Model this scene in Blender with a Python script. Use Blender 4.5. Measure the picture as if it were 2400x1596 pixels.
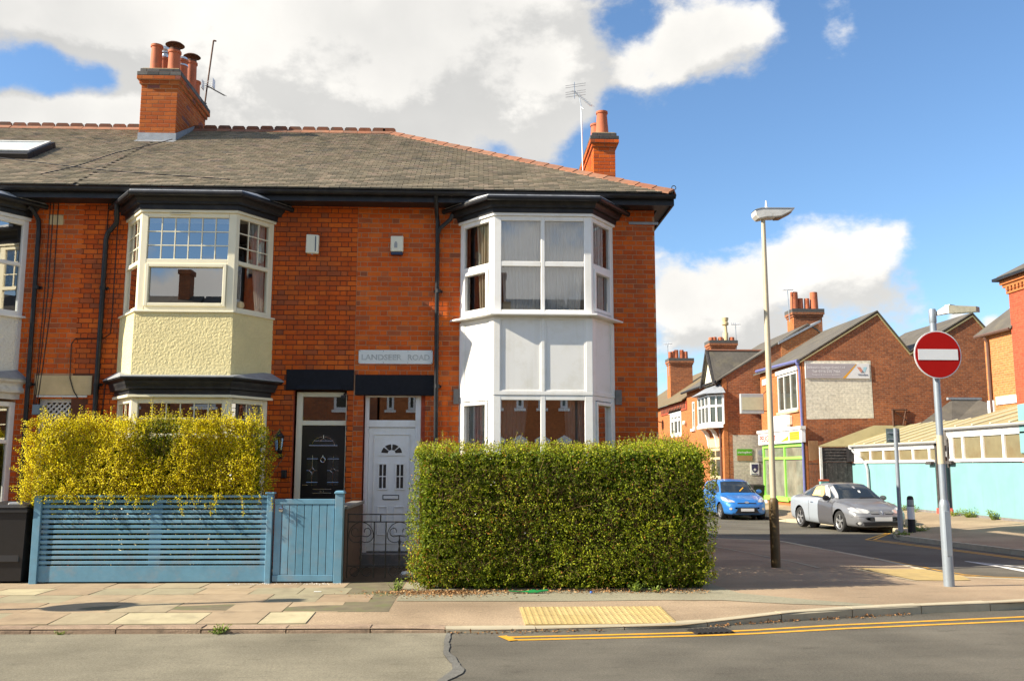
import bpy, bmesh, math, random
import numpy as np
from math import radians, sin, cos, tan, pi, sqrt, atan2
from mathutils import Vector, Matrix, noise as mnoise
from mathutils.bvhtree import BVHTree
from mathutils.geometry import tessellate_polygon
random.seed(7)
rng = np.random.default_rng(7)
scene = bpy.context.scene
for o in list(bpy.data.objects):
    bpy.data.objects.remove(o)
C = scene.collection

# ------------------------------------------------------------------ camera
cam_d = bpy.data.cameras.new('camera')
cam = bpy.data.objects.new('camera', cam_d)
C.objects.link(cam)
cam_d.sensor_width = 36.0
cam_d.sensor_fit = 'HORIZONTAL'
cam_d.lens = 36.0 * 2124.0 / 2400.0
cam_d.clip_start = 0.1
cam_d.clip_end = 2000
cam.matrix_world = (Matrix.Translation((0, 0, 1.65)) @ Matrix.Rotation(radians(-2.2), 4, 'Z')
                    @ Matrix.Rotation(radians(90 + 7.83), 4, 'X') @ Matrix.Rotation(0.002, 4, 'Z'))
scene.camera = cam

# ------------------------------------------------------------------ light and exposure
SUN_EL = radians(31.5)
SUN_AL = radians(11.0)          # light travels along +X and a little along +Y
trav = Vector((cos(SUN_AL) * cos(SUN_EL), sin(SUN_AL) * cos(SUN_EL), -sin(SUN_EL)))
sun_d = bpy.data.lights.new('sun', 'SUN')
sun_d.energy = 5.0
sun_d.angle = radians(0.53)
sun_d.color = (1.0, 0.90, 0.72)
sun = bpy.data.objects.new('sun', sun_d)
C.objects.link(sun)
sun.rotation_euler = trav.to_track_quat('-Z', 'Y').to_euler()
vs = scene.view_settings
vs.view_transform = 'Standard'
vs.look = 'None'
vs.gamma = 1.0
vs.use_curve_mapping = False
vs.exposure = 1.12


class NT:
    """tiny helper round a node tree"""
    def __init__(self, tree):
        self.t = tree
        self.n = tree.nodes
        self.l = tree.links

    def node(self, typ, **kw):
        nd = self.n.new(typ)
        for k, v in kw.items():
            setattr(nd, k, v)
        return nd

    def put(self, sock, val):
        if val is None:
            return
        if isinstance(val, bpy.types.NodeSocket):
            self.l.new(val, sock)
        else:
            sock.default_value = val

    def math(self, op, a, b=None, c=None, clamp=False):
        nd = self.node('ShaderNodeMath', operation=op, use_clamp=clamp)
        self.put(nd.inputs[0], a)
        self.put(nd.inputs[1], b)
        if c is not None:
            self.put(nd.inputs[2], c)
        return nd.outputs[0]

    def vmath(self, op, a, b=None, out=0):
        nd = self.node('ShaderNodeVectorMath', operation=op)
        self.put(nd.inputs[0], a)
        if b is not None:
            self.put(nd.inputs[1], b)
        return nd.outputs[out]

    def mix(self, fac, a, b, blend='MIX'):
        nd = self.node('ShaderNodeMix', data_type='RGBA', blend_type=blend)
        self.put(nd.inputs[0], fac)
        self.put(nd.inputs[6], a)
        self.put(nd.inputs[7], b)
        return nd.outputs[2]

    def noise(self, vec, scale, detail=4.0, rough=0.55, out=0, dist=0.0):
        nd = self.node('ShaderNodeTexNoise')
        self.put(nd.inputs['Vector'], vec)
        nd.inputs['Scale'].default_value = scale
        nd.inputs['Detail'].default_value = detail
        nd.inputs['Roughness'].default_value = rough
        nd.inputs['Distortion'].default_value = dist
        return nd.outputs[out]

    def ramp(self, fac, stops, interp='LINEAR'):
        nd = self.node('ShaderNodeValToRGB')
        cr = nd.color_ramp
        cr.interpolation = interp
        while len(cr.elements) < len(stops):
            cr.elements.new(0.5)
        for e, (p, c) in zip(cr.elements, stops):
            e.position = p
            e.color = tuple(c[:3]) + (1.0,) if not isinstance(c, float) else (c, c, c, 1.0)
        self.put(nd.inputs[0], fac)
        return nd.outputs[0]

    def maprange(self, v, a, b, c=0.0, d=1.0, smooth=False):
        nd = self.node('ShaderNodeMapRange', interpolation_type='SMOOTHSTEP' if smooth else 'LINEAR')
        self.put(nd.inputs[0], v)
        for i, x in enumerate((a, b, c, d)):
            nd.inputs[i + 1].default_value = x
        return nd.outputs[0]


# ------------------------------------------------------------------ sky with broken cumulus
world = bpy.data.worlds.new('World')
scene.world = world
world.use_nodes = True
w = NT(world.node_tree)
w.n.clear()
sky = w.node('ShaderNodeTexSky', sky_type='NISHITA')
sky.sun_disc = False
sky.sun_elevation = SUN_EL
sky.sun_rotation = atan2(-trav.x, -trav.y)
sky.air_density = 1.0
sky.dust_density = 0.35
sky.ozone_density = 2.2
tc = w.node('ShaderNodeTexCoord').outputs['Generated']


def cloud_field(vec):
    # broad cloud banks (their real bearings in the sky) broken up by fractal noise
    f = None
    banks = [  # azimuth deg (0 = +Y, + = towards +X), elevation deg, radius, weight
        (-27.5, 24.0, 0.072, 0.6), (-23.1, 24.7, 0.077, 0.6), (-17.3, 24.9, 0.081, 0.62), (-10.9, 25.8, 0.086, 0.62), (-4.2, 26.1, 0.086, 0.62), (2.2, 25.7, 0.072, 0.6),
        (6.5, 23.7, 0.043, 0.2), (3.6, 22.4, 0.053, 0.5), (-4.4, 22.3, 0.057, 0.5), (-12.7, 21.7, 0.057, 0.5), (5.4, 27.9, 0.038, 0.35), (-27.1, 19.2, 0.036, 0.75),
        (-28.0, 19.9, 0.024, 0.4), (-23.3, 19.6, 0.034, 0.65), (-24.8, 19.0, 0.029, 0.4), (-26.4, 21.3, 0.034, -1.25), (-23.2, 21.6, 0.026, -0.95), (-28.6, 20.9, 0.02, -0.8),
        (9.9, 23.9, 0.029, 0.25), (12.6, 24.9, 0.034, 0.5), (15.6, 25.9, 0.036, 0.5), (17.9, 25.8, 0.024, 0.35), (13.1, 26.6, 0.029, 0.2), (24.9, 13.3, 0.038, 0.55),
        (22.4, 12.1, 0.043, 0.5), (19.1, 11.6, 0.043, 0.5), (15.4, 11.0, 0.038, 0.5), (12.7, 10.5, 0.029, 0.5), (16.9, 9.3, 0.043, 0.45), (13.2, 8.4, 0.029, 0.4),
        (20.7, 13.3, 0.024, 0.25), (23.1, 26.3, 0.029, 0.22), (28.7, 8.5, 0.009, 0.5), (30.4, 7.9, 0.011, 0.5), (22.0, 19.0, 0.096, -0.6), (29.2, 18.1, 0.105, -0.6),
        (28.4, 24.1, 0.072, -0.5), (15.0, 16.5, 0.062, -0.6), (10.7, 19.7, 0.038, -0.4), (9.1, 26.8, 0.019, -0.25), (29.9, 11.5, 0.053, -0.5), (20.1, 23.0, 0.029, -0.35),
        (14.4, 21.8, 0.034, -0.35), (31.8, 13.7, 0.048, -0.4), (6.8, 19.6, 0.030, -0.55), (1.3, 19.2, 0.026, -0.35), (9.1, 21.8, 0.022, -0.3), (-163, 10.6, 0.075, 0.6), (-156, 12.0, 0.06, 0.4), (-162, 15.5, 0.05, -0.5), (176, 13.0, 0.1, 0.55),
        (-172, 16, 0.05, 0.3),
    ]
    for az, el, r, wt in banks:
        a, e = radians(az), radians(el)
        d = w.vmath('DISTANCE', vec, (sin(a) * cos(e), cos(a) * cos(e), sin(e)), out=1)
        g = w.math('EXPONENT', w.math('MULTIPLY', w.math('MULTIPLY', d, d), -1.0 / (r * r)))
        g = w.math('MULTIPLY', g, wt)
        f = g if f is None else w.math('ADD', f, g)
    st = w.vmath('MULTIPLY', vec, (1.0, 1.0, 1.45))
    base = w.math('MULTIPLY_ADD', w.noise(st, 1.9, 2.0, 0.5), 1.1, -0.45)      # scattered cumulus elsewhere, cover raised to brighten and whiten the shade
    det = w.math('MULTIPLY_ADD', w.noise(st, 11.0, 10.0, 0.60, dist=0.1), 1.9, -0.97)
    return w.math('ADD', w.math('ADD', f, base), det)


f0 = cloud_field(tc)
toward = -trav
f1 = cloud_field(w.vmath('ADD', tc, tuple(toward * 0.035 + Vector((0, 0, 0.022)))))
cover = w.maprange(f0, 0.0, 0.46, 0.0, 1.0, True)
lit = w.maprange(w.math('SUBTRACT', f0, f1), -0.22, 0.26, 0.0, 1.0, True)
thick = w.maprange(f0, 0.2, 1.1, 1.0, 0.62)
grey = w.math('MULTIPLY_ADD', lit, 0.55, 0.45)
fine = w.math('MULTIPLY', w.math('MULTIPLY_ADD', w.noise(tc, 16.0, 5.0, 0.6), 0.4, 0.8), w.math('MULTIPLY_ADD', w.noise(tc, 4.2, 3.0, 0.5), 1.5, 0.32))
bright = w.math('MULTIPLY', w.math('MULTIPLY', w.math('MULTIPLY_ADD', thick, 0.45, 0.55), grey), fine)
CLOUD = 5.0
ccol = w.mix(bright, (0.86, 0.865, 0.86, 1), (1.0, 0.975, 0.925, 1))
cem = w.vmath('SCALE', ccol)
cem.node.inputs['Scale'].default_value = CLOUD
w.l.new(w.math('MULTIPLY', w.math('MULTIPLY_ADD', bright, 0.46, 0.64), CLOUD), cem.node.inputs['Scale'])
skyc = w.mix(1.0, sky.outputs[0], (0.84, 1.0, 1.12, 1), 'MULTIPLY')
skymix = w.mix(cover, skyc, cem)
bg = w.node('ShaderNodeBackground')
w.l.new(skymix, bg.inputs[0])
bg.inputs[1].default_value = 0.085
w.l.new(bg.outputs[0], w.node('ShaderNodeOutputWorld').inputs[0])

# ------------------------------------------------------------------ materials
MATS = {}


def finish(nt, bsdf_out):
    out = nt.node('ShaderNodeOutputMaterial')
    nt.l.new(bsdf_out, out.inputs[0])


def mat(name, col, rough=0.6, metal=0.0, var=0.12, scale=6.0, bump=0.0, bscale=80.0, attr=None, spec=0.5,
        stain=None, coat=0.0, bdist=0.01, trans=0.0, streak=None):
    """principled surface; attr = colour ramp stops driven by the face attribute 'v'; stain = (colour, amount, scale)"""
    m = bpy.data.materials.new(name)
    m.use_nodes = True
    nt = NT(m.node_tree)
    nt.n.clear()
    pos = nt.node('ShaderNodeNewGeometry').outputs['Position']
    b = nt.node('ShaderNodeBsdfPrincipled')
    if attr:
        at = nt.node('ShaderNodeAttribute', attribute_name='v')
        c = nt.ramp(at.outputs['Fac'], attr)
    else:
        c = nt.node('ShaderNodeRGB')
        c.outputs[0].default_value = tuple(col) + (1,)
        c = c.outputs[0]
    if var:
        n = nt.noise(pos, scale, 5.0, 0.6)
        k = nt.math('MULTIPLY_ADD', n, var * 4, 1 - var * 2)
        c = nt.mix(1.0, c, k, 'MULTIPLY')
    if stain:
        sc, amt, ss = stain
        n = nt.maprange(nt.noise(pos, ss, 6.0, 0.65), 0.48, 0.68, 0.0, amt, True)
        c = nt.mix(n, c, tuple(sc) + (1,))
    if streak:
        n = nt.noise(nt.vmath('MULTIPLY', pos, (5.0, 5.0, 0.35)), 1.0, 5.0, 0.65)
        c = nt.mix(nt.maprange(n, 0.50, 0.72, 0.0, streak[1], True), c, tuple(streak[0]) + (1,))
    nt.l.new(c, b.inputs['Base Color'])
    b.inputs['Roughness'].default_value = rough
    b.inputs['Metallic'].default_value = metal
    b.inputs['Specular IOR Level'].default_value = spec
    if coat:
        b.inputs['Coat Weight'].default_value = coat
        b.inputs['Coat Roughness'].default_value = 0.05
    if bump:
        bp = nt.node('ShaderNodeBump')
        bp.inputs['Strength'].default_value = bump
        bp.inputs['Distance'].default_value = bdist
        nt.l.new(nt.noise(pos, bscale, 5.0, 0.6), bp.inputs['Height'])
        nt.l.new(bp.outputs[0], b.inputs['Normal'])
    res = b.outputs[0]
    if trans:
        tr = nt.node('ShaderNodeBsdfTranslucent')
        nt.l.new(c, tr.inputs[0])
        mx = nt.node('ShaderNodeMixShader')
        mx.inputs[0].default_value = trans
        nt.l.new(res, mx.inputs[1])
        nt.l.new(tr.outputs[0], mx.inputs[2])
        res = mx.outputs[0]
    finish(nt, res)
    MATS[name] = m
    return m


def glass_mat(name, refl=0.16, tint=(0.9, 0.93, 0.92), rough=0.0):
    m = bpy.data.materials.new(name)
    m.use_nodes = True
    nt = NT(m.node_tree)
    nt.n.clear()
    tr = nt.node('ShaderNodeBsdfTransparent')
    tr.inputs[0].default_value = tuple(tint) + (1,)
    gl = nt.node('ShaderNodeBsdfGlossy')
    gl.inputs['Roughness'].default_value = rough
    fr = nt.node('ShaderNodeFresnel')
    fr.inputs[0].default_value = 1.5
    fac = nt.math('MULTIPLY_ADD', fr.outputs[0], 1.0, refl, clamp=True)
    mx = nt.node('ShaderNodeMixShader')
    nt.l.new(fac, mx.inputs[0])
    nt.l.new(tr.outputs[0], mx.inputs[1])
    nt.l.new(gl.outputs[0], mx.inputs[2])
    finish(nt, mx.outputs[0])
    return m


def brick_mat(name, c1, c2, mortar, bw=0.225, bh=0.081, msize=0.010, var=0.35, bump=0.5, bias=0.0, sooty=0.25):
    """far brickwork: courses follow the wall whichever way it faces"""
    m = bpy.data.materials.new(name)
    m.use_nodes = True
    nt = NT(m.node_tree)
    nt.n.clear()
    g = nt.node('ShaderNodeNewGeometry')
    sp = nt.node('ShaderNodeSeparateXYZ')
    nt.l.new(g.outputs['Position'], sp.inputs[0])
    sn = nt.node('ShaderNodeSeparateXYZ')
    nt.l.new(g.outputs['True Normal'], sn.inputs[0])
    u = nt.math('ADD', nt.math('MULTIPLY', sp.outputs[0], nt.math('ABSOLUTE', sn.outputs[1])),
                nt.math('MULTIPLY', sp.outputs[1], nt.math('ABSOLUTE', sn.outputs[0])))
    cv = nt.node('ShaderNodeCombineXYZ')
    nt.l.new(u, cv.inputs[0])
    nt.l.new(sp.outputs[2], cv.inputs[1])
    bt = nt.node('ShaderNodeTexBrick')
    nt.l.new(cv.outputs[0], bt.inputs['Vector'])
    bt.inputs['Scale'].default_value = 1.0
    bt.inputs['Brick Width'].default_value = bw
    bt.inputs['Row Height'].default_value = bh
    bt.inputs['Mortar Size'].default_value = msize
    bt.inputs['Mortar Smooth'].default_value = 0.2
    bt.inputs['Bias'].default_value = bias
    bt.inputs['Color1'].default_value = tuple(c1) + (1,)
    bt.inputs['Color2'].default_value = tuple(c2) + (1,)
    bt.inputs['Mortar'].default_value = tuple(mortar) + (1,)
    n = nt.noise(g.outputs['Position'], 1.3, 6.0, 0.65)
    k = nt.math('MULTIPLY_ADD', n, var * 2, 1 - var)
    n2 = nt.noise(cv.outputs[0], 9.0, 2.0, 0.5)
    k = nt.math('MULTIPLY', k, nt.math('MULTIPLY_ADD', n2, 0.9, 0.55))
    c = nt.mix(1.0, bt.outputs[0], k, 'MULTIPLY')
    c = nt.mix(nt.maprange(nt.noise(g.outputs['Position'], 0.7, 5, 0.6), 0.5, 0.75, 0.0, sooty, True), c, (0.09, 0.06, 0.05, 1))
    b = nt.node('ShaderNodeBsdfPrincipled')
    nt.l.new(c, b.inputs['Base Color'])
    b.inputs['Roughness'].default_value = 0.85
    b.inputs['Specular IOR Level'].default_value = 0.25
    bp = nt.node('ShaderNodeBump')
    bp.inputs['Strength'].default_value = bump
    bp.inputs['Distance'].default_value = 0.012
    bp.invert = True
    nt.l.new(nt.math('MULTIPLY_ADD', nt.noise(g.outputs['Position'], 40, 3), 0.3, bt.outputs[1]), bp.inputs['Height'])
    nt.l.new(bp.outputs[0], b.inputs['Normal'])
    finish(nt, b.outputs[0])
    return m


BR = [(0.0, (0.43, 0.070, 0.012)), (0.30, (0.56, 0.092, 0.010)), (0.55, (0.63, 0.112, 0.010)), (0.78, (0.68, 0.142, 0.016)), (0.9, (0.48, 0.105, 0.028)), (1.0, (0.26, 0.078, 0.035))]
M = dict(
    brick=mat('brick', None, 0.82, attr=BR, var=0.16, scale=3.0, bump=0.35, bscale=120, bdist=0.004, spec=0.25,
              streak=((0.17, 0.055, 0.03), 0.30), stain=((0.24, 0.06, 0.022), 0.45, 0.9)),
    brickch=mat('sooty_chimney_brick', None, 0.85, attr=[(p, (c[0] * 0.62, c[1] * 0.85, c[2] * 1.8)) for p, c in BR], var=0.2, scale=4, bump=0.35, bscale=120, bdist=0.004, spec=0.2),
    brickdk=mat('brick_bluish', None, 0.75, attr=[(0, (0.05, 0.05, 0.05)), (0.5, (0.09, 0.085, 0.08)), (1, (0.15, 0.14, 0.13))], var=0.2, scale=8, bump=0.4, bscale=90, bdist=0.004, spec=0.3),
    mortar=mat('lime_mortar', (0.47, 0.27, 0.16), 0.95, var=0.22, scale=5, bump=0.4, bscale=150, bdist=0.003, spec=0.1),
    mortardk=mat('dark_mortar', (0.13, 0.055, 0.035), 0.95, var=0.22, scale=5, bump=0.4, bscale=150, bdist=0.003, spec=0.1),
    tile=mat('plain_roof_tile', None, 0.85, attr=[(0, (0.225, 0.195, 0.145)), (0.4, (0.30, 0.255, 0.185)), (0.7, (0.335, 0.275, 0.20)), (0.9, (0.35, 0.27, 0.21)), (1, (0.18, 0.165, 0.14))],
             var=0.2, scale=2.2, bump=0.4, bscale=60, bdist=0.004, spec=0.2, stain=((0.24, 0.21, 0.13), 0.30, 2.4)),
    ridge=mat('ridge_clay', None, 0.85, attr=[(0, (0.26, 0.098, 0.050)), (0.5, (0.31, 0.135, 0.072)), (1, (0.21, 0.092, 0.052))], var=0.2, scale=9, stain=((0.16, 0.12, 0.09), 0.5, 5)),
    crest=mat('ridge_crest_clay', None, 0.9, attr=[(0, (0.13, 0.058, 0.036)), (1, (0.24, 0.080, 0.038))], var=0.2, scale=9, stain=((0.09, 0.075, 0.06), 0.7, 6)),
    pot=mat('terracotta', None, 0.8, attr=[(0, (0.50, 0.14, 0.055)), (1, (0.42, 0.11, 0.05))], var=0.12, scale=5, stain=((0.16, 0.08, 0.05), 0.4, 4)),
    black=mat('black_gloss_paint', (0.014, 0.015, 0.019), 0.45, var=0.25, scale=9, spec=0.35, stain=((0.06, 0.055, 0.05), 0.35, 5)),
    blackflat=mat('black_masonry_paint', (0.013, 0.014, 0.019), 0.75, var=0.2, scale=20, spec=0.2),
    lead=mat('lead_flashing', (0.30, 0.32, 0.35), 0.55, metal=0.2, var=0.2, scale=8),
    leadlit=mat('lit_lead', (0.55, 0.56, 0.58), 0.5, metal=0.1, var=0.25, scale=10, stain=((0.2, 0.2, 0.2), 0.5, 7)),  # paler copy of the lead, sunlight put into its colour
    cream=mat('cream_frame', (0.82, 0.76, 0.57), 0.4, var=0.04, scale=4),
    render=mat('cream_render', (0.76, 0.66, 0.36), 0.85, var=0.08, scale=3, bump=0.9, bscale=26, bdist=0.03, spec=0.15),
    renderw=mat('white_render', (0.76, 0.75, 0.70), 0.85, var=0.06, scale=3, bump=0.9, bscale=26, bdist=0.03, spec=0.15),
    white=mat('white_upvc', (0.84, 0.83, 0.81), 0.35, var=0.03, scale=4, streak=((0.60, 0.56, 0.47), 0.22), stain=((0.66, 0.62, 0.52), 0.25, 5)),
    panel=mat('white_panel', (0.80, 0.79, 0.77), 0.5, var=0.03, scale=2, streak=((0.56, 0.53, 0.44), 0.30), stain=((0.62, 0.59, 0.50), 0.35, 2.5)),
    dirtywhite=mat('weathered_white', (0.62, 0.61, 0.58), 0.6, var=0.12, scale=6, stain=((0.3, 0.28, 0.22), 0.4, 8)),
    glass=glass_mat('window_glass', 0.36),
    glassmir=glass_mat('bay_glass', 0.48),
    glassnet=glass_mat('window_glass_net', 0.21, (0.97, 0.98, 0.98)),
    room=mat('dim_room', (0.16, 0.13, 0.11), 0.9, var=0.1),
    net=mat('net_curtain', (0.95, 0.945, 0.92), 0.9, var=0.05, scale=3, trans=0.15),
    drape=mat('cream_drape', (0.70, 0.63, 0.45), 0.9, var=0.06, scale=3, trans=0.25),
    stone=mat('sand_stone', (0.58, 0.45, 0.25), 0.85, var=0.15, scale=6, bump=0.3, bscale=50),
    blue=mat('blue_wood_paint', None, 0.55, attr=[(0, (0.10, 0.25, 0.36)), (1, (0.155, 0.325, 0.45))], var=0.13, scale=7, bump=0.15, bscale=50, bdist=0.004, stain=((0.22, 0.275, 0.32), 0.5, 5)),
)


def asphalt(name, c1, c2, speck, scale=3.0, sp=0.5):
    m = bpy.data.materials.new(name)
    m.use_nodes = True
    nt = NT(m.node_tree)
    nt.n.clear()
    pos = nt.node('ShaderNodeNewGeometry').outputs['Position']
    big = nt.noise(pos, 0.8, 5, 0.6)
    c = nt.mix(nt.maprange(big, 0.35, 0.68), tuple(c1) + (1,), tuple(c2) + (1,))
    streak = nt.noise(nt.vmath('MULTIPLY', pos, (0.35, 3.0, 1.0)), 1.6, 5, 0.6)
    c = nt.mix(1.0, c, nt.math('MULTIPLY_ADD', streak, 0.3, 0.85), 'MULTIPLY')
    fn = nt.noise(pos, 170, 2, 0.6)
    c = nt.mix(1.0, c, nt.math('MULTIPLY_ADD', fn, 1.3, 0.36), 'MULTIPLY')
    md = nt.noise(pos, 46, 3, 0.7)
    c = nt.mix(1.0, c, nt.math('MULTIPLY_ADD', md, 1.1, 0.45), 'MULTIPLY')
    pt = nt.maprange(nt.noise(nt.vmath('MULTIPLY', pos, (1.0, 2.6, 1.0)), 2.2, 7, 0.72), 0.55, 0.72, 1.0, 0.70, True)
    c = nt.mix(1.0, c, pt, 'MULTIPLY')
    pt = nt.maprange(nt.noise(pos, 0.45, 3, 0.5), 0.40, 0.62, 1.08, 0.84, True)
    c = nt.mix(1.0, c, pt, 'MULTIPLY')
    vo = nt.node('ShaderNodeTexVoronoi')
    nt.l.new(pos, vo.inputs['Vector'])
    vo.inputs['Scale'].default_value = 75
    k = nt.maprange(vo.outputs['Distance'], 0.12, 0.30, sp, 0.0)
    c = nt.mix(k, c, tuple(speck) + (1,))
    b = nt.node('ShaderNodeBsdfPrincipled')
    nt.l.new(c, b.inputs['Base Color'])
    b.inputs['Roughness'].default_value = 0.9
    b.inputs['Specular IOR Level'].default_value = 0.2
    bp = nt.node('ShaderNodeBump')
    bp.inputs['Strength'].default_value = 0.35
    bp.inputs['Distance'].default_value = 0.006
    nt.l.new(fn, bp.inputs['Height'])
    nt.l.new(bp.outputs[0], b.inputs['Normal'])
    finish(nt, b.outputs[0])
    return m


M['road_old'] = asphalt('worn_pale_asphalt', (0.180, 0.162, 0.118), (0.250, 0.226, 0.165), (0.34, 0.31, 0.24), sp=0.35)
M['road_new'] = asphalt('dark_asphalt', (0.100, 0.091, 0.073), (0.145, 0.132, 0.105), (0.26, 0.24, 0.20), sp=0.35)
M['pave_red'] = asphalt('reddish_asphalt', (0.300, 0.222, 0.145), (0.375, 0.280, 0.186), (0.50, 0.41, 0.30), sp=0.35)
M['pave_green'] = asphalt('greenish_asphalt', (0.260, 0.240, 0.168), (0.295, 0.270, 0.190), (0.4, 0.36, 0.28), sp=0.25)
M['dirt'] = asphalt('bare_soil', (0.055, 0.04, 0.028), (0.09, 0.065, 0.045), (0.2, 0.15, 0.1), sp=0.4)
SL = [(0, (0.33, 0.245, 0.160)), (0.3, (0.36, 0.278, 0.185)), (0.5, (0.345, 0.292, 0.192)), (0.62, (0.30, 0.272, 0.182)), (0.8, (0.38, 0.290, 0.190)), (1.0, (0.46, 0.40, 0.255))]
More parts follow.
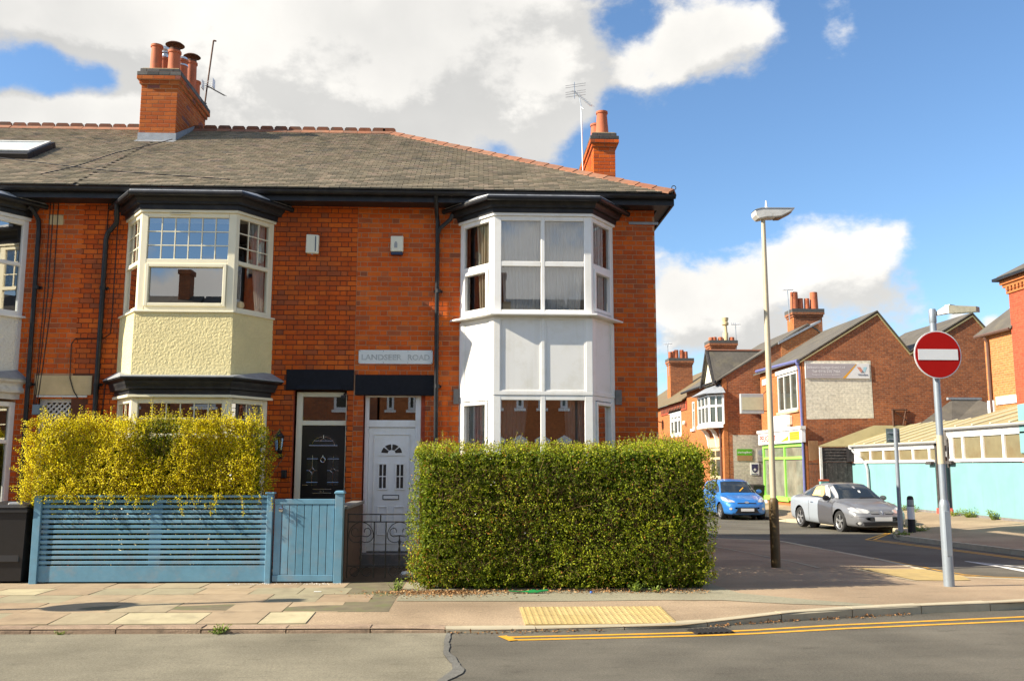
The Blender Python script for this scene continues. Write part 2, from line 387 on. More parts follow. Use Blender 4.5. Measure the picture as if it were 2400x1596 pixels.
M.update(
    slab=mat('paving_flag', None, 0.9, attr=SL, var=0.13, scale=4, bump=0.35, bscale=140, bdist=0.004, spec=0.15, stain=((0.14, 0.115, 0.085), 0.30, 3)),
    joint=mat('paving_joint', (0.15, 0.125, 0.075), 0.95, var=0.3, scale=6, stain=((0.10, 0.13, 0.03), 0.6, 3)),
    granite=mat('pink_granite_kerb', None, 0.85, attr=[(0, (0.29, 0.205, 0.145)), (1, (0.37, 0.27, 0.19))], var=0.2, scale=12, bump=0.8, bscale=55, bdist=0.012, spec=0.2, stain=((0.10, 0.08, 0.06), 0.45, 5)),
    concrete=mat('concrete_kerb', None, 0.88, attr=[(0, (0.42, 0.37, 0.26)), (1, (0.52, 0.46, 0.33))], var=0.13, scale=8, bump=0.3, bscale=120, bdist=0.004, spec=0.2, stain=((0.24, 0.21, 0.15), 0.3, 4)),
    tactile=mat('buff_tactile', None, 0.85, attr=[(0, (0.44, 0.32, 0.12)), (1, (0.50, 0.375, 0.16))], var=0.15, scale=7, stain=((0.33, 0.25, 0.12), 0.4, 4)),
    yellow=mat('yellow_line_paint', (0.68, 0.34, 0.02), 0.7, var=0.18, scale=14, stain=((0.35, 0.22, 0.06), 0.35, 12)),
    whiteline=mat('white_line_paint', (0.75, 0.74, 0.70), 0.7, var=0.12, scale=14, stain=((0.35, 0.33, 0.28), 0.4, 10)),
    iron=mat('cast_iron', (0.045, 0.042, 0.040), 0.6, metal=0.6, var=0.2, scale=20),
    rust=mat('rusty_iron', (0.10, 0.045, 0.025), 0.8, var=0.3, scale=15),
    galv=mat('galvanised_grey', (0.27, 0.31, 0.36), 0.45, metal=0.35, var=0.08, scale=6, stain=((0.28, 0.29, 0.30), 0.4, 5)),
    postcream=mat('post_beige', (0.50, 0.43, 0.30), 0.5, var=0.1, scale=4),
    postbrown=mat('post_brown', (0.085, 0.052, 0.016), 0.55, var=0.25, scale=8),
    alum=mat('brushed_aluminium', (0.55, 0.56, 0.57), 0.35, metal=0.8, var=0.1, scale=10),
    steel=mat('chrome', (0.75, 0.75, 0.76), 0.15, metal=1.0, var=0.0),
    signred=mat('sign_red', (0.36, 0.006, 0.004), 0.6, var=0.06, scale=5, spec=0.15),
    signwhite=mat('sign_white', (0.72, 0.73, 0.74), 0.4, var=0.04, scale=5),
    signgrey=mat('sign_grey', (0.34, 0.35, 0.36), 0.5, var=0.08, scale=5),
    plastic=mat('black_plastic', (0.016, 0.015, 0.017), 0.5, var=0.15, scale=10, spec=0.4),
    rubber=mat('tyre_rubber', (0.022, 0.022, 0.023), 0.8, var=0.1),
    faded=mat('faded_letters', (0.46, 0.48, 0.47), 0.6, var=0.35, scale=9),
    street=mat('street_plate', (0.72, 0.74, 0.72), 0.45, var=0.06, scale=6),
    alarm=mat('alarm_cream', (0.80, 0.77, 0.62), 0.4, var=0.03),
    alarmblue=mat('alarm_blue', (0.02, 0.035, 0.09), 0.3, var=0.0),
    rwood=mat('dark_boards', (0.035, 0.031, 0.030), 0.85, var=0.35, scale=7, stain=((0.16, 0.14, 0.13), 0.4, 9)),
    cyan=mat('turquoise_masonry', (0.17, 0.35, 0.36), 0.85, streak=((0.15, 0.27, 0.27), 0.35), var=0.10, scale=1.2, bump=0.25, bscale=30, bdist=0.006),
    skirting=mat('grey_plinth', (0.17, 0.165, 0.16), 0.9, var=0.25, scale=5, stain=((0.35, 0.24, 0.2), 0.4, 6)),
    sheet=mat('yellowed_roof_sheet', (0.34, 0.29, 0.145), 0.5, var=0.08, scale=1.5, stain=((0.22, 0.19, 0.09), 0.45, 2)),
    sheetrib=mat('pale_rib', (0.72, 0.68, 0.50), 0.5, var=0.05),
    sheetwin=mat('yellowed_glazing', (0.19, 0.155, 0.08), 0.18, var=0.18, scale=1.6, spec=0.6, stain=((0.15, 0.085, 0.03), 0.5, 1.2)),
    lime=mat('lime_green_paint', (0.28, 0.68, 0.10), 0.45, var=0.05),
    signorange=mat('sign_orange', (0.75, 0.36, 0.02), 0.5, var=0.05),
    signgreen=mat('sign_green', (0.085, 0.30, 0.01), 0.5, var=0.04),
    signbrown=mat('sign_brown', (0.30, 0.17, 0.08), 0.6, var=0.1),
    signlilac=mat('sign_faded_lilac', (0.38, 0.35, 0.37), 0.5, var=0.05, scale=3),
    navy=mat('navy', (0.035, 0.03, 0.10), 0.5, var=0.05),
    pipeblue=mat('blue_pipe_paint', (0.12, 0.13, 0.30), 0.5, var=0.1),
    pipebrown=mat('brown_pipe_paint', (0.11, 0.06, 0.045), 0.5, var=0.15),
    graypaint=brick_mat('grey_painted_brick', (0.50, 0.46, 0.39), (0.45, 0.41, 0.35), (0.42, 0.38, 0.31), var=0.15, sooty=0.05),
    creampaint=brick_mat('cream_painted_brick', (0.74, 0.70, 0.58), (0.70, 0.66, 0.54), (0.60, 0.56, 0.45), var=0.12, sooty=0.12),
    brickfar=brick_mat('gable_brick', (0.40, 0.125, 0.045), (0.24, 0.075, 0.035), (0.30, 0.17, 0.10), sooty=0.35),
    brickfront=brick_mat('orange_front_brick', (0.44, 0.15, 0.048), (0.39, 0.125, 0.040), (0.38, 0.17, 0.08), msize=0.006, var=0.12, sooty=0.05),
    bricklight=brick_mat('pale_orange_brick', (0.52, 0.19, 0.06), (0.45, 0.15, 0.05), (0.42, 0.26, 0.15), msize=0.008, var=0.15, sooty=0.05),
    brickred=brick_mat('red_pier_brick', (0.44, 0.085, 0.04), (0.38, 0.07, 0.035), (0.36, 0.11, 0.07), msize=0.006, var=0.12, sooty=0.08),
    darkwall=mat('sooty_garden_brick', (0.085, 0.045, 0.028), 0.9, var=0.3, scale=9, bump=0.5, bscale=30),
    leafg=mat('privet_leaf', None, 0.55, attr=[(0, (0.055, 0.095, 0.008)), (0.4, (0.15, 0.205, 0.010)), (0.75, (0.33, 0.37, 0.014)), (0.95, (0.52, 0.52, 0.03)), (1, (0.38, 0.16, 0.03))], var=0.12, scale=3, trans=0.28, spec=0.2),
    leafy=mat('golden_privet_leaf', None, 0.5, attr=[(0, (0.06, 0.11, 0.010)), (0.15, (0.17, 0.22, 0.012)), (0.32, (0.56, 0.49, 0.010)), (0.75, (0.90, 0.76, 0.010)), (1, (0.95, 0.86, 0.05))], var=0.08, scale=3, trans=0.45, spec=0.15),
    twig=mat('twig_bark', (0.17, 0.105, 0.05), 0.9, var=0.25, scale=30),
    dead=mat('dead_leaf', None, 0.85, attr=[(0, (0.20, 0.09, 0.03)), (0.6, (0.33, 0.17, 0.06)), (1, (0.45, 0.30, 0.14))], var=0.2, scale=30),
    weed=mat('weed_leaf', None, 0.6, attr=[(0, (0.08, 0.14, 0.015)), (1, (0.26, 0.33, 0.03))], var=0.15, scale=20, trans=0.2),
    carblue=mat('metallic_blue', (0.03, 0.19, 0.56), 0.35, metal=0.25, var=0.0, coat=0.8),
    cargrey=mat('metallic_silver_grey', (0.185, 0.19, 0.205), 0.36, metal=0.25, var=0.0, coat=0.6),
    carlight=mat('pale_primer_grey', (0.30, 0.335, 0.38), 0.5, metal=0.15, var=0.0, coat=0.2),
    cardark=mat('dark_wing_grey', (0.10, 0.10, 0.11), 0.45, metal=0.3, var=0.0, coat=0.4),
    carglass=mat('tinted_car_glass', (0.020, 0.026, 0.030), 0.03, var=0.0, spec=0.9),
    headlamp=mat('headlamp_lens', (0.62, 0.62, 0.60), 0.12, metal=0.3, var=0.2, scale=12, coat=1.0),
    plate=mat('number_plate', (0.72, 0.72, 0.72), 0.4, var=0.0),
    tape=mat('silver_tape', (0.62, 0.62, 0.60), 0.35, metal=0.4, var=0.3, scale=18),
    cardboard=mat('cardboard', (0.58, 0.42, 0.18), 0.8, var=0.2, scale=9),
    slatefar=mat('far_slate', (0.095, 0.084, 0.070), 0.8, var=0.25, scale=1.5, bump=0.6, bscale=5, bdist=0.04, stain=((0.15, 0.13, 0.085), 0.5, 1.4)),
    tilefar=mat('far_pantile', (0.155, 0.12, 0.066), 0.85, var=0.2, scale=1.5, stain=((0.18, 0.08, 0.04), 0.5, 1.2)),
    litter=mat('white_plastic', (0.8, 0.8, 0.78), 0.5, var=0.0),
    green_pack=mat('green_wrapper', (0.02, 0.22, 0.06), 0.35, var=0.2, scale=20),
    bluecap=mat('blue_cap', (0.05, 0.15, 0.5), 0.4, var=0.0),
)

# ------------------------------------------------------------------ builders
WM = {}            # object -> world matrix at build time


def wm(o):
    return WM.get(o, Matrix.Identity(4)) if o else Matrix.Identity(4)


class MB:
    """collects faces in world coordinates; build() links them as ONE mesh object"""
    def __init__(self):
        self.v, self.f, self.m, self.a = [], [], [], []

    def face(self, pts, mi=0, a=0.5):
        i = len(self.v)
        self.v.extend(tuple(p) for p in pts)
        self.f.append(tuple(range(i, i + len(pts))))
        self.m.append(mi)
        self.a.append(a)

    def box(self, x0, x1, y0, y1, z0, z1, mi=0, a=0.5, T=None, skip=''):
        p = [Vector((x, y, z)) for z in (z0, z1) for y in (y0, y1) for x in (x0, x1)]
        if T is not None:
            p = [T @ q for q in p]
        i = len(self.v)
        self.v.extend(tuple(q) for q in p)
        for key, q in (('b', (0, 2, 3, 1)), ('t', (4, 5, 7, 6)), ('f', (0, 1, 5, 4)), ('k', (2, 6, 7, 3)), ('l', (0, 4, 6, 2)), ('r', (1, 3, 7, 5))):
            if key in skip:
                continue
            self.f.append(tuple(i + k for k in q))
            self.m.append(mi)
            self.a.append(a)

    def prism(self, poly, off, mi=0, a=0.5, caps=True):
        """poly: list of 3d points; off: extrusion vector"""
        off = Vector(off)
        A = [Vector(p) for p in poly]
        B = [p + off for p in A]
        n = len(A)
        i = len(self.v)
        self.v.extend(tuple(p) for p in A + B)
        for k in range(n):
            j = (k + 1) % n
            self.f.append((i + k, i + j, i + n + j, i + n + k))
            self.m.append(mi)
            self.a.append(a)
        if caps:
            self.f.append(tuple(i + k for k in reversed(range(n))))
            self.f.append(tuple(i + n + k for k in range(n)))
            self.m += [mi, mi]
            self.a += [a, a]

    def tube(self, pts, r, seg=8, mi=0, a=0.5, cap=True):
        pts = [Vector(p) for p in pts]
        rr = r if isinstance(r, (list, tuple)) else [r] * len(pts)
        i = len(self.v)
        prev = None
        for k, p in enumerate(pts):
            d = (pts[min(k + 1, len(pts) - 1)] - pts[max(k - 1, 0)])
            d.normalize()
            up = prev if prev is not None else (Vector((0, 0, 1)) if abs(d.z) < 0.9 else Vector((1, 0, 0)))
            x = d.cross(up)
            x.normalize()
            y = x.cross(d)
            prev = y
            for s in range(seg):
                t = 2 * pi * s / seg
                self.v.append(tuple(p + (x * cos(t) + y * sin(t)) * rr[k]))
        for k in range(len(pts) - 1):
            for s in range(seg):
                s2 = (s + 1) % seg
                self.f.append((i + k * seg + s, i + k * seg + s2, i + (k + 1) * seg + s2, i + (k + 1) * seg + s))
                self.m.append(mi)
                self.a.append(a)
        if cap:
            self.f.append(tuple(i + s for s in reversed(range(seg))))
            self.f.append(tuple(i + (len(pts) - 1) * seg + s for s in range(seg)))
            self.m += [mi, mi]
            self.a += [a, a]

    def lathe(self, prof, c, seg=20, mi=0, a=0.5, axis='Z', cap=True):
        """prof: (radius, height) pairs round a vertical (or X / Y) axis through c"""
        i = len(self.v)
        c = Vector(c)
        for r, h in prof:
            for s in range(seg):
                t = 2 * pi * s / seg
                q = (r * cos(t), r * sin(t), h)
                if axis == 'Y':
                    q = (q[0], q[2], q[1])
                elif axis == 'X':
                    q = (q[2], q[0], q[1])
                self.v.append(tuple(c + Vector(q)))
        for k in range(len(prof) - 1):
            for s in range(seg):
                s2 = (s + 1) % seg
                self.f.append((i + k * seg + s, i + k * seg + s2, i + (k + 1) * seg + s2, i + (k + 1) * seg + s))
                self.m.append(mi)
                self.a.append(a)
        if cap:
            for k in (0, len(prof) - 1):
                if prof[k][0] > 1e-5:
                    self.f.append(tuple(i + k * seg + s for s in range(seg)))
                    self.m.append(mi)
                    self.a.append(a)

    def mesh(self, name, mats, inv=None, smooth=False):
        me = bpy.data.meshes.new(name)
        v = self.v
        if inv is not None:
            v = [tuple(inv @ Vector(p)) for p in v]
        me.from_pydata(v, [], self.f)
        for m in (mats if isinstance(mats, (list, tuple)) else [mats]):
            me.materials.append(m)
        me.polygons.foreach_set('material_index', self.m)
        at = me.attributes.new('v', 'FLOAT', 'FACE')
        at.data.foreach_set('value', self.a)
        bm = bmesh.new()
        bm.from_mesh(me)
        bmesh.ops.recalc_face_normals(bm, faces=bm.faces)
        bm.to_mesh(me)
        bm.free()
        if smooth:
            me.polygons.foreach_set('use_smooth', [True] * len(me.polygons))
            try:
                me.set_sharp_from_angle(angle=radians(40))
            except Exception:
                pass
        me.update()
        return me

    def build(self, name, mats, parent=None, smooth=False, bevel=0.0, fixn=True, **tags):
        inv = wm(parent).inverted() if parent else None
        me = self.mesh(name, mats, inv, smooth)
        o = bpy.data.objects.new(name, me)
        C.objects.link(o)
        if parent:
            o.parent = parent
            WM[o] = wm(parent)
        if bevel:
            b = o.modifiers.new('bevel', 'BEVEL')
            b.width = bevel
            b.segments = 1
            b.limit_method = 'ANGLE'
            b.angle_limit = radians(50)
        for k, val in tags.items():
            o[k] = val
        return o


def thing(name, label, cat, loc=(0, 0, 0), rz=0.0, group=None):
    o = bpy.data.objects.new(name, None)
    o.empty_display_size = 0.2
    C.objects.link(o)
    o.location = loc
    o.rotation_euler = (0, 0, rz)
    WM[o] = Matrix.Translation(loc) @ Matrix.Rotation(rz, 4, 'Z')
    o['label'] = label
    o['category'] = cat
    if group:
        o['group'] = group
    return o


def tag(o, label, cat, group=None):
    o['label'] = label
    o['category'] = cat
    if group:
        o['group'] = group
    return o


def inst(name, me, parent, loc, rot=None):
    """one more object that shares a mesh; loc is in world coordinates"""
    o = bpy.data.objects.new(name, me)
    C.objects.link(o)
    p = Vector(loc)
    if parent:
        o.parent = parent
        p = wm(parent).inverted() @ p
    o.location = p
    if rot:
        o.rotation_euler = rot
    WM[o] = wm(parent) @ Matrix.Translation(p)
    return o


def empty_part(name, parent, loc=None):
    o = bpy.data.objects.new(name, None)
    o.empty_display_size = 0.1
    C.objects.link(o)
    o.parent = parent
    WM[o] = wm(parent)
    return o


def copy_tree(o, loc, label=None, rz=None, parent=None):
    c = o.copy()
    C.objects.link(c)
    if parent is None:
        c.location = loc
        if rz is not None:
            c.rotation_euler = (0, 0, rz)
        if label:
            c['label'] = label
    else:
        c.parent = parent
    for ch in list(o.children):
        copy_tree(ch, None, None, None, c)
    return c


def text_mesh(body, size, depth=0.002, spacing=1.0, width=None, bold=0.0, align='LEFT'):
    cu = bpy.data.curves.new('lettering', 'FONT')
    cu.body = body
    cu.size = size
    cu.extrude = depth
    cu.space_character = spacing
    cu.offset = bold
    cu.align_x = align
    cu.resolution_u = 3
    o = bpy.data.objects.new('lettering', cu)
    C.objects.link(o)
    dg = bpy.context.evaluated_depsgraph_get()
    dg.update()
    me = bpy.data.meshes.new_from_object(o.evaluated_get(dg))
    bpy.data.objects.remove(o)
    bpy.data.curves.remove(cu)
    if width:
        xs = [v.co.x for v in me.vertices]
        x0, w_ = min(xs), max(xs) - min(xs)
        for v in me.vertices:
            v.co.x = (v.co.x - x0) * width / w_
    return me


def add_text(name, parent, body, mat_, origin, right, up, size, width=None, bold=0.0, spacing=1.0, depth=0.002):
    """lettering as a thin solid lying on the plane (right, up) at origin (world)"""
    me = text_mesh(body, size, depth, spacing, width, bold)
    r, u = Vector(right).normalized(), Vector(up).normalized()
    n = r.cross(u)
    T = Matrix((r, u, n)).transposed().to_4x4()
    T.translation = Vector(origin)
    me.transform(wm(parent).inverted() @ T)
    me.materials.clear()
    me.materials.append(mat_)
    me.name = name
    o = bpy.data.objects.new(name, me)
    C.objects.link(o)
    o.parent = parent
    WM[o] = wm(parent)
    return o


def rect_minus(x0, x1, z0, z1, holes):
    xs = sorted({x0, x1, *[min(max(h[i], x0), x1) for h in holes for i in (0, 1)]})
    zs = sorted({z0, z1, *[min(max(h[i], z0), z1) for h in holes for i in (2, 3)]})
    out = []
    for a, b in zip(xs, xs[1:]):
        for c, d in zip(zs, zs[1:]):
            mx, mz = (a + b) / 2, (c + d) / 2
            if not any(h[0] < mx < h[1] and h[2] < mz < h[3] for h in holes):
                out.append((a, b, c, d))
    return out


def bisect_fill(poly, zfun, xs=(), ys=(), holes=None):
    """flat polygon cut along given lines so that it follows a sloping height function"""
    bm = bmesh.new()
    vv = [bm.verts.new((x, y, 0)) for x, y in poly]
    for t3 in tessellate_polygon([[Vector((x, y, 0)) for x, y in poly]]):
        if abs((vv[t3[1]].co - vv[t3[0]].co).cross(vv[t3[2]].co - vv[t3[0]].co).z) > 1e-7:
            bm.faces.new([vv[i] for i in t3])
    for x in xs:
        bmesh.ops.bisect_plane(bm, geom=bm.verts[:] + bm.edges[:] + bm.faces[:], plane_co=(x, 0, 0), plane_no=(1, 0, 0))
    for y in ys:
        bmesh.ops.bisect_plane(bm, geom=bm.verts[:] + bm.edges[:] + bm.faces[:], plane_co=(0, y, 0), plane_no=(0, 1, 0))
    for v in bm.verts:
        v.co.z = zfun(v.co.x, v.co.y)
    return bm


def sheet(name, poly, zfun, m, parent=None, xs=(), ys=(), **tags):
    bm = bisect_fill(poly, zfun, xs, ys)
    me = bpy.data.meshes.new(name)
    bmesh.ops.recalc_face_normals(bm, faces=bm.faces)
    bm.to_mesh(me)
    bm.free()
    for p in me.polygons:
        if p.normal.z < 0:
            p.flip()
    me.materials.append(m)
    o = bpy.data.objects.new(name, me)
    C.objects.link(o)
    if parent:
        o.parent = parent
        WM[o] = wm(parent)
    for k, v in tags.items():
        o[k] = v
    return o


def leaf_mesh(name, P, N, size, tone, m, droop=0.25, elong=1.9, jitter=0.9):
    """many folded leaves: P points, N outward directions, size per leaf, tone per leaf"""
    n = len(P)
    d = N + rng.normal(0, jitter, (n, 3))
    d /= np.linalg.norm(d, axis=1)[:, None] + 1e-9
    ax = rng.normal(0, 1, (n, 3))
    ax -= d * np.sum(ax * d, axis=1)[:, None]
    ax /= np.linalg.norm(ax, axis=1)[:, None] + 1e-9
    sd = np.cross(d, ax)
    s = np.asarray(size)[:, None]
    w_ = s / elong * 0.5
    base = P
    tip = P + ax * s - d * s * droop * 0.3
    mid = P + ax * s * 0.5
    l = mid + sd * w_ + d * s * 0.10
    r = mid - sd * w_ + d * s * 0.10
    V = np.stack([base, l, tip, r], axis=1).reshape(-1, 3)
    k = np.arange(n) * 4
    F = np.stack([k, k + 1, k + 2, k, k + 2, k + 3], axis=1).reshape(-1)
    me = bpy.data.meshes.new(name)
    me.vertices.add(4 * n)
    me.vertices.foreach_set('co', V.astype(np.float32).ravel())
    me.loops.add(6 * n)
    me.loops.foreach_set('vertex_index', F.astype(np.int32))
    me.polygons.add(2 * n)
    me.polygons.foreach_set('loop_start', (np.arange(2 * n) * 3).astype(np.int32))
    me.polygons.foreach_set('loop_total', np.full(2 * n, 3, dtype=np.int32))
    me.update(calc_edges=True)
    at = me.attributes.new('v', 'FLOAT', 'FACE')
    at.data.foreach_set('value', np.repeat(np.clip(tone, 0, 1), 2).astype(np.float32))
    me.materials.append(m)
    me.validate()
    return me


def link_mesh(name, me, parent=None, **tags):
    """me in world coordinates"""
    if parent:
        me.transform(wm(parent).inverted())
    o = bpy.data.objects.new(name, me)
    C.objects.link(o)
    if parent:
        o.parent = parent
        WM[o] = wm(parent)
    for k, v in tags.items():
        o[k] = v
    return o


# ------------------------------------------------------------------ lie of the land
F = 14.6            # house fronts stand on Y = F
B = 13.95           # front of the bays


def road_z(x, y):
    return 0.0 if y < 15 else max(-0.35, -0.02 * (y - 15))


def far_pave_z(x, y):
    t = min(max((x - 11.0) / 4.0, 0), 1)
    return (road_z(x, y) + 0.10) * (1 - t) + 0.13 * t


def pave_z(x, y):
    """low granite kerb at the left, dropped at the crossing, full height to the right; the footway rises behind it"""
    yk = float(np.interp(x, (-60, -0.3, 1.2, 2.1, 3.6, 4.9, 6.35), (9.39, 9.31, 9.43, 9.53, 10.0, 10.34, 10.62)))
    zk = float(np.interp(x, (-0.6, 0.0, 2.1, 3.4), (0.050, 0.030, 0.030, 0.09)))
    u = min(max((y - yk) / 1.15, 0), 1)
    z = zk + (0.09 - zk) * u * u * (3 - 2 * u) + min(road_z(x, y), 0)
    if x > 5.0 and y > 12.0:
        z -= 0.05 * min(1, (x - 5.0) / 1.6) * min(1, (y - 12.0) / 0.8)
    return z

# ------------------------------------------------------------------ ground, roads, pavements
YS = (15, 17, 19, 22, 25, 28, 32, 32.5)


def structure(o):
    o['kind'] = 'structure'
    return o


gz = lambda x, y: road_z(x, y) - 0.06
sheet('ground', [(-700, -700), (700, -700), (700, 700), (-700, 700)], gz, M['dirt'], ys=YS, kind='structure')
sheet('road', [(-90, -7.5), (90, -7.5), (90, 11.6), (15.6, 11.6), (15.6, 110), (2.0, 110), (2.0, 11.0), (-90, 11.0)],
      road_z, M['road_new'], ys=YS, kind='structure')
edge = [(-0.29 + 0.10 * math.exp(-((yy - 7.8) / 0.35) ** 2) + 0.03 * mnoise.noise(Vector((0, yy * 2.3, 0))) + 0.012 * mnoise.noise(Vector((3, yy * 14, 0))), yy) for yy in [9.45 - 0.05 * k for k in range(90)]] + [(-0.3, -7.4)]
sheet('road_patch', [(-90, -7.4), (-90, 9.45)] + edge, lambda x, y: 0.004, M['road_old'], kind='structure')
seam = [(x + 0.055 + 0.03 * mnoise.noise(Vector((9, y * 3, 0))) + 0.05 * math.exp(-((y - 7.6) / 0.4) ** 2), y) for x, y in edge]
sheet('road_seam', edge + seam[::-1], lambda x, y: 0.008, asphalt('seam_grey', (0.145, 0.14, 0.125), (0.16, 0.155, 0.14), (0.2, 0.2, 0.18)), kind='structure')

KERB = [(-60, 9.39), (-4.6, 9.36), (-0.3, 9.31), (0.5, 9.36), (1.2, 9.43), (2.1, 9.53), (2.8, 9.74), (3.6, 10.0), (4.9, 10.34), (6.35, 10.62),
        (7.6, 11.1), (8.4, 11.75), (8.7, 12.4), (8.45, 12.95), (7.9, 13.22), (7.25, 13.4), (7.1, 14.4), (7.2, 16.8), (7.12, 21.5), (6.8, 21.95), (5.8, 22.1), (3.2, 22.15)]
pave_poly = KERB + [(3.2, 14.7), (-60, 14.7)]
PY = (9.45, 9.6, 9.75, 9.9, 10.05, 10.2, 10.35, 10.5, 10.7, 10.95, 11.3, 11.7)
XS = [-1.75, -0.6, -0.2, 0.2, 0.6, 1.0, 1.4, 1.8, 2.2, 2.6, 3, 3.4, 3.8, 4.3, 5, 5.8, 6.6]
sheet('pavement', pave_poly, lambda x, y: pave_z(x, y) - 0.001, M['pave_red'], xs=XS, ys=PY + (12, 12.4, 12.8) + YS, kind='structure')
pavement = bpy.data.objects['pavement']
FARK = [(90, 11.2), (16, 11.2), (12.8, 11.8), (11.2, 13.2), (10.55, 15.2), (10.44, 17.3), (10.38, 22.5), (10.75, 23.5), (11.7, 25.2), (11.75, 31.0), (10.95, 33.2), (10.95, 90)]
sheet('far_pavement', FARK + [(19, 90), (19, 26), (90, 26)], lambda x, y: far_pave_z(x, y), M['pave_red'],
      xs=(11.5, 12.5, 13.5, 14.5, 15), ys=YS, kind='structure')
sheet('front_garden_ground', [(-9, 12.58), (2.9, 12.58), (2.9, 14.6), (-9, 14.6)], lambda x, y: 0.094, M['dirt'], kind='structure')
sheet('near_pavement', [(-90, -7.2), (90, -7.2), (90, -5.2), (-90, -5.2)], lambda x, y: 0.10, M['pave_green'], kind='structure')

# greenish reinstated strip and narrow edging lines on the asphalt pavement
zg = lambda x, y: pave_z(x, y) + 0.004
sheet('pavement_strip', [(-0.92, 10.85), (0.9, 10.78), (2.2, 10.85), (2.9, 10.82), (3.55, 10.52), (4.25, 10.36), (4.55, 10.42), (3.9, 10.85), (3.25, 11.4), (3.1, 12.55), (-0.92, 12.5)],
      zg, M['pave_green'], xs=XS, ys=PY + (12, 12.4), kind='structure')
sheet('pavement_edging', [(4.83, 18.9), (5.29, 14.2), (5.36, 14.2), (4.90, 18.9)], zg, M['concrete'], ys=YS + (12.4, 12.8), kind='structure')
sheet('pavement_edging', [(5.86, 14.35), (6.13, 12.75), (6.18, 12.75), (5.92, 14.35)], zg, M['concrete'], xs=(5.8, 6.6), ys=(12.4, 12.8), kind='structure')
sheet('crossing_paving', [(6.0, 14.35), (7.05, 14.4), (7.18, 13.45), (7.05, 13.0), (6.2, 12.9)], lambda x, y: pave_z(x, y) + 0.006, M['tactile'], xs=(6.6,), ys=(12.4, 12.8), kind='structure')


def offset_line(pts, d):
    out = []
    n = len(pts)
    for i in range(n):
        a = Vector(pts[max(i - 1, 0)])
        b = Vector(pts[min(i + 1, n - 1)])
        t = (b - a).normalized()
        out.append((pts[i][0] - t.y * d, pts[i][1] + t.x * d))
    return out


def resample(pts, step):
    P = [Vector(p) for p in pts]
    out, left = [P[0].copy()], step
    for a, b in zip(P, P[1:]):
        L = (b - a).length
        pos = left
        while pos < L:
            out.append(a.lerp(b, pos / L))
            pos += step
        left = pos - L
    return [tuple(p) for p in out]


def kerb(name, pts, width, zf, zroad, step, mats, tone=None, sign=1):
    root = thing(name, '', '', (0, 0, 0))
    del root['label'], root['category']
    root['kind'] = 'structure'
    S = resample(pts, step)
    if (Vector(S[-1]) - Vector(pts[-1])).length > 0.05:
        S.append(tuple(pts[-1]))
    I = offset_line(S, width * sign)
    for k in range(len(S) - 1):
        mb = MB()
        a, b = Vector(S[k]), Vector(S[k + 1])
        t = (b - a).normalized() * 0.006
        a2, b2 = a + t, b - t
        ia, ib = Vector(I[k]) + t, Vector(I[k + 1]) - t
        tn = random.random()
        j = [random.uniform(-0.006, 0.006) for _ in range(4)]
        za, zb = zf(*S[k]) + 0.006 + j[0], zf(*S[k + 1]) + 0.006 + j[1]
        r0 = min(zroad(*S[k]), zroad(*S[k + 1])) - 0.05
        ca, cb = a2.lerp(ia, 0.16), b2.lerp(ib, 0.16)
        p = [(a2.x, a2.y, r0), (b2.x, b2.y, r0), (b2.x, b2.y, zb - 0.022), (a2.x, a2.y, za - 0.022)]
        mb.face(p, 0, tn)
        mb.face([p[3], p[2], (cb.x, cb.y, zb), (ca.x, ca.y, za)], 0, tn)
        mb.face([(ca.x, ca.y, za), (cb.x, cb.y, zb), (ib.x, ib.y, zb), (ia.x, ia.y, za)], 0, tn)
        mb.face([(ia.x, ia.y, za), (ib.x, ib.y, zb), (ib.x, ib.y, r0), (ia.x, ia.y, r0)], 0, tn)
        mb.face([(a2.x, a2.y, r0), (a2.x, a2.y, za - 0.022), (ca.x, ca.y, za), (ia.x, ia.y, za), (ia.x, ia.y, r0)], 0, tn)
        mb.face([(b2.x, b2.y, r0), (b2.x, b2.y, zb - 0.022), (cb.x, cb.y, zb), (ib.x, ib.y, zb), (ib.x, ib.y, r0)], 0, tn)
        mb.build('kerb_stone', mats(S[k]), root)
    return root


kerb('kerb', [(-11, 9.37), (-4.6, 9.36), (-0.3, 9.31)], 0.20, pave_z, road_z, 0.83, lambda p: M['granite'])
kerb('kerb', KERB[2:], 0.13, pave_z, road_z, 0.91, lambda p: M['concrete'])
kerb('kerb', FARK[1:], 0.13, far_pave_z, road_z, 0.91, lambda p: M['concrete'], sign=-1)

# paving flags
rows = [9.575, 10.13, 10.78, 11.42, 12.0, 12.56]
cream = {(0, 8), (0, 10), (0, 11), (1, 11), (3, 4), (0, 3)}
for r in range(5):
    x = -8.6 + [0.0, 0.05, -0.12, 0.22, 0.1][r]
    c = 0
    while x < -1.75:
        wdt = 0.62 + random.uniform(-0.03, 0.03)
        if random.random() < 0.12:
            wdt *= 1.35
        x1 = min(x + wdt, -1.72 + (0.8 if r >= 1 else 0.0))
        mb = MB()
        tn = 1.0 if (r, c) in cream else random.choice([0, 0.1, 0.25, 0.3, 0.45, 0.58, 0.65, 0.8])
        g = 0.0045
        dz = [random.uniform(-0.003, 0.004) for _ in range(4)]
        y0, y1 = rows[r] + g, rows[r + 1] - g
        if x1 - x > 0.2:
            sk = random.uniform(-0.01, 0.01)
            lo = [(x + g, y0, 0.02), (x1 - g, y0, 0.02), (x1 - g + sk, y1, 0.02), (x + g + sk, y1, 0.02)]
            hi = [(px, py, pave_z(px, py) + 0.004 + d) for (px, py, _), d in zip(lo, dz)]
            mb.face(hi, 0, tn)
            for k in range(4):
                j = (k + 1) % 4
                mb.face([lo[k], lo[j], hi[j], hi[k]], 0, tn)
            mb.build('paving_slab', M['slab'], pavement)
        x += wdt
        c += 1
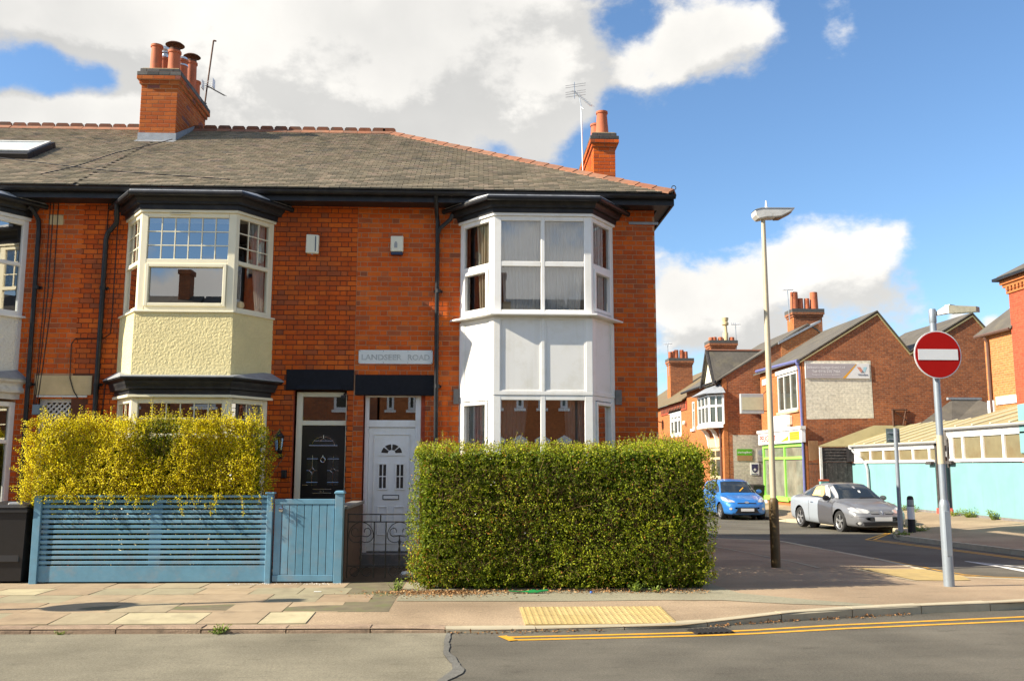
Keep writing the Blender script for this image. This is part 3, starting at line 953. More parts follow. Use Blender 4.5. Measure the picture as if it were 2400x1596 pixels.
sheet('pavement_joint_bed', [(-60, 9.56), (-1.72, 9.56), (-1.72, 10.14), (-0.94, 10.14), (-0.94, 12.57), (-60, 12.57)], lambda x, y: pave_z(x, y) + 0.001, M['joint'], parent=pavement, xs=XS, ys=PY)

# blister paving at the dropped kerb
tb = MB()
for i in range(6):
    for j in range(6):
        cx, cy = (i + 0.5) * 0.4 / 6 - 0.2, (j + 0.5) * 0.4 / 6 - 0.2
        ring = [(cx + 0.021 * cos(t * pi / 3), cy + 0.021 * sin(t * pi / 3)) for t in range(6)]
        top = [(cx + 0.011 * cos(t * pi / 3), cy + 0.011 * sin(t * pi / 3)) for t in range(6)]
        for t in range(6):
            u = (t + 1) % 6
            tb.face([(*ring[t], 0.0), (*ring[u], 0.0), (*top[u], 0.006), (*top[t], 0.006)])
        tb.face([(*q, 0.006) for q in top])
tact = thing('tactile_crossing', '', '', (0.45, 9.62, 0))
del tact['label'], tact['category']
tact['kind'] = 'structure'
for i in range(4):
    for j in range(2):
        t = MB()
        tn = random.random()
        t.v, t.f = list(tb.v), list(tb.f)
        t.m, t.a = list(tb.m), [tn] * len(tb.a)
        t.box(-0.197, 0.197, -0.197, 0.197, -0.03, 0.0, 0, tn, skip='b')
        me = t.mesh('tactile_tile', M['tactile'])
        ux, uy = 0.995, 0.03
        px = 0.70 + i * 0.397 * ux - j * 0.012
        py = 9.545 + 0.2 + i * 0.397 * uy + j * 0.4
        o = inst('tactile_tile', me, tact, (px, py, (pave_z(px, py - 0.2) + pave_z(px, py + 0.2)) / 2 + 0.012))
        o.rotation_euler = (atan2(pave_z(px, py + 0.2) - pave_z(px, py - 0.2), 0.4), 0, 0.03)


def line_mark(name, pts, wd, m, zf, dz=0.004):
    L, R_ = offset_line(pts, wd / 2), offset_line(pts, -wd / 2)
    mb = MB()
    for k in range(len(pts) - 1):
        q = [L[k], L[k + 1], R_[k + 1], R_[k]]
        mb.face([(x, y, zf(x, y) + dz) for x, y in q])
    o = mb.build(name, m)
    o['kind'] = 'structure'
    return o


def dens(pts, s=0.5):
    return resample(pts, s) + [pts[-1]]


YL1 = dens([(0.33, 9.08), (2.05, 9.25), (2.6, 9.33), (3.7, 9.64), (6.07, 10.12), (8.0, 10.6), (9.2, 11.2), (10, 12)])
YL2 = dens([(0.31, 8.93), (2.05, 9.09), (2.6, 9.16), (3.7, 9.44), (6.07, 9.90), (8.2, 10.4), (9.5, 11.0), (10, 11.4)])
line_mark('yellow_line', YL1, 0.07, M['yellow'], road_z)
line_mark('yellow_line', YL2, 0.07, M['yellow'], road_z)
line_mark('yellow_line', [(0.26, 9.13), (0.36, 8.89)], 0.09, M['yellow'], road_z, 0.008)
for o_ in (0.16, 0.32):
    line_mark('yellow_line', dens([(7.05 + o_, 17.0), (7.05 + o_, 14.6), (7.2 + o_ * 1.1, 13.75), (7.9 + o_, 13.22 + o_ * 1.1), (8.6 + o_, 12.95 + o_)]), 0.05, M['yellow'], road_z)
    line_mark('yellow_line', dens([(10.75 - o_, 13.2), (10.28 - o_, 15.2), (10.22 - o_, 17.3), (10.0 - o_ * 1.3, 22.4)]) + dens([(10.0 - o_ * 1.3, 22.4), (11.6 - o_ * 0.6, 25.3)]), 0.07, M['yellow'], road_z)
for p in ([(8.68, 16.15), (8.95, 15.0), (9.3, 13.6), (9.38, 13.6), (9.06, 15.0), (8.70, 16.15)], [(8.66, 16.15), (8.62, 14.6), (8.66, 13.7), (8.90, 13.7), (8.80, 14.6), (8.69, 16.15)]):
    sheet('white_marking', p, lambda x, y: road_z(x, y) + 0.005, M['whiteline'], ys=(15,), kind='structure')
# gully grating
gr = thing('drain_grate', 'cast iron drain grating between the yellow lines by the kerb', 'drain grate', (2.36, 9.33, 0), 0.18)
mb = MB()
T = wm(gr)
mb.box(-0.2, 0.2, -0.13, 0.13, -0.02, 0.006, T=T)
mb.build('grate_base', M['plastic'], gr)
for i in range(7):
    mb = MB()
    mb.box(-0.19 + i * 0.058, -0.155 + i * 0.058, -0.12, 0.12, 0.006, 0.018, T=T)
    mb.build('grate_bar', M['iron'], gr)

# ------------------------------------------------------------------ brickwork made of single bricks
CH = 0.081          # height of a course
BV = {}


def brick_meshes(kind, w_, d=0.035):
    if kind in BV:
        return BV[kind]
    out = []
    for k in range(12):
        a = min(max(random.betavariate(2.4, 2.6), 0), 1) if k < 11 else random.uniform(0.85, 1.0)
        mb = MB()
        e = 0.004
        x0, x1, z0, z1 = -w_ / 2, w_ / 2, -CH / 2 + 0.0058, CH / 2 - 0.0058
        c = [random.uniform(-0.0025, 0.0025) for _ in range(4)]
        fr = [(x0 + e, 0, z0 + e + c[0]), (x1 - e, 0, z0 + e + c[1]), (x1 - e, 0, z1 - e + c[2]), (x0 + e, 0, z1 - e + c[3])]
        bk = [(x0, e, z0), (x1, e, z0), (x1, e, z1), (x0, e, z1)]
        bb = [(x0, d, z0), (x1, d, z0), (x1, d, z1), (x0, d, z1)]
        mb.face(fr, 0, a)
        for A, Bq in ((fr, bk), (bk, bb)):
            for i in range(4):
                j = (i + 1) % 4
                mb.face([A[i], A[j], Bq[j], Bq[i]], 0, a)
        out.append(mb.mesh('brick', M['brick']))
    BV[kind] = out
    return out


def brick_layout(x0, x1, z0, z1, holes, phase=0.0, bond='flemish'):
    """yield (xa, xb, zc) of every brick, cut at openings"""
    n = int(round((z1 - z0) / CH))
    for r in range(n):
        zc = z0 + (r + 0.5) * CH
        x = x0 - 0.34 + (0.0 if r % 2 == 0 else 0.172) + phase + random.uniform(-0.004, 0.004)
        seq = r
        k = 0
        while x < x1:
            if bond == 'flemish':
                w_ = 0.224 if k % 2 == 0 else 0.112
            else:
                w_ = 0.224 if k or r % 2 == 0 else 0.112
            xa, xb = x + 0.0052, x + w_ - 0.0052
            x += w_ + 0.004 * 0
            k += 1
            segs = [(max(xa, x0), min(xb, x1))]
            for h in holes:
                if h[2] < zc < h[3]:
                    ns = []
                    for a, b in segs:
                        if b <= h[0] or a >= h[1]:
                            ns.append((a, b))
                        else:
                            if a < h[0]:
                                ns.append((a, h[0]))
                            if b > h[1]:
                                ns.append((h[1], b))
                    segs = ns
            for a, b in segs:
                if b - a > 0.025:
                    yield a, b, zc


def brick_wall(house, x0, x1, z0, z1, holes, seen, limit=300, phase=0.0, Y=F):
    """single bricks in front of the mortar; seen(x, z) says what the street sees; past the limit they are joined"""
    L = list(brick_layout(x0, x1, z0, z1, holes, phase))
    full = []
    rest = []
    for a, b, zc in L:
        w_ = b - a
        kind = 's' if abs(w_ - 0.2136) < 0.004 else ('h' if abs(w_ - 0.1016) < 0.004 else None)
        xc = (a + b) / 2
        if kind == 's' and seen(xc, zc):
            full.append((sqrt(xc * xc + Y * Y + (zc - 1.65) ** 2), xc, zc))
        else:
            rest.append((a, b, zc))
    full.sort()
    ms = brick_meshes('s', 0.2136)
    for _, xc, zc in full[:limit]:
        inst('brick', random.choice(ms), house, (xc, Y - 0.0075 + random.uniform(-0.0016, 0.0016), zc))
    mb = MB()
    for a, b, zc in rest + [(x - 0.1068, x + 0.1068, z) for _, x, z in full[limit:]]:
        v = random.betavariate(2.4, 2.6) if random.random() > 0.08 else random.uniform(0.85, 1)
        y = Y - 0.0075 + random.uniform(-0.0016, 0.0016)
        e = 0.004
        z0_, z1_ = zc - CH / 2 + 0.0058, zc + CH / 2 - 0.0058
        fr = [(a + e, y, z0_ + e), (b - e, y, z0_ + e), (b - e, y, z1_ - e), (a + e, y, z1_ - e)]
        bk = [(a, y + e, z0_), (b, y + e, z0_), (b, y + e, z1_), (a, y + e, z1_)]
        bb = [(a, y + 0.02, z0_), (b, y + 0.02, z0_), (b, y + 0.02, z1_), (a, y + 0.02, z1_)]
        mb.face(fr, 0, v)
        for A, Bq in ((fr, bk), (bk, bb)):
            for i in range(4):
                j = (i + 1) % 4
                mb.face([A[i], A[j], Bq[j], Bq[i]], 0, v)
    mb.build('brickwork', M['brick'], house, kind='stuff')


# ------------------------------------------------------------------ roof geometry shared by the terrace
EY, EZ = 14.12, 6.03
RY, RZ = 18.6, 8.63
SL_L = sqrt((RY - EY) ** 2 + (RZ - EZ) ** 2)
SD = Vector((0, (RY - EY) / SL_L, (RZ - EZ) / SL_L))      # up the slope
SN = Vector((0, -SD.z, SD.y))                              # out of the slope
HX0, HX1 = 3.15, -1.86                                     # hip: eaves corner, ridge end
TILE_V = []
for k in range(10):
    mb = MB()
    a = random.random()
    w2 = 0.0785

    def tp(x, s, n):
        return Vector((x, 0, 0)) + SD * s + SN * n
    j = [random.uniform(-0.003, 0.003) for _ in range(3)]
    lo = [tp(-w2, j[0], 0.022 + j[2]), tp(w2, j[1], 0.022)]
    hi = [tp(w2, 0.115, 0.006), tp(-w2, 0.115, 0.006)]
    dn = [tp(-w2, j[0], 0.0), tp(w2, j[1], 0.0)]
    mb.face([lo[0], lo[1], hi[0], hi[1]], 0, a)
    mb.face([dn[0], dn[1], lo[1], lo[0]], 0, a)
    mb.face([dn[0], lo[0], hi[1]], 0, a)
    mb.face([dn[1], hi[0], lo[1]], 0, a)
    TILE_V.append(mb.mesh('roof_tile', M['tile']))


def roof_front(house, x0, x1, hip=False, limit=300, skip=None):
    """plain tiles on the street slope between x0 and x1"""
    GA, GW = 0.1, 0.165
    nr = int(SL_L / GA)
    cand, rest = [], []
    for r in range(nr):
        s = r * GA
        t0, t1 = s / SL_L, (s + 0.115) / SL_L
        xe0 = HX0 + (HX1 - HX0) * t0 if hip else x1
        xe1 = HX0 + (HX1 - HX0) * t1 if hip else x1
        i0 = int(math.floor(x0 / GW)) - 1
        x = i0 * GW + (GW / 2 if r % 2 else 0)
        while x < max(xe0, xe1):
            c = x + random.uniform(-0.002, 0.002)
            a, b = c - 0.0785, c + 0.0785
            if c >= x0 - 0.01 and not (skip and skip(c, s)):
                if b < min(xe0, xe1) and a > x0 - 0.2:
                    cand.append((s + abs(c) * 0.15, c, s))
                elif a < max(xe0, xe1):
                    rest.append((a, min(b, xe0), min(b, xe1), s))
            x += GW
    cand.sort()
    for _, c, s in cand[:limit]:
        p = Vector((c, EY, EZ)) + SD * (s + random.uniform(-0.004, 0.004))
        inst('roof_tile', random.choice(TILE_V), house, p)
    mb = MB()

    def P(x, s, n):
        return Vector((x, EY, EZ)) + SD * s + SN * n
    for a, b0, b1, s in rest + [(c - 0.0785, c + 0.0785, c + 0.0785, s) for _, c, s in cand[limit:]]:
        v = random.random()
        q = random.uniform(-0.003, 0.004)
        s += random.uniform(-0.005, 0.005)
        b0, b1 = max(b0, a), max(b1, a)
        mb.face([P(a, s, 0.022 + q), P(b0, s, 0.022), P(b1, s + 0.115, 0.006), P(a, s + 0.115, 0.006)], 0, v)
        mb.face([P(a, s, 0), P(b0, s, 0), P(b0, s, 0.022), P(a, s, 0.022 + q)], 0, v)
        mb.face([P(a, s, 0), P(a, s, 0.022), P(a, s + 0.115, 0.006)], 0, v)
        mb.face([P(b0, s, 0), P(b1, s + 0.115, 0.006), P(b0, s, 0.022)], 0, v)
    mb.build('roof_tiling', M['tile'], house, kind='stuff')
    # slope under the tiles, back slope, hip end
    mb = MB()
    xr = HX1 if hip else x1
    xe = HX0 if hip else x1
    back = 2 * RY - EY
    mb.face([(x0, EY, EZ - 0.012), (xe, EY, EZ - 0.012), (xr, RY, RZ - 0.012), (x0, RY, RZ - 0.012)])
    mb.face([(x0, back, EZ), (xe, back, EZ), (xr, RY, RZ - 0.012), (x0, RY, RZ - 0.012)])
    if hip:
        mb.face([(HX0, EY, EZ - 0.005), (HX0, back, EZ - 0.005), (HX1, RY, RZ - 0.012)])
    mb.build('roof', M['slatefar'], house)


def ridge_tiles(house, x0, x1):
    vs_ = []
    for k in range(5):
        mb = MB()
        L, a = 0.29, random.random()
        n = 0.135
        up = 0.055
        for sgn in (-1, 1):
            mb.face([(0, sgn * n, -n * 0.58 + 0.03), (L, sgn * n, -n * 0.58 + 0.03), (L, 0, up), (0, 0, up)], 0, a)
            mb.face([(0, sgn * n, -n * 0.58), (L, sgn * n, -n * 0.58), (L, sgn * n, -n * 0.58 + 0.03), (0, sgn * n, -n * 0.58 + 0.03)], 0, a)
        mb.prism([(0.012, -0.018, up - 0.02), (L - 0.012, -0.018, up - 0.02), (L - 0.012, -0.018, up + 0.03), (L - 0.045, -0.018, up + 0.062), (0.045, -0.018, up + 0.062), (0.012, -0.018, up + 0.03)],
                 (0, 0.036, 0), 1, random.random())
        vs_.append(mb.mesh('ridge_tile', [M['ridge'], M['crest']]))
    x = x1 - 0.295
    while x > x0 - 0.29:
        inst('ridge_tile', random.choice(vs_), house, (x, RY, RZ + random.uniform(-0.006, 0.006)))
        x -= 0.295


def hip_tiles(house):
    a, b = Vector((HX0, EY, EZ)), Vector((HX1, RY, RZ))
    d = (b - a).normalized()
    L = (b - a).length
    side = d.cross(Vector((0, 0, 1))).normalized()
    up = side.cross(d)
    n = int(L / 0.34)
    for k in range(n + 1):
        mb = MB()
        tn = random.random()
        s0, s1 = k * 0.34, min(k * 0.34 + 0.385, L)
        for sg in (-1, 1):
            p = [a + d * s0 + up * 0.062, a + d * s1 + up * 0.050]
            q = [a + d * s0 + side * sg * 0.125 + up * (-0.016), a + d * s1 + side * sg * 0.125 + up * (-0.03)]
            mb.face([p[0], p[1], q[1], q[0]], 0, tn)
            lo = [v - up * 0.03 for v in q]
            mb.face([q[0], q[1], lo[1], lo[0]], 0, tn)
            mb.face([p[0], q[0], lo[0], p[0] - up * 0.03], 0, tn)
        mb.build('hip_tile', M['ridge'], house)


# ------------------------------------------------------------------ bays
class Bay:
    """canted bay: plan corners on the wall and on the front"""
    def __init__(self, xa, xb, xc, xd):
        self.x = (xa, xb, xc, xd)

    def path(self, o=0.0):
        xa, xb, xc, xd = self.x
        P = [Vector((xa, F)), Vector((xb, B)), Vector((xc, B)), Vector((xd, F))]

        def line(p, q):
            t = (q - p).normalized()
            n = Vector((t.y, -t.x))
            return p + n * o, t
        l = [line(P[i], P[i + 1]) for i in range(3)]

        def meet(l1, l2):
            (p, t), (q, u) = l1, l2
            k = t.x * u.y - t.y * u.x
            s = ((q.x - p.x) * u.y - (q.y - p.y) * u.x) / k
            return p + t * s
        wall = (Vector((0, F)), Vector((1, 0)))
        return [meet(l[0], wall), meet(l[0], l[1]), meet(l[1], l[2]), meet(l[2], wall)]

    def sweep(self, mb, prof, mi=0, close=True):
        """prof: (outward offset, z) list forming a closed profile"""
        R_ = [[(p.x, p.y, z) for p in self.path(o)] for o, z in prof]
        n = len(prof)
        for k in range(n if close else n - 1):
            A, Bq = R_[k], R_[(k + 1) % n]
            for s in range(3):
                mb.face([A[s], A[s + 1], Bq[s + 1], Bq[s]], mi)

    def slab(self, mb, o, z0, z1, mi=0, inner=-0.3):
        """solid plate with the bay's plan"""
        P = self.path(o)
        mb.prism([(p.x, p.y, z0) for p in P], (0, 0, z1 - z0), mi)

    def facet(self, i, o=0.0):
        P = self.path(o)
        p, q = P[i], P[i + 1]
        t = (q - p).normalized()
        n = Vector((t.y, -t.x))
        L = (q - p).length
        T = Matrix(((t.x, -n.x, 0, p.x), (t.y, -n.y, 0, p.y), (0, 0, 1, 0), (0, 0, 0, 1)))
        return T, L          # local x along the facet, local -y outward, z up


def bars(mb, T, L, z0, z1, xs, zs, wd, y0, y1, mi=0):
    """frame members of one facet: uprights at xs and rails at zs (pairs from-to)"""
    for a, b in xs:
        mb.box(a, b, y0, y1, z0, z1, mi, T=T)
    for a, b in zs:
        prev = 0.0
        for c, d in sorted(xs):
            if c - prev > 0.01:
                mb.box(prev, c, y0 + 0.002, y1 - 0.002, a, b, mi, T=T)
            prev = d


def bay_window(house, bay, z0, z1, spec, frame, glass, name='bay_window', gb=None):
    """spec per facet: list of panes (u0, u1, za, zb, cols, rows, casement) in facet fractions / metres"""
    mb = MB()
    allp = []
    root = None
    for i in range(3):
        T, L = bay.facet(i)
        uu, rails, panes = spec(i, L)
        bars(mb, T, L, z0, z1, uu, rails, 0, 0.0, 0.075)
        for p in panes:
            allp.append((T, p))
        # casement sub frames, a little proud
        for (a, b, c, d, nc, nr, cas) in panes:
            if cas:
                w_ = 0.052
                for (p0, p1, q0, q1) in ((a - w_, a, c - w_, d + w_), (b, b + w_, c - w_, d + w_), (a, b, c - w_, c), (a, b, d, d + w_)):
                    mb.box(p0, p1, -0.022, 0.05, q0, q1, T=T)
    root = mb.build(name, frame, house, bevel=0.006)
    for T, (a, b, c, d, nc, nr, cas) in allp:
        g = MB()
        g.face([T @ Vector(p) for p in ((a - 0.004, 0.036, c - 0.004), (b + 0.004, 0.036, c - 0.004), (b + 0.004, 0.036, d + 0.004), (a - 0.004, 0.036, d + 0.004))])
        g.build('pane', glass, root)
        if nc > 1 or nr > 1:
            k = MB()
            for i in range(1, nc):
                x = a + (b - a) * i / nc
                k.box(x - 0.008, x + 0.008, 0.022, 0.034, c, d, T=T)
            for j in range(1, nr):
                z = c + (d - c) * j / nr
                k.box(a, b, 0.0235, 0.0325, z - 0.008, z + 0.008, T=T)
            k.build('glazing_bars', frame, root)
    return root


def cornice(house, bay, z0, z1, out, name='bay_cornice', mats=None, lead=None, gutter=True, inner=-0.04):
    h = z1 - z0
    prof = [(0.0, z0), (0.045, z0), (0.05, z0 + 0.26 * h), (0.10, z0 + 0.30 * h), (0.105, z0 + 0.42 * h), (out * 0.62, z0 + 0.58 * h), (out * 0.66, z0 + 0.70 * h),
            (out * 0.9, z0 + 0.78 * h), (out, z0 + 0.82 * h), (out, z1 - 0.02), (0.0, z1 - 0.02)]
    mb = MB()
    bay.sweep(mb, prof)
    # returns against the wall
    root = mb.build(name, mats or M['black'], house)
    mb = MB()
    P0, P1 = bay.path(out + 0.012), bay.path(-0.25)
    top = [(p.x, p.y, z1 - 0.018) for p in P0]
    lift = [(p.x, min(p.y, F - 0.001), z1 + 0.10) for p in bay.path(0.0)]
    ed = [(p.x, p.y, z1 - 0.034) for p in P0]
    hi = [Vector(lift[0]), Vector(lift[3])]
    for s in range(3):
        mb.face([ed[s], ed[s + 1], top[s + 1], top[s]], 0)
    hi0 = (lift[0][0], F - 0.002, z1 + 0.13)
    hi1 = (lift[3][0], F - 0.002, z1 + 0.13)
    mb.face([top[0], top[1], hi0], 0)
    mb.face([top[1], top[2], hi1, hi0], 0)
    mb.face([top[2], top[3], hi1], 0)
    mb.build('lead_top', lead or M['leadlit'], root)
    if gutter:
        mb = MB()
        mb.tube([(p.x, p.y - 0.0, z1 - 0.075) for p in bay.path(out + 0.02)], 0.042, 8)
        mb.build('gutter', M['black'], root)
    return root


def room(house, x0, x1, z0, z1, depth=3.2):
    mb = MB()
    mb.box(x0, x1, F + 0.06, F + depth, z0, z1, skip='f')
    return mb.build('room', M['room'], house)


def wavy(pts_top, pts_bot, z_top, z_bot, folds, amp, nz=10):
    """curtain between two plan lines, gathered into folds"""
    mb = MB()
    n = folds * 6
    rows_ = []
    for j in range(nz + 1):
        t = j / nz
        row = []
        for i in range(n + 1):
            u = i / n
            x = (pts_top[0][0] + (pts_top[1][0] - pts_top[0][0]) * u) * (1 - t) + (pts_bot[0][0] + (pts_bot[1][0] - pts_bot[0][0]) * u) * t
            y = (pts_top[0][1] + (pts_top[1][1] - pts_top[0][1]) * u) * (1 - t) + (pts_bot[0][1] + (pts_bot[1][1] - pts_bot[0][1]) * u) * t
            y += amp * sin(2 * pi * folds * u + 0.6 * sin(3 * t + u * 5)) * (0.5 + 0.5 * t) + amp * 0.5 * sin(2 * pi * folds * 2.3 * u + 1.3)
            row.append((x, y, z_top + (z_bot - z_top) * t))
        rows_.append(row)
    for j in range(nz):
        for i in range(n):
            mb.face([rows_[j][i], rows_[j][i + 1], rows_[j + 1][i + 1], rows_[j + 1][i]])
    return mb


def downpipe(house, pts, r=0.036, m=None, name='downpipe', clips=True):
    mb = MB()
    mb.tube(pts, r, 10)
    o = mb.build(name, m or M['black'], house, smooth=True)
    if clips:
        k = MB()
        z = pts[-1][2] + 1.2
        while z < pts[-2][2] - 0.2:
            x, y = pts[-1][0], pts[-1][1]
            k.lathe([(r + 0.008, -0.03), (r + 0.008, 0.03)], (x, y, z), 10)
            k.box(x - 0.07, x + 0.07, y + r, F - 0.009, z - 0.02, z + 0.02)
            z += 1.55
        k.build('pipe_clip', m or M['black'], o)
    return o


def eaves(house, x0, x1, corner=False):
    mb = MB()
    mb.box(x0, x1, EY + 0.07, EY + 0.10, 5.835, 6.005)
    mb.box(x0, x1, EY + 0.10, F - 0.005, 5.86, 5.885)
    if corner:
        mb.box(x1, x1 + 0.03, EY + 0.07, 22.5, 5.835, 6.005)
        mb.box(2.98, x1, F - 0.005, 22.5, 5.86, 5.885)
    mb.build('fascia', M['black'], house)
    g = MB()
    n = 6
    L = x1 - x0
    y, z, r = EY + 0.005, 5.985, 0.062
    for k in range(n):
        a0, a1 = pi + pi * k / n, pi + pi * (k + 1) / n
        g.face([(x0, y + r * cos(a0), z + r * sin(a0)), (x1 + (0.04 if corner else 0), y + r * cos(a0), z + r * sin(a0)),
                (x1 + (0.04 if corner else 0), y + r * cos(a1), z + r * sin(a1)), (x0, y + r * cos(a1), z + r * sin(a1))])
    g.build('gutter', M['black'], house)


def house_shell(house, x0, x1, holes, m_front, side=False, z1=5.93):
    mb = MB()
    for a, b, c, d in rect_minus(x0, x1, -0.1, z1, holes):
        mb.face([(a, F, c), (b, F, c), (b, F, d), (a, F, d)])
    mb.build('mortar', m_front, house)
    mb = MB()
    yb = 22.4
    mb.face([(x0, yb, -0.4), (x1, yb, -0.4), (x1, yb, 6.0), (x0, yb, 6.0)])
    mb.face([(x0, F, -0.1), (x0, yb, -0.4), (x0, yb, 5.9), (x0, F, 5.9)])
    if side:
        mb.face([(x1, F, -0.1), (x1, yb, -0.4), (x1, yb, 5.9), (x1, F, 5.9)])
    mb.build('wall', M['brickfar'], house)


# ------------------------------------------------------------------ chimneys
def chimney(house, x0, x1, y0, y1, zbase, ztop, pots, sooty=False):
    """brick stack of single bricks on the seen sides, oversailing courses, blue brick cap, pots as sub-parts"""
    mb = MB()
    mb.box(x0 + 0.006, x1 - 0.006, y0 + 0.006, y1 - 0.006, zbase - 0.6, ztop)
    st = mb.build('chimney', M['mortar'], house)
    z = zbase
    hmax = ztop - 4 * CH
    r = 0
    if sooty and 'cs' not in BV:
        keep = M['brick']
        M['brick'] = M['brickch']
        brick_meshes('cs', 0.216)
        brick_meshes('chh', 0.104)
        M['brick'] = keep
    sm, hm = (BV['cs'], BV['chh']) if sooty else (brick_meshes('ss', 0.216), brick_meshes('h', 0.104))

    def course(xa, xb, ya, yb, zc, r, meshes_dark=None):
        for face in ('f', 'l', 'r'):
            if face == 'f':
                L, org, ang = xb - xa, Vector((xa, ya, zc)), 0.0
            elif face == 'r':
                L, org, ang = yb - ya, Vector((xb, ya, zc)), pi / 2
            else:
                L, org, ang = yb - ya, Vector((xa, yb, zc)), -pi / 2
            n = max(1, round(L / 0.224))
            wv = L / n
            u = -(wv / 2 if r % 2 else 0)
            d = Vector((cos(ang), sin(ang), 0))
            while u < L - 0.02:
                a, b = max(u, 0), min(u + wv, L)
                u += wv
                if b - a < 0.03:
                    continue
                c = org + d * ((a + b) / 2)
                o = inst('brick', random.choice(meshes_dark or (sm if b - a > 0.16 else hm)), st, c, (0, 0, ang))
                o.scale = ((b - a - 0.008) / (0.216 if (meshes_dark or b - a > 0.16) else 0.104), 1, 1)
    if 'dk' not in BV:
        keep = M['brick']
        M['brick'] = M['brickdk']
        BV['dk'] = brick_meshes('dktmp', 0.216)
        M['brick'] = keep
    while z < hmax:
        course(x0, x1, y0, y1, z + CH / 2, r)
        z += CH
        r += 1
    for k, (o_, dk) in enumerate(((0.035, False), (0.075, False), (0.075, True), (0.03, True))):
        mb = MB()
        mb.box(x0 - o_ + 0.008, x1 + o_ - 0.008, y0 - o_ + 0.008, y1 + o_ - 0.008, z, z + CH)
        mb.build('oversailing_course', M['mortardk'] if dk else M['mortar'], st)
        course(x0 - o_, x1 + o_, y0 - o_, y1 + o_, z + CH / 2, r, BV['dk'] if dk else None)
        z += CH
        r += 1
    mb = MB()
    mb.prism([(x0 + 0.0, y0, z), (x1, y0, z), (x1, y1, z), (x0, y1, z)], (0, 0, 0.02))
    i = len(mb.v)
    mb.box(x0 + 0.1, x1 - 0.1, y0 + 0.1, y1 - 0.1, z + 0.02, z + 0.055)
    mb.build('mortar_flaunching', M['stone'], st)
    for p in pots:
        px, py, h, r0, r1, cap = p
        mb = MB()
        tn = random.random()
        zb_ = z + 0.02
        mb.lathe([(r0 * 1.05, 0), (r0, 0.02), (r1, h - 0.08), (r1 + 0.002, h - 0.05), (r1 + 0.018, h - 0.045), (r1 + 0.018, h), (r1 - 0.015, h), (r1 - 0.02, h - 0.2)], (px, py, zb_), 18, 0, tn, cap=False)
        po = mb.build('chimney_pot', M['pot'], st, smooth=True)
        if cap:
            mb = MB()
            mb.lathe([(r1 - 0.01, h - 0.02), (r1 - 0.005, h + 0.05)], (px, py, zb_), 14, cap=False)
            if cap == 'cowl':
                for t in range(3):
                    q = Vector((px + (r1 - 0.02) * cos(t * 2.1), py + (r1 - 0.02) * sin(t * 2.1), zb_ + h))
                    mb.tube([q, q + Vector((0, 0, 0.15))], 0.008, 5)
                mb.lathe([(r1 + 0.075, h + 0.13), (r1 + 0.03, h + 0.165), (0.05, h + 0.19), (0.0, h + 0.195)], (px, py, zb_), 18, cap=False)
                mb.build('cowl', M['rust'], st, smooth=True)
            elif cap == 'band':
                mb.lathe([(r1 + 0.012, h - 0.14), (r1 + 0.012, h - 0.11)], (px, py, zb_), 14, cap=False)
                mb.build('clamp_band', M['alum'], st)
            else:
                mb.lathe([(r1 * 0.62, h), (r1 * 0.62, h + 0.1), (r1 * 0.95, h + 0.11), (r1 * 0.95, h + 0.13), (r1 * 0.7, h + 0.14), (r1 * 0.95, h + 0.18), (r1 * 0.95, h + 0.2), (r1, h + 0.24)], (px, py, zb_), 14)
                mb.build('flue_terminal', M['alum'], st, smooth=True)
    return st

# ------------------------------------------------------------------ the terrace
XL, XP, XS, XC = -12.0, -6.42, -1.98, 2.93      # left end, party wall, seam, corner
ZB0 = 0.08

bayW = Bay(-9.66, -9.2, -7.74, -7.28)
bayL = Bay(-5.70, -5.24, -3.78, -3.34)
bayR = Bay(-0.29, 0.25, 1.79, 2.23)


def bay_holes(b):
    return (b.x[0] - 0.0, b.x[3] + 0.0, -0.2, 5.86)


# --- left house: only its right edge is in the picture
hW = thing('terraced_house', 'brick terraced house with white rendered bay at the left edge of the photo', 'house', (-9.0, F, 0), 0, 'terraced houses on the near side of the road')
passage = (-6.93, -6.19, -0.2, 2.70)
holesW = [bay_holes(bayW), passage]
wallholesW = [(bayW.x[0] + 0.1, bayW.x[3] - 0.1, 0.9, 2.6), (bayW.x[0] + 0.1, bayW.x[3] - 0.1, 3.98, 5.55), passage]
house_shell(hW, XL, XP, wallholesW, M['mortar'])
XB = -6.06   # the pipe hides the change of brick
brick_wall(hW, -7.9, XB, ZB0, ZB0 + 72 * CH, holesW + [(-7.02, XB + 0.1, 2.735, 3.045), (-6.97, -6.74, 5.495, 5.66), (-9, -7.28, -1, 9)], lambda x, z: z > 2.2)
mb = MB()
mb.box(-7.0, -6.11, F - 0.02, F + 0.05, 2.735, 3.045)
mb.build('stone_lintel', M['stone'], hW, bevel=0.006)
mb = MB()
mb.box(-6.97, -6.74, F - 0.012, F + 0.03, 5.495, 5.66)
mb.build('vent_plate', M['stone'], hW, bevel=0.005)
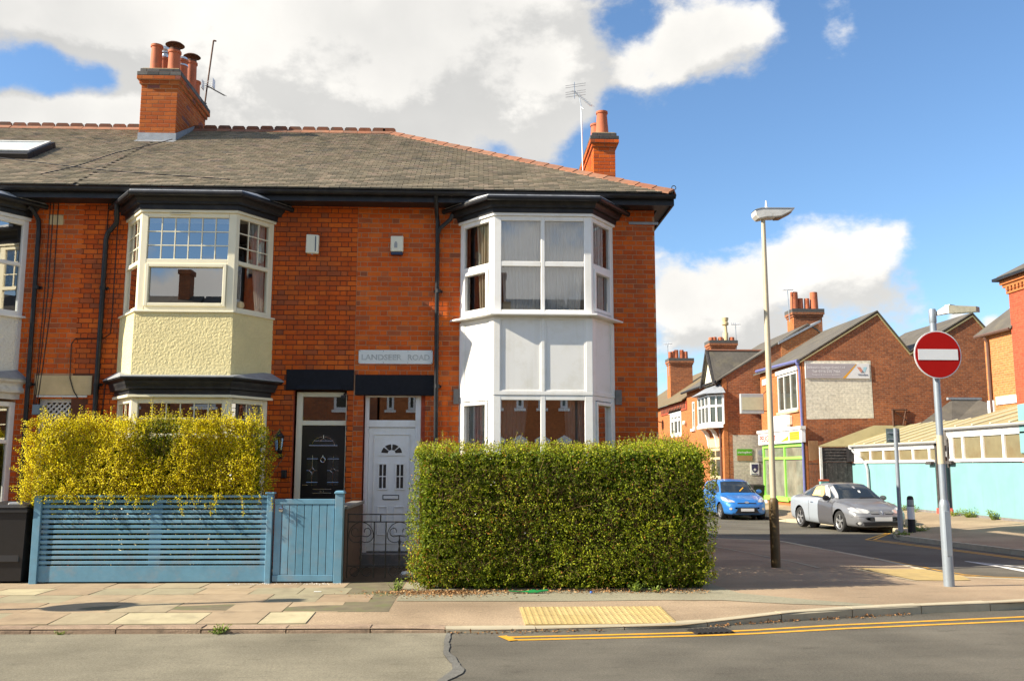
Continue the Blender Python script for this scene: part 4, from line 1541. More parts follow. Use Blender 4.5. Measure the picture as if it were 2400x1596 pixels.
# passage with lattice screen
mb = MB()
mb.box(passage[0], passage[0] + 0.07, F + 0.06, F + 0.12, 0.1, 2.70)
mb.box(passage[1] - 0.07, passage[1], F + 0.06, F + 0.12, 0.1, 2.70)
mb.box(passage[0] + 0.07, passage[1] - 0.07, F + 0.06, F + 0.12, 2.62, 2.70)
mb.box(passage[0] - 0.02, passage[1] + 0.02, F - 0.03, F + 0.05, 2.70, 2.73)
lat = mb.build('lattice_screen', M['dirtywhite'], hW)
for sgn in (1, -1):
    for k in range(-12, 14):
        mb = MB()
        c = passage[0] + 0.07 + k * 0.085
        pts = []
        x0_, x1_ = passage[0] + 0.07, passage[1] - 0.07
        zt, zb_ = 2.62, 1.9
        a = (c, zt) if sgn > 0 else (c, zb_)
        b = (c + 0.72, zb_) if sgn > 0 else (c + 0.72, zt)
        # clip to the frame
        def at(x):
            t = (x - a[0]) / (b[0] - a[0])
            return a[1] + (b[1] - a[1]) * t
        xa, xb = max(a[0], x0_), min(b[0], x1_)
        if xb - xa < 0.04:
            continue
        w_ = 0.014 * 1.4
        mb.prism([(xa, F + 0.075 + 0.008 * sgn, at(xa) - w_), (xb, F + 0.075 + 0.008 * sgn, at(xb) - w_), (xb, F + 0.075 + 0.008 * sgn, at(xb) + w_), (xa, F + 0.075 + 0.008 * sgn, at(xa) + w_)], (0, 0.006, 0))
        mb.build('lattice_slat', M['dirtywhite'], lat)
mb = MB()
mb.box(passage[0], passage[1], F + 0.3, F + 3.0, 0.0, 2.7, skip='f')
mb.build('passage_lining', M['room'], hW)
# white bay
mb = MB()
bayW.sweep(mb, [(0.0, 2.98), (0.0, 3.98), (-0.1, 3.98), (-0.1, 2.98)])
mb.build('bay_panel', M['renderw'], hW)
mb = MB()
bayW.slab(mb, 0.05, 3.955, 3.99)
bayW.slab(mb, 0.03, 5.545, 5.60)
mb.build('bay_sill', M['white'], hW)


def spec_side(z0, z1, zt, low=True):
    def f(i, L):
        a, b = 0.085, L - 0.085
        rails = [(z0, z0 + 0.075), (zt - 0.03, zt + 0.03), (z1 - 0.075, z1)]
        return [(0, a), (b, L)], rails, [(a, b, z0 + 0.075, zt - 0.03, 1, 1, False), (a, b, zt + 0.03, z1 - 0.075, 1, 1, False)]
    return f


bay_window(hW, bayW, 3.99, 5.545, spec_side(3.99, 5.545, 4.82), M['white'], M['glass'])
bay_window(hW, bayW, 0.95, 2.62, spec_side(0.95, 2.62, 2.0), M['white'], M['glass'])
cornice(hW, bayW, 5.60, 5.86, 0.2)
cornice(hW, bayW, 2.66, 3.0, 0.13, mats=M['dirtywhite'], lead=M['lead'], gutter=False)
mb = MB()
bayW.sweep(mb, [(0.0, 0.0), (0.0, 0.95), (-0.1, 0.95), (-0.1, 0.0)])
mb.build('bay_base', M['renderw'], hW)
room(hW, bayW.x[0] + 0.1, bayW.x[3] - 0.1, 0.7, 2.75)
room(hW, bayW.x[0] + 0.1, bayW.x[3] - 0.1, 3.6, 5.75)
downpipe(hW, [(-7.20, F - 0.22, 5.74), (-7.16, F - 0.16, 5.70), (-7.10, F - 0.075, 5.56), (-7.085, F - 0.075, 5.4), (-7.06, F - 0.075, 0.15)])
for dx in (0, 0.05, 0.13):
    mb = MB()
    mb.tube([(-6.93 + dx - 0.03, F - 0.012, 5.9), (-6.95 + dx, F - 0.012, 4.4), (-6.97 + dx * 0.6, F - 0.012, 3.2), (-6.99 + dx * 0.4, F - 0.035, 2.5)], 0.007, 5)
    mb.build('wall_cable', M['plastic'], hW)
roof_front(hW, XL, XP)
ridge_tiles(hW, XL, XP - 0.4)
eaves(hW, XL, XP - 0.001)
# roof window
TT = Matrix(((1, 0, 0, -8.60), (0, SD.y, -SN.y * -1, 0), (0, SD.z, SN.z, 0), (0, 0, 0, 1)))
s0 = 1.97
org = Vector((-9.35, EY, EZ)) + SD * s0
TT = Matrix(((1, 0, 0, org.x), (0, SD.y, SN.y, org.y), (0, SD.z, SN.z, org.z), (0, 0, 0, 1)))
mb = MB()
LW, LH = 1.42, 0.98
for b in ((0, LW, -0.12, 0.09), (0, LW, LH - 0.09, LH + 0.02), (0, 0.09, 0.09, LH - 0.09), (LW - 0.09, LW, 0.09, LH - 0.09)):
    mb.box(b[0], b[1], b[2], b[3], -0.02, 0.12, T=TT)
sk = mb.build('skylight', M['plastic'], hW, bevel=0.01)
mb = MB()
for b in ((0.05, LW - 0.05, 0.02, 0.10), (0.05, LW - 0.05, LH - 0.10, LH - 0.04), (0.05, 0.11, 0.10, LH - 0.10), (LW - 0.11, LW - 0.05, 0.10, LH - 0.10)):
    mb.box(b[0], b[1], b[2], b[3], 0.121, 0.15, T=TT)
mb.build('sash', M['dirtywhite'], sk)
mb = MB()
mb.box(0.11, LW - 0.11, 0.10, LH - 0.10, 0.115, 0.13, T=TT)
mb.build('pane', mat('skylight_pane', (0.62, 0.66, 0.68), 0.08, var=0.0, spec=1.0), sk)

# --- middle house
hL = thing('terraced_house', 'brick terraced house with cream rendered bay window and black front door', 'house', (-4.2, F, 0), 0, 'terraced houses on the near side of the road')
doorK = (-2.93, -2.085, -0.2, 2.835)
holesL = [bay_holes(bayL), doorK, (-3.06, XS, 2.833, 3.163)]
house_shell(hL, XP, XS, [(bayL.x[0] + 0.1, bayL.x[3] - 0.1, 0.9, 2.66), (bayL.x[0] + 0.1, bayL.x[3] - 0.1, 3.98, 5.55), doorK], M['mortardk'])


def seenL(x, z):
    if z > 5.75 or z < 1.0:
        return False
    if -5.8 < x < -3.2 and 2.5 < z:
        return not (bayL.x[0] - 0.05 < x < bayL.x[3] + 0.05)
    return x > -3.2 or z > 2.3


brick_wall(hL, XB, XS, ZB0, ZB0 + 72 * CH, holesL, seenL, phase=0.07)
mb = MB()
mb.box(-3.05, XS - 0.003, F - 0.03, F + 0.04, 2.833, 3.163)
mb.build('door_lintel', M['blackflat'], hL, bevel=0.006)
mb = MB()
mb.prism([(-2.86, F - 0.03, 2.915), (-2.20, F - 0.03, 2.915), (-2.16, F - 0.06, 2.845), (-2.90, F - 0.06, 2.845)], (0, 0.03, 0))
mb.build('door_hood', M['blackflat'], hL)


def reveal(house, a, b, z0, z1, d=0.14):
    mb = MB()
    mb.face([(a, F, z0), (a, F + d, z0), (a, F + d, z1), (a, F, z1)])
    mb.face([(b, F, z0), (b, F + d, z0), (b, F + d, z1), (b, F, z1)])
    mb.face([(a, F, z1), (b, F, z1), (b, F + d, z1), (a, F + d, z1)])
    mb.build('door_reveal', M['brickred'], house)


reveal(hL, doorK[0], doorK[1], -0.1, 2.835)


def door_frame(house, x0, x1, z0, z1, zr0, zr1, m, gx0, gx1, gz0, gz1):
    mb = MB()
    y0, y1 = F + 0.085, F + 0.17
    mb.box(x0, gx0, y0, y1, z0, z1)
    mb.box(gx1, x1, y0, y1, z0, z1)
    mb.box(gx0, gx1, y0 + 0.002, y1, gz1, z1)
    mb.box(gx0, gx1, y0 + 0.002, y1, zr0, gz0)
    fr = mb.build('door_frame', m, house, bevel=0.006)
    g = MB()
    g.face([(gx0, y0 + 0.04, gz0), (gx1, y0 + 0.04, gz0), (gx1, y0 + 0.04, gz1), (gx0, y0 + 0.04, gz1)])
    g.build('fanlight_pane', M['glass'], fr)
    mb = MB()
    mb.box(gx0 - 0.05, gx1 + 0.05, y1 + 0.02, y1 + 2.5, 0.1, 2.85, skip='f')
    mb.build('hall', M['room'], house)
    return fr


door_frame(hL, -2.895, -2.087, 0.2, 2.81, 2.275, 2.353, M['cream'], -2.80, -2.108, 2.353, 2.735)
dx0, dx1, dz0, dz1 = -2.797, -2.112, 0.30, 2.272
mb = MB()
yd = F + 0.115
mb.box(dx0, dx1, yd, yd + 0.05, dz0, dz1)
door = mb.build('front_door', mat('black_door', (0.012, 0.012, 0.013), 0.3, var=0.0), hL, bevel=0.004)
door['label'] = 'black front door with leaded glass panels'
cx = (dx0 + dx1) / 2
leadm = M['steel']
dglass = mat('obscure_dark_glass', (0.030, 0.034, 0.034), 0.12, var=0.3, scale=30, spec=0.8)


def plate(mb, pts, y, t=0.008, mi=0):
    mb.prism([(x, y, z) for x, z in pts], (0, t, 0), mi)


def came(mb, pts, y, r=0.0045):
    mb.tube([(x, y, z) for x, z in pts], r, 5)


# half round light
arc = [(cx + 0.235 * cos(t), 1.93 + 0.20 * sin(t)) for t in [pi * k / 16 for k in range(17)]]
mb = MB()
plate(mb, arc, yd - 0.009)
gl = mb.build('door_glass', dglass, door)
mb = MB()
came(mb, [(cx - 0.225, 1.955), (cx + 0.225, 1.955)], yd - 0.012)
came(mb, [(cx + 0.18 * cos(t), 1.955 + 0.14 * sin(t)) for t in [pi * k / 12 for k in range(13)]], yd - 0.012, 0.0035)
came(mb, [(cx - 0.15, 2.03), (cx + 0.15, 2.03)], yd - 0.012, 0.003)
came(mb, [(cx - 0.06, 2.03), (cx, 2.07), (cx + 0.06, 2.03), (cx, 1.99), (cx - 0.06, 2.03)], yd - 0.012, 0.0035)
came(mb, [(cx, 2.12), (cx, 2.07)], yd - 0.012, 0.003)
mb.build('lead_came', leadm, gl)
for sx in (-1, 1):
    px0, px1 = (cx - 0.255, cx - 0.075) if sx < 0 else (cx + 0.075, cx + 0.255)
    mb = MB()
    mb.box(px0, px1, yd - 0.009, yd - 0.001, 1.32, 1.80)
    gl = mb.build('door_glass', dglass, door)
    mb = MB()
    pc = (px0 + px1) / 2
    for z in (1.745, 1.375):
        came(mb, [(px0, z), (px1, z)], yd - 0.012, 0.004)
    came(mb, [(px0, 1.56), (pc - 0.045, 1.56)], yd - 0.012, 0.003)
    came(mb, [(px1, 1.56), (pc + 0.045, 1.56)], yd - 0.012, 0.003)
    came(mb, [(pc - 0.05, 1.56), (pc - 0.015, 1.585), (pc, 1.625), (pc + 0.015, 1.585), (pc + 0.05, 1.56), (pc + 0.015, 1.535), (pc, 1.495), (pc - 0.015, 1.535), (pc - 0.05, 1.56)], yd - 0.012, 0.0035)
    came(mb, [(pc, 1.80), (pc, 1.625)], yd - 0.012, 0.0025)
    came(mb, [(pc, 1.495), (pc, 1.32)], yd - 0.012, 0.0025)
    mb.build('lead_came', leadm, gl)
mb = MB()
came(mb, [(cx + 0.035 * sin(t) * 1.0, 1.73 - 0.04 * cos(t)) for t in [2 * pi * k / 14 for k in range(15)]], yd - 0.02, 0.006)
came(mb, [(cx, 1.80), (cx, 1.765)], yd - 0.015, 0.006)
mb.build('door_knocker', M['steel'], door)
mb = MB()
mb.box(cx - 0.145, cx + 0.145, yd - 0.012, yd - 0.001, 1.205, 1.27)
lb = mb.build('letterbox', M['plastic'], door)
mb = MB()
mb.box(cx - 0.148, cx + 0.148, yd - 0.018, yd - 0.0125, 1.262, 1.274)
mb.box(cx - 0.148, cx + 0.148, yd - 0.018, yd - 0.0125, 1.200, 1.212)
mb.build('letterbox_trim', M['steel'], lb)
for dg_, dx_ in (('6', -0.035), ('3', 0.004)):
    add_text('house_number', lb, dg_, M['steel'], (cx + dx_, yd - 0.0145, 1.218), (1, 0, 0), (0, 0, 1), 0.05, width=0.031)
mb = MB()
mb.box(dx0 + 0.035, dx0 + 0.115, yd - 0.05, yd - 0.035, 1.325, 1.34)
mb.box(dx0 + 0.035, dx0 + 0.05, yd - 0.036, yd - 0.001, 1.325, 1.34)
mb.build('door_handle', M['steel'], door, bevel=0.003)
mb = MB()
mb.box(doorK[0], doorK[1], F - 0.25, F + 0.2, 0.0, 0.29)
mb.build('doorstep', M['skirting'], hL)

# cream bay
mb = MB()
bayL.sweep(mb, [(0.035, 2.985), (0.035, 3.965), (-0.1, 3.965), (-0.1, 2.985)])
mb.build('bay_panel', M['render'], hL)
mb = MB()
bayL.slab(mb, 0.06, 3.962, 3.992)
mb.build('bay_sill', M['cream'], hL, bevel=0.006)
mb = MB()
bayL.slab(mb, 0.03, 5.545, 5.585)
mb.build('bay_head', M['cream'], hL)


def spec_L(i, L):
    z0, z1, zt = 3.992, 5.545, 4.795
    if i == 1:
        a, b = 0.10, L - 0.115
        return [(0, a), (b, L)], [(z0, 4.10), (zt - 0.07, zt + 0.015), (z1 - 0.075, z1)], [
            (a + 0.055, b - 0.055, 4.115, zt - 0.115, 1, 1, True), (a, b, zt + 0.015, z1 - 0.075, 6, 3, False)]
    a, b = 0.075, L - 0.10
    return [(0, a), (b, L)], [(z0, z0 + 0.07), (zt - 0.06, zt + 0.005), (z1 - 0.07, z1)], [
        (a, b, z0 + 0.07, zt - 0.06, 1, 1, False), (a, b, zt + 0.005, z1 - 0.07, 3, 3, False)]


def spec_L0(i, L):
    z0, z1, zt = 0.95, 2.66, 2.1
    if i == 1:
        a, b = 0.10, L - 0.10
        return [(0, a), (b, L)], [(z0, 1.05), (zt - 0.07, zt + 0.015), (z1 - 0.09, z1)], [(a, b, 1.05, zt - 0.07, 1, 1, False), (a, b, zt + 0.015, z1 - 0.09, 6, 2, False)]
    a, b = 0.075, L - 0.10
    return [(0, a), (b, L)], [(z0, z0 + 0.07), (zt - 0.06, zt + 0.005), (z1 - 0.08, z1)], [(a, b, z0 + 0.07, zt - 0.06, 1, 1, False), (a, b, zt + 0.005, z1 - 0.08, 2, 2, False)]


bw = bay_window(hL, bayL, 3.992, 5.545, spec_L, M['cream'], M['glass'])
mb = MB()
mb.box(-4.80, -4.50, B - 0.035, B - 0.002, 5.515, 5.528)
mb.build('trickle_vent', M['cream'], bw)
bw = bay_window(hL, bayL, 0.95, 2.66, spec_L0, M['cream'], M['glass'])
mb = MB()
bayL.slab(mb, 0.07, 2.662, 2.70)
mb.build('bay_head', M['cream'], hL)
cornice(hL, bayL, 5.585, 5.865, 0.22)
cornice(hL, bayL, 2.70, 2.99, 0.20, lead=M['lead'], gutter=False)
mb = MB()
bayL.sweep(mb, [(0.02, 0.0), (0.02, 0.95), (-0.1, 0.95), (-0.1, 0.0)])
mb.build('bay_base', M['render'], hL)
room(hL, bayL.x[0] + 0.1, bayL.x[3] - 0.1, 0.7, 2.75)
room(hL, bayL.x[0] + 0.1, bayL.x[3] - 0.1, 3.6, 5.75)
downpipe(hL, [(-5.78, F - 0.30, 5.78), (-5.78, F - 0.28, 5.62), (-5.82, F - 0.16, 5.50), (-5.98, F - 0.08, 5.36), (-6.01, F - 0.075, 5.25), (-6.012, F - 0.075, 0.15)], 0.04)
for pts in ([(-6.03, F - 0.014, 5.92), (-6.02, F - 0.014, 4.0), (-6.03, F - 0.014, 2.8)], [(-5.86, F - 0.014, 5.9), (-5.86, F - 0.014, 4.0), (-5.87, F - 0.014, 3.72), (-5.97, F - 0.014, 3.64), (-6.42, F - 0.014, 3.63), (-6.47, F - 0.014, 3.55), (-6.45, F - 0.03, 3.0), (-6.38, F - 0.03, 2.8), (-6.3, F - 0.03, 2.68)],
            [(-5.60, F - 0.014, 3.02), (-5.82, F - 0.014, 3.0), (-5.9, F - 0.014, 2.9), (-5.93, F - 0.014, 2.2)]):
    mb = MB()
    mb.tube(pts, 0.008, 5)
    mb.build('wall_cable', M['plastic'], hL)
CHX0, CHX1 = -6.74, -6.02
roof_front(hL, XP, XS)
ridge_tiles(hL, -5.95, XS)
eaves(hL, XP, XS - 0.001)
CY0, CY1 = 17.5, 19.35
ch = chimney(hL, CHX0, CHX1, CY0, CY1, 8.03, 9.46, [
    (-6.56, 17.73, 0.58, 0.115, 0.105, None), (-6.20, 17.73, 0.46, 0.125, 0.115, 'cowl'), (-6.56, 18.2, 0.52, 0.11, 0.10, 'term'), (-6.20, 18.22, 0.50, 0.115, 0.105, 'band'),
    (-6.16, 18.68, 0.66, 0.115, 0.105, 'cowl'), (-6.56, 18.7, 0.55, 0.11, 0.10, None), (-6.2, 19.1, 0.42, 0.11, 0.10, None), (-6.56, 19.12, 0.55, 0.11, 0.10, None)], sooty=True)
mb = MB()
for k in range(1):
    a, b, y = CHX0 - 0.01, CHX1 + 0.015, CY0 - 0.016
    zl = EZ + (y - EY) * SD.z / SD.y
    mb.face([(a, y, zl), (b, y, zl), (b, y, zl + 0.17), (a, y, zl + 0.17)])
    mb.face([(a - 0.02, y, zl + 0.022), (b + 0.02, y, zl + 0.022), (b + 0.02, y - 0.13, zl - 0.055), (a - 0.02, y - 0.13, zl - 0.055)])
    for xx in (a, b):
        s = [(xx, y, zl), (xx, RY, RZ), (xx, RY, RZ + 0.1), (xx, y, zl + 0.17)]
        mb.face(s)
mb.build('flashing', M['lead'], ch)
mb = MB()
pts = []
for x, s in ((-5.95, 3.55), (-6.15, 2.9), (-6.5, 2.1), (-6.62, 1.4), (-6.72, 0.9), (-7.0, 0.25)):
    p = Vector((x, EY, EZ)) + SD * s + SN * 0.10
    pts.append(p)
mb.tube(pts, 0.008, 5)
mb.build('roof_cable', M['plastic'], hL)
mb = MB()
mb.tube([Vector((x, EY, EZ)) + SD * s + SN * 0.07 for x, s in ((-9.2, 2.05), (-7.6, 1.35), (-6.1, 0.72), (-4.6, 0.35), (-4.0, 0.2))], 0.008, 5)
mb.build('roof_cable', M['plastic'], hL)

# --- corner house
hR = thing('terraced_house', 'brick corner house with white panelled bay, white door and hipped roof', 'house', (0.5, F, 0), 0, 'terraced houses on the near side of the road')
doorW = (-1.82, -0.83, -0.2, 2.757)
holesR = [bay_holes(bayR), doorW, (-1.955, -0.695, 2.755, 3.085)]
house_shell(hR, XS, XC, [(bayR.x[0] + 0.1, bayR.x[3] - 0.1, 0.9, 2.74), (bayR.x[0] + 0.1, bayR.x[3] - 0.1, 3.98, 5.57), doorW], M['mortar'], side=True)


def seenR(x, z):
    if z > 5.8 or z < 2.1:
        return z > 1.9 and x < -1.8 and False
    return x > 2.3 or x < -0.3


brick_wall(hR, XS + 0.008, XC, ZB0, ZB0 + 72 * CH, holesR, seenR)
mb = MB()
mb.box(-1.955, -0.695, F - 0.032, F + 0.04, 2.755, 3.085)
mb.build('door_lintel', M['blackflat'], hR, bevel=0.006)
reveal(hR, doorW[0], doorW[1], -0.1, 2.757)
door_frame(hR, -1.80, -0.90, 0.2, 2.76, 2.25, 2.364, M['white'], -1.735, -0.99, 2.364, 2.735)
mb = MB()
mb.box(-0.90, doorW[1], F + 0.07, F + 0.2, 0.2, 2.76)
mb.build('door_side_post', M['brickred'], hR)
dx0, dx1, dz0, dz1 = -1.732, -0.992, 0.30, 2.247
cx = (dx0 + dx1) / 2
yd = F + 0.11
mb = MB()
mb.box(dx0, dx1, yd, yd + 0.05, dz0, dz1)
door = mb.build('front_door', M['white'], hR, bevel=0.005)
door['label'] = 'white panelled front door with small sunburst window'


def raised(mb, x0, x1, z0, z1, w_=0.02, y=None):
    y = yd if y is None else y
    for a, b, c, d in ((x0, x1, z0, z0 + w_), (x0, x1, z1 - w_, z1), (x0, x0 + w_, z0 + w_, z1 - w_), (x1 - w_, x1, z0 + w_, z1 - w_)):
        mb.box(a, b, y - 0.014, y - 0.001, c, d)


mb = MB()
raised(mb, cx - 0.29, cx + 0.29, 0.42, 2.14, 0.008)
for a, b, c, d in ((cx - 0.215, cx - 0.05, 0.55, 1.0), (cx + 0.05, cx + 0.215, 0.55, 1.0)):
    raised(mb, a, b, c, d, 0.018)
mb.build('door_moulding', M['white'], door, bevel=0.004)
for sx in (-1, 1):
    a, b = (cx - 0.22, cx - 0.055) if sx < 0 else (cx + 0.055, cx + 0.22)
    mb = MB()
    raised(mb, a, b, 1.255, 1.685, 0.028)
    fr = mb.build('door_light_frame', M['white'], door, bevel=0.004)
    mb = MB()
    mb.box(a + 0.03, b - 0.03, yd - 0.006, yd - 0.0005, 1.285, 1.655)
    mb.build('door_glass', dglass, fr)
    mb = MB()
    pc = (a + b) / 2
    mb.box(pc - 0.008, pc + 0.008, yd - 0.011, yd - 0.0062, 1.285, 1.655)
    mb.box(a + 0.03, b - 0.03, yd - 0.0105, yd - 0.0064, 1.462, 1.478)
    mb.build('glazing_bars', M['white'], fr)
mb = MB()
outer = [(cx + 0.215 * cos(t), 1.82 + 0.19 * sin(t)) for t in [pi * k / 16 for k in range(17)]]
plate(mb, outer + [(cx - 0.215, 1.80), (cx + 0.215, 1.80)], yd - 0.012, 0.011)
sb = mb.build('sunburst_frame', M['white'], door)
for k in range(4):
    t0, t1 = pi * (k + 0.09) / 4, pi * (k + 0.91) / 4
    mb = MB()
    ring = [(cx + 0.165 * cos(t), 1.835 + 0.145 * sin(t)) for t in [t0 + (t1 - t0) * q / 4 for q in range(5)]]
    ring += [(cx + 0.06 * cos(t), 1.835 + 0.055 * sin(t)) for t in [t1 + (t0 - t1) * q / 4 for q in range(5)]]
    plate(mb, ring, yd - 0.0145, 0.002)
    mb.build('door_glass', dglass, sb)
mb = MB()
mb.box(cx - 0.13, cx + 0.13, yd - 0.012, yd - 0.001, 1.105, 1.18)
lb = mb.build('letterbox', M['plastic'], door)
mb = MB()
mb.box(cx - 0.118, cx + 0.118, yd - 0.016, yd - 0.0125, 1.117, 1.168)
mb.build('letterbox_flap', M['white'], lb)
mb = MB()
mb.box(doorW[0], doorW[1], F - 0.25, F + 0.2, 0.0, 0.285)
mb.build('doorstep', M['skirting'], hR)

# white bay
ZS = 3.97
mb = MB()
bayR.slab(mb, 0.13, 3.955, 3.985)
mb.build('bay_sill', M['white'], hR, bevel=0.006)
mb = MB()
bayR.slab(mb, 0.03, 5.562, 5.605)
mb.build('bay_head', M['white'], hR)


def spec_R(i, L):
    z0, z1, zt = 3.985, 5.562, 4.79
    if i == 1:
        a, b, m0, m1 = 0.115, L - 0.115, L / 2 - 0.03, L / 2 + 0.03
        return [(0, a), (m0, m1), (b, L)], [(z0, z0 + 0.075), (zt - 0.04, zt + 0.04), (z1 - 0.075, z1)], [
            (a, m0, z0 + 0.075, zt - 0.04, 1, 1, False), (m1, b, z0 + 0.075, zt - 0.04, 1, 1, False),
            (a, m0, zt + 0.04, z1 - 0.075, 1, 1, False), (m1, b, zt + 0.04, z1 - 0.075, 1, 1, False)]
    a, b = (0.09, L - 0.13) if i == 0 else (0.07, L - 0.11)
    return [(0, a), (b, L)], [(z0, z0 + 0.07), (zt - 0.06, zt + 0.03), (z1 - 0.07, z1)], [
        (a + 0.055, b - 0.055, z0 + 0.12, zt - 0.11, 1, 1, True), (a, b, zt + 0.03, z1 - 0.07, 1, 1, False)]


def spec_R0(i, L):
    z0, z1 = 0.9, 2.72
    if i == 1:
        a, b, m0, m1 = 0.115, L - 0.125, L / 2 - 0.04, L / 2 + 0.035
        return [(0, a), (m0, m1), (b, L)], [(z0, z0 + 0.08), (z1 - 0.075, z1)], [(a, m0, z0 + 0.08, z1 - 0.075, 1, 1, False), (m1, b, z0 + 0.08, z1 - 0.075, 1, 1, False)]
    a, b = 0.10, L - 0.13
    return [(0, a), (b, L)], [(z0, z0 + 0.07), (z1 - 0.07, z1)], [(a + 0.05, b - 0.05, z0 + 0.12, z1 - 0.14, 1, 1, True)]


bay_window(hR, bayR, 3.985, 5.562, spec_R, M['white'], M['glassnet'])
bay_window(hR, bayR, 0.9, 2.72, spec_R0, M['white'], M['glassmir'])
# plain white boards between the two storeys
mb = MB()
for i in range(3):
    T, L = bayR.facet(i)
    mb.box(0, L, 0.012, 0.06, 2.722, 3.954, T=T)
bp = mb.build('bay_panel', M['panel'], hR)
mb = MB()
for i in range(3):
    T, L = bayR.facet(i)
    e = 0.10
    xs = [(0.0, e), (L - e, L)] + ([(L / 2 - 0.025, L / 2 + 0.025)] if i == 1 else [])
    for a, b in xs:
        mb.box(a, b, -0.006, 0.012, 2.78, 3.93, T=T)
    mb.box(0.0, L, -0.007, 0.012, 2.722, 2.78, T=T)
    for a, b in ([(e, L / 2 - 0.025), (L / 2 + 0.025, L - e)] if i == 1 else [(e, L - e)]):
        for (p, q, r0, r1) in ((a, a + 0.022, 2.80, 3.9), (b - 0.022, b, 2.80, 3.9), (a, b, 2.78, 2.80), (a, b, 3.9, 3.93)):
            mb.box(p, q, 0.0, 0.012, r0, r1, T=T)
mb.build('panel_trim', M['white'], bp, bevel=0.004)
cornice(hR, bayR, 5.605, 5.865, 0.20)
mb = MB()
bayR.sweep(mb, [(0.0, 0.0), (0.0, 0.9), (-0.1, 0.9), (-0.1, 0.0)])
mb.build('bay_base', M['panel'], hR)
for x0_, x1_ in ((-0.38, -0.29), (2.235, 2.34)):
    mb = MB()
    mb.box(x0_, x1_, F - 0.028, F + 0.03, 2.62, 2.86)
    mb.build('bressummer_end', M['skirting'], hR)
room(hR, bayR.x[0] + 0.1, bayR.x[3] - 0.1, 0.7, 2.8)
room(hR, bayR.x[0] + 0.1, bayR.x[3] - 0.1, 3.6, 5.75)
downpipe(hR, [(-0.685, EY + 0.02, 5.95), (-0.685, EY + 0.06, 5.86), (-0.68, F - 0.10, 5.70), (-0.668, F - 0.075, 5.6), (-0.645, F - 0.075, 0.15)])
mb = MB()
mb.tube([(-0.42, F - 0.2, 5.70), (-0.46, F - 0.17, 5.62), (-0.62, F - 0.09, 5.50), (-0.664, F - 0.075, 5.40)], 0.033, 8)
mb.build('branch_pipe', M['black'], hR, smooth=True)
mb = MB()
mb.box(2.50, 2.99, F - 0.035, F - 0.008, 5.615, 5.655)
mb.build('wall_strap', M['lead'], hR)
roof_front(hR, XS, XC, hip=True)
ridge_tiles(hR, XS, HX1 + 0.1)
hip_tiles(hR)
eaves(hR, XS, HX0, corner=True)
mb = MB()
c0 = Vector((HX0 - 0.02, EY, EZ + 0.03))
mb.tube([c0 + Vector((0, 0, -0.05)), c0 + Vector((0, 0, 0.04))] + [c0 + Vector((0.035 - 0.035 * cos(t), 0, 0.05 + 0.035 * sin(t))) for t in [pi * k / 6 for k in range(0, 10)]], 0.007, 5)
mb.build('hip_iron', M['iron'], hR)
chimney(hR, 2.50, 2.985, 19.0, 21.1, 7.25, 8.84, [
    (2.735, 19.25, 0.56, 0.150, 0.115, None), (2.70, 20.0, 0.56, 0.14, 0.115, None), (2.72, 20.7, 0.3, 0.13, 0.11, None)])
chimney(hR, 1.78, 2.25, 20.6, 21.4, 6.8, 7.70, [(2.0, 20.9, 0.78, 0.12, 0.115, None)])

# --- things fixed on the fronts
sg = thing('street_name_sign', 'white street name plate with faded letters above the white door', 'street sign', (-1.315, F - 0.012, 3.26))
mb = MB()
r = 0.018
x0_, x1_, z0_, z1_ = -1.91, -0.722, 3.262, 3.484
rr = [(x0_ + r, z0_), (x1_ - r, z0_), (x1_, z0_ + r), (x1_, z1_ - r), (x1_ - r, z1_), (x0_ + r, z1_), (x0_, z1_ - r), (x0_, z0_ + r)]
plate(mb, rr, F - 0.034, 0.02)
mb.build('sign_plate', M['street'], sg)
for wd_, wx_, ww_ in (('LANDSEER', -1.861, 0.643), ('ROAD', -1.119, 0.348)):
    add_text('lettering', sg, wd_, M['faded'], (wx_, F - 0.0355, 3.325), (1, 0, 0), (0, 0, 1), 0.125, width=ww_, bold=0.002)
for x in (-1.89, -1.51, -1.12, -0.742):
    for z in (3.282, 3.464):
        mb = MB()
        mb.lathe([(0.006, 0), (0.006, 0.003)], (x, F - 0.038, z), 6, axis='Y')
        mb.build('screw', M['iron'], sg)
a1 = thing('burglar_alarm', 'cream alarm box with dark vertical stripe beside cream bay', 'alarm box', (-2.70, F - 0.01, 5.05), 0, 'alarm boxes on the brick fronts')
mb = MB()
plate(mb, [(-2.805, 5.06), (-2.60, 5.05), (-2.595, 5.36), (-2.80, 5.375)], F - 0.085, 0.075)
bx = mb.build('alarm_case', M['alarm'], a1, bevel=0.012)
mb = MB()
mb.box(-2.655, -2.64, F - 0.089, F - 0.084, 5.09, 5.34)
mb.build('stripe', M['alarmblue'], a1)
mb = MB()
mb.lathe([(0.01, 0), (0.01, 0.015)], (-2.70, F - 0.05, 5.04), 8)
mb.build('screw', M['steel'], a1)
a2 = thing('burglar_alarm', 'cream alarm box with dark blue base above street name plate', 'alarm box', (-1.325, F - 0.01, 5.05), 0, 'alarm boxes on the brick fronts')
mb = MB()
plate(mb, [(-1.43, 5.10), (-1.225, 5.10), (-1.225, 5.35), (-1.235, 5.36), (-1.42, 5.36), (-1.43, 5.35)], F - 0.085, 0.075)
mb.build('alarm_case', M['alarm'], a2, bevel=0.012)
mb = MB()
mb.box(-1.425, -1.23, F - 0.08, F - 0.01, 5.045, 5.099)
mb.build('alarm_light', M['alarmblue'], a2, bevel=0.012)
mb = MB()
plate(mb, [(-1.37, 5.16), (-1.32, 5.16), (-1.32, 5.23), (-1.333, 5.265), (-1.357, 5.265), (-1.37, 5.23)], F - 0.0885, 0.003)
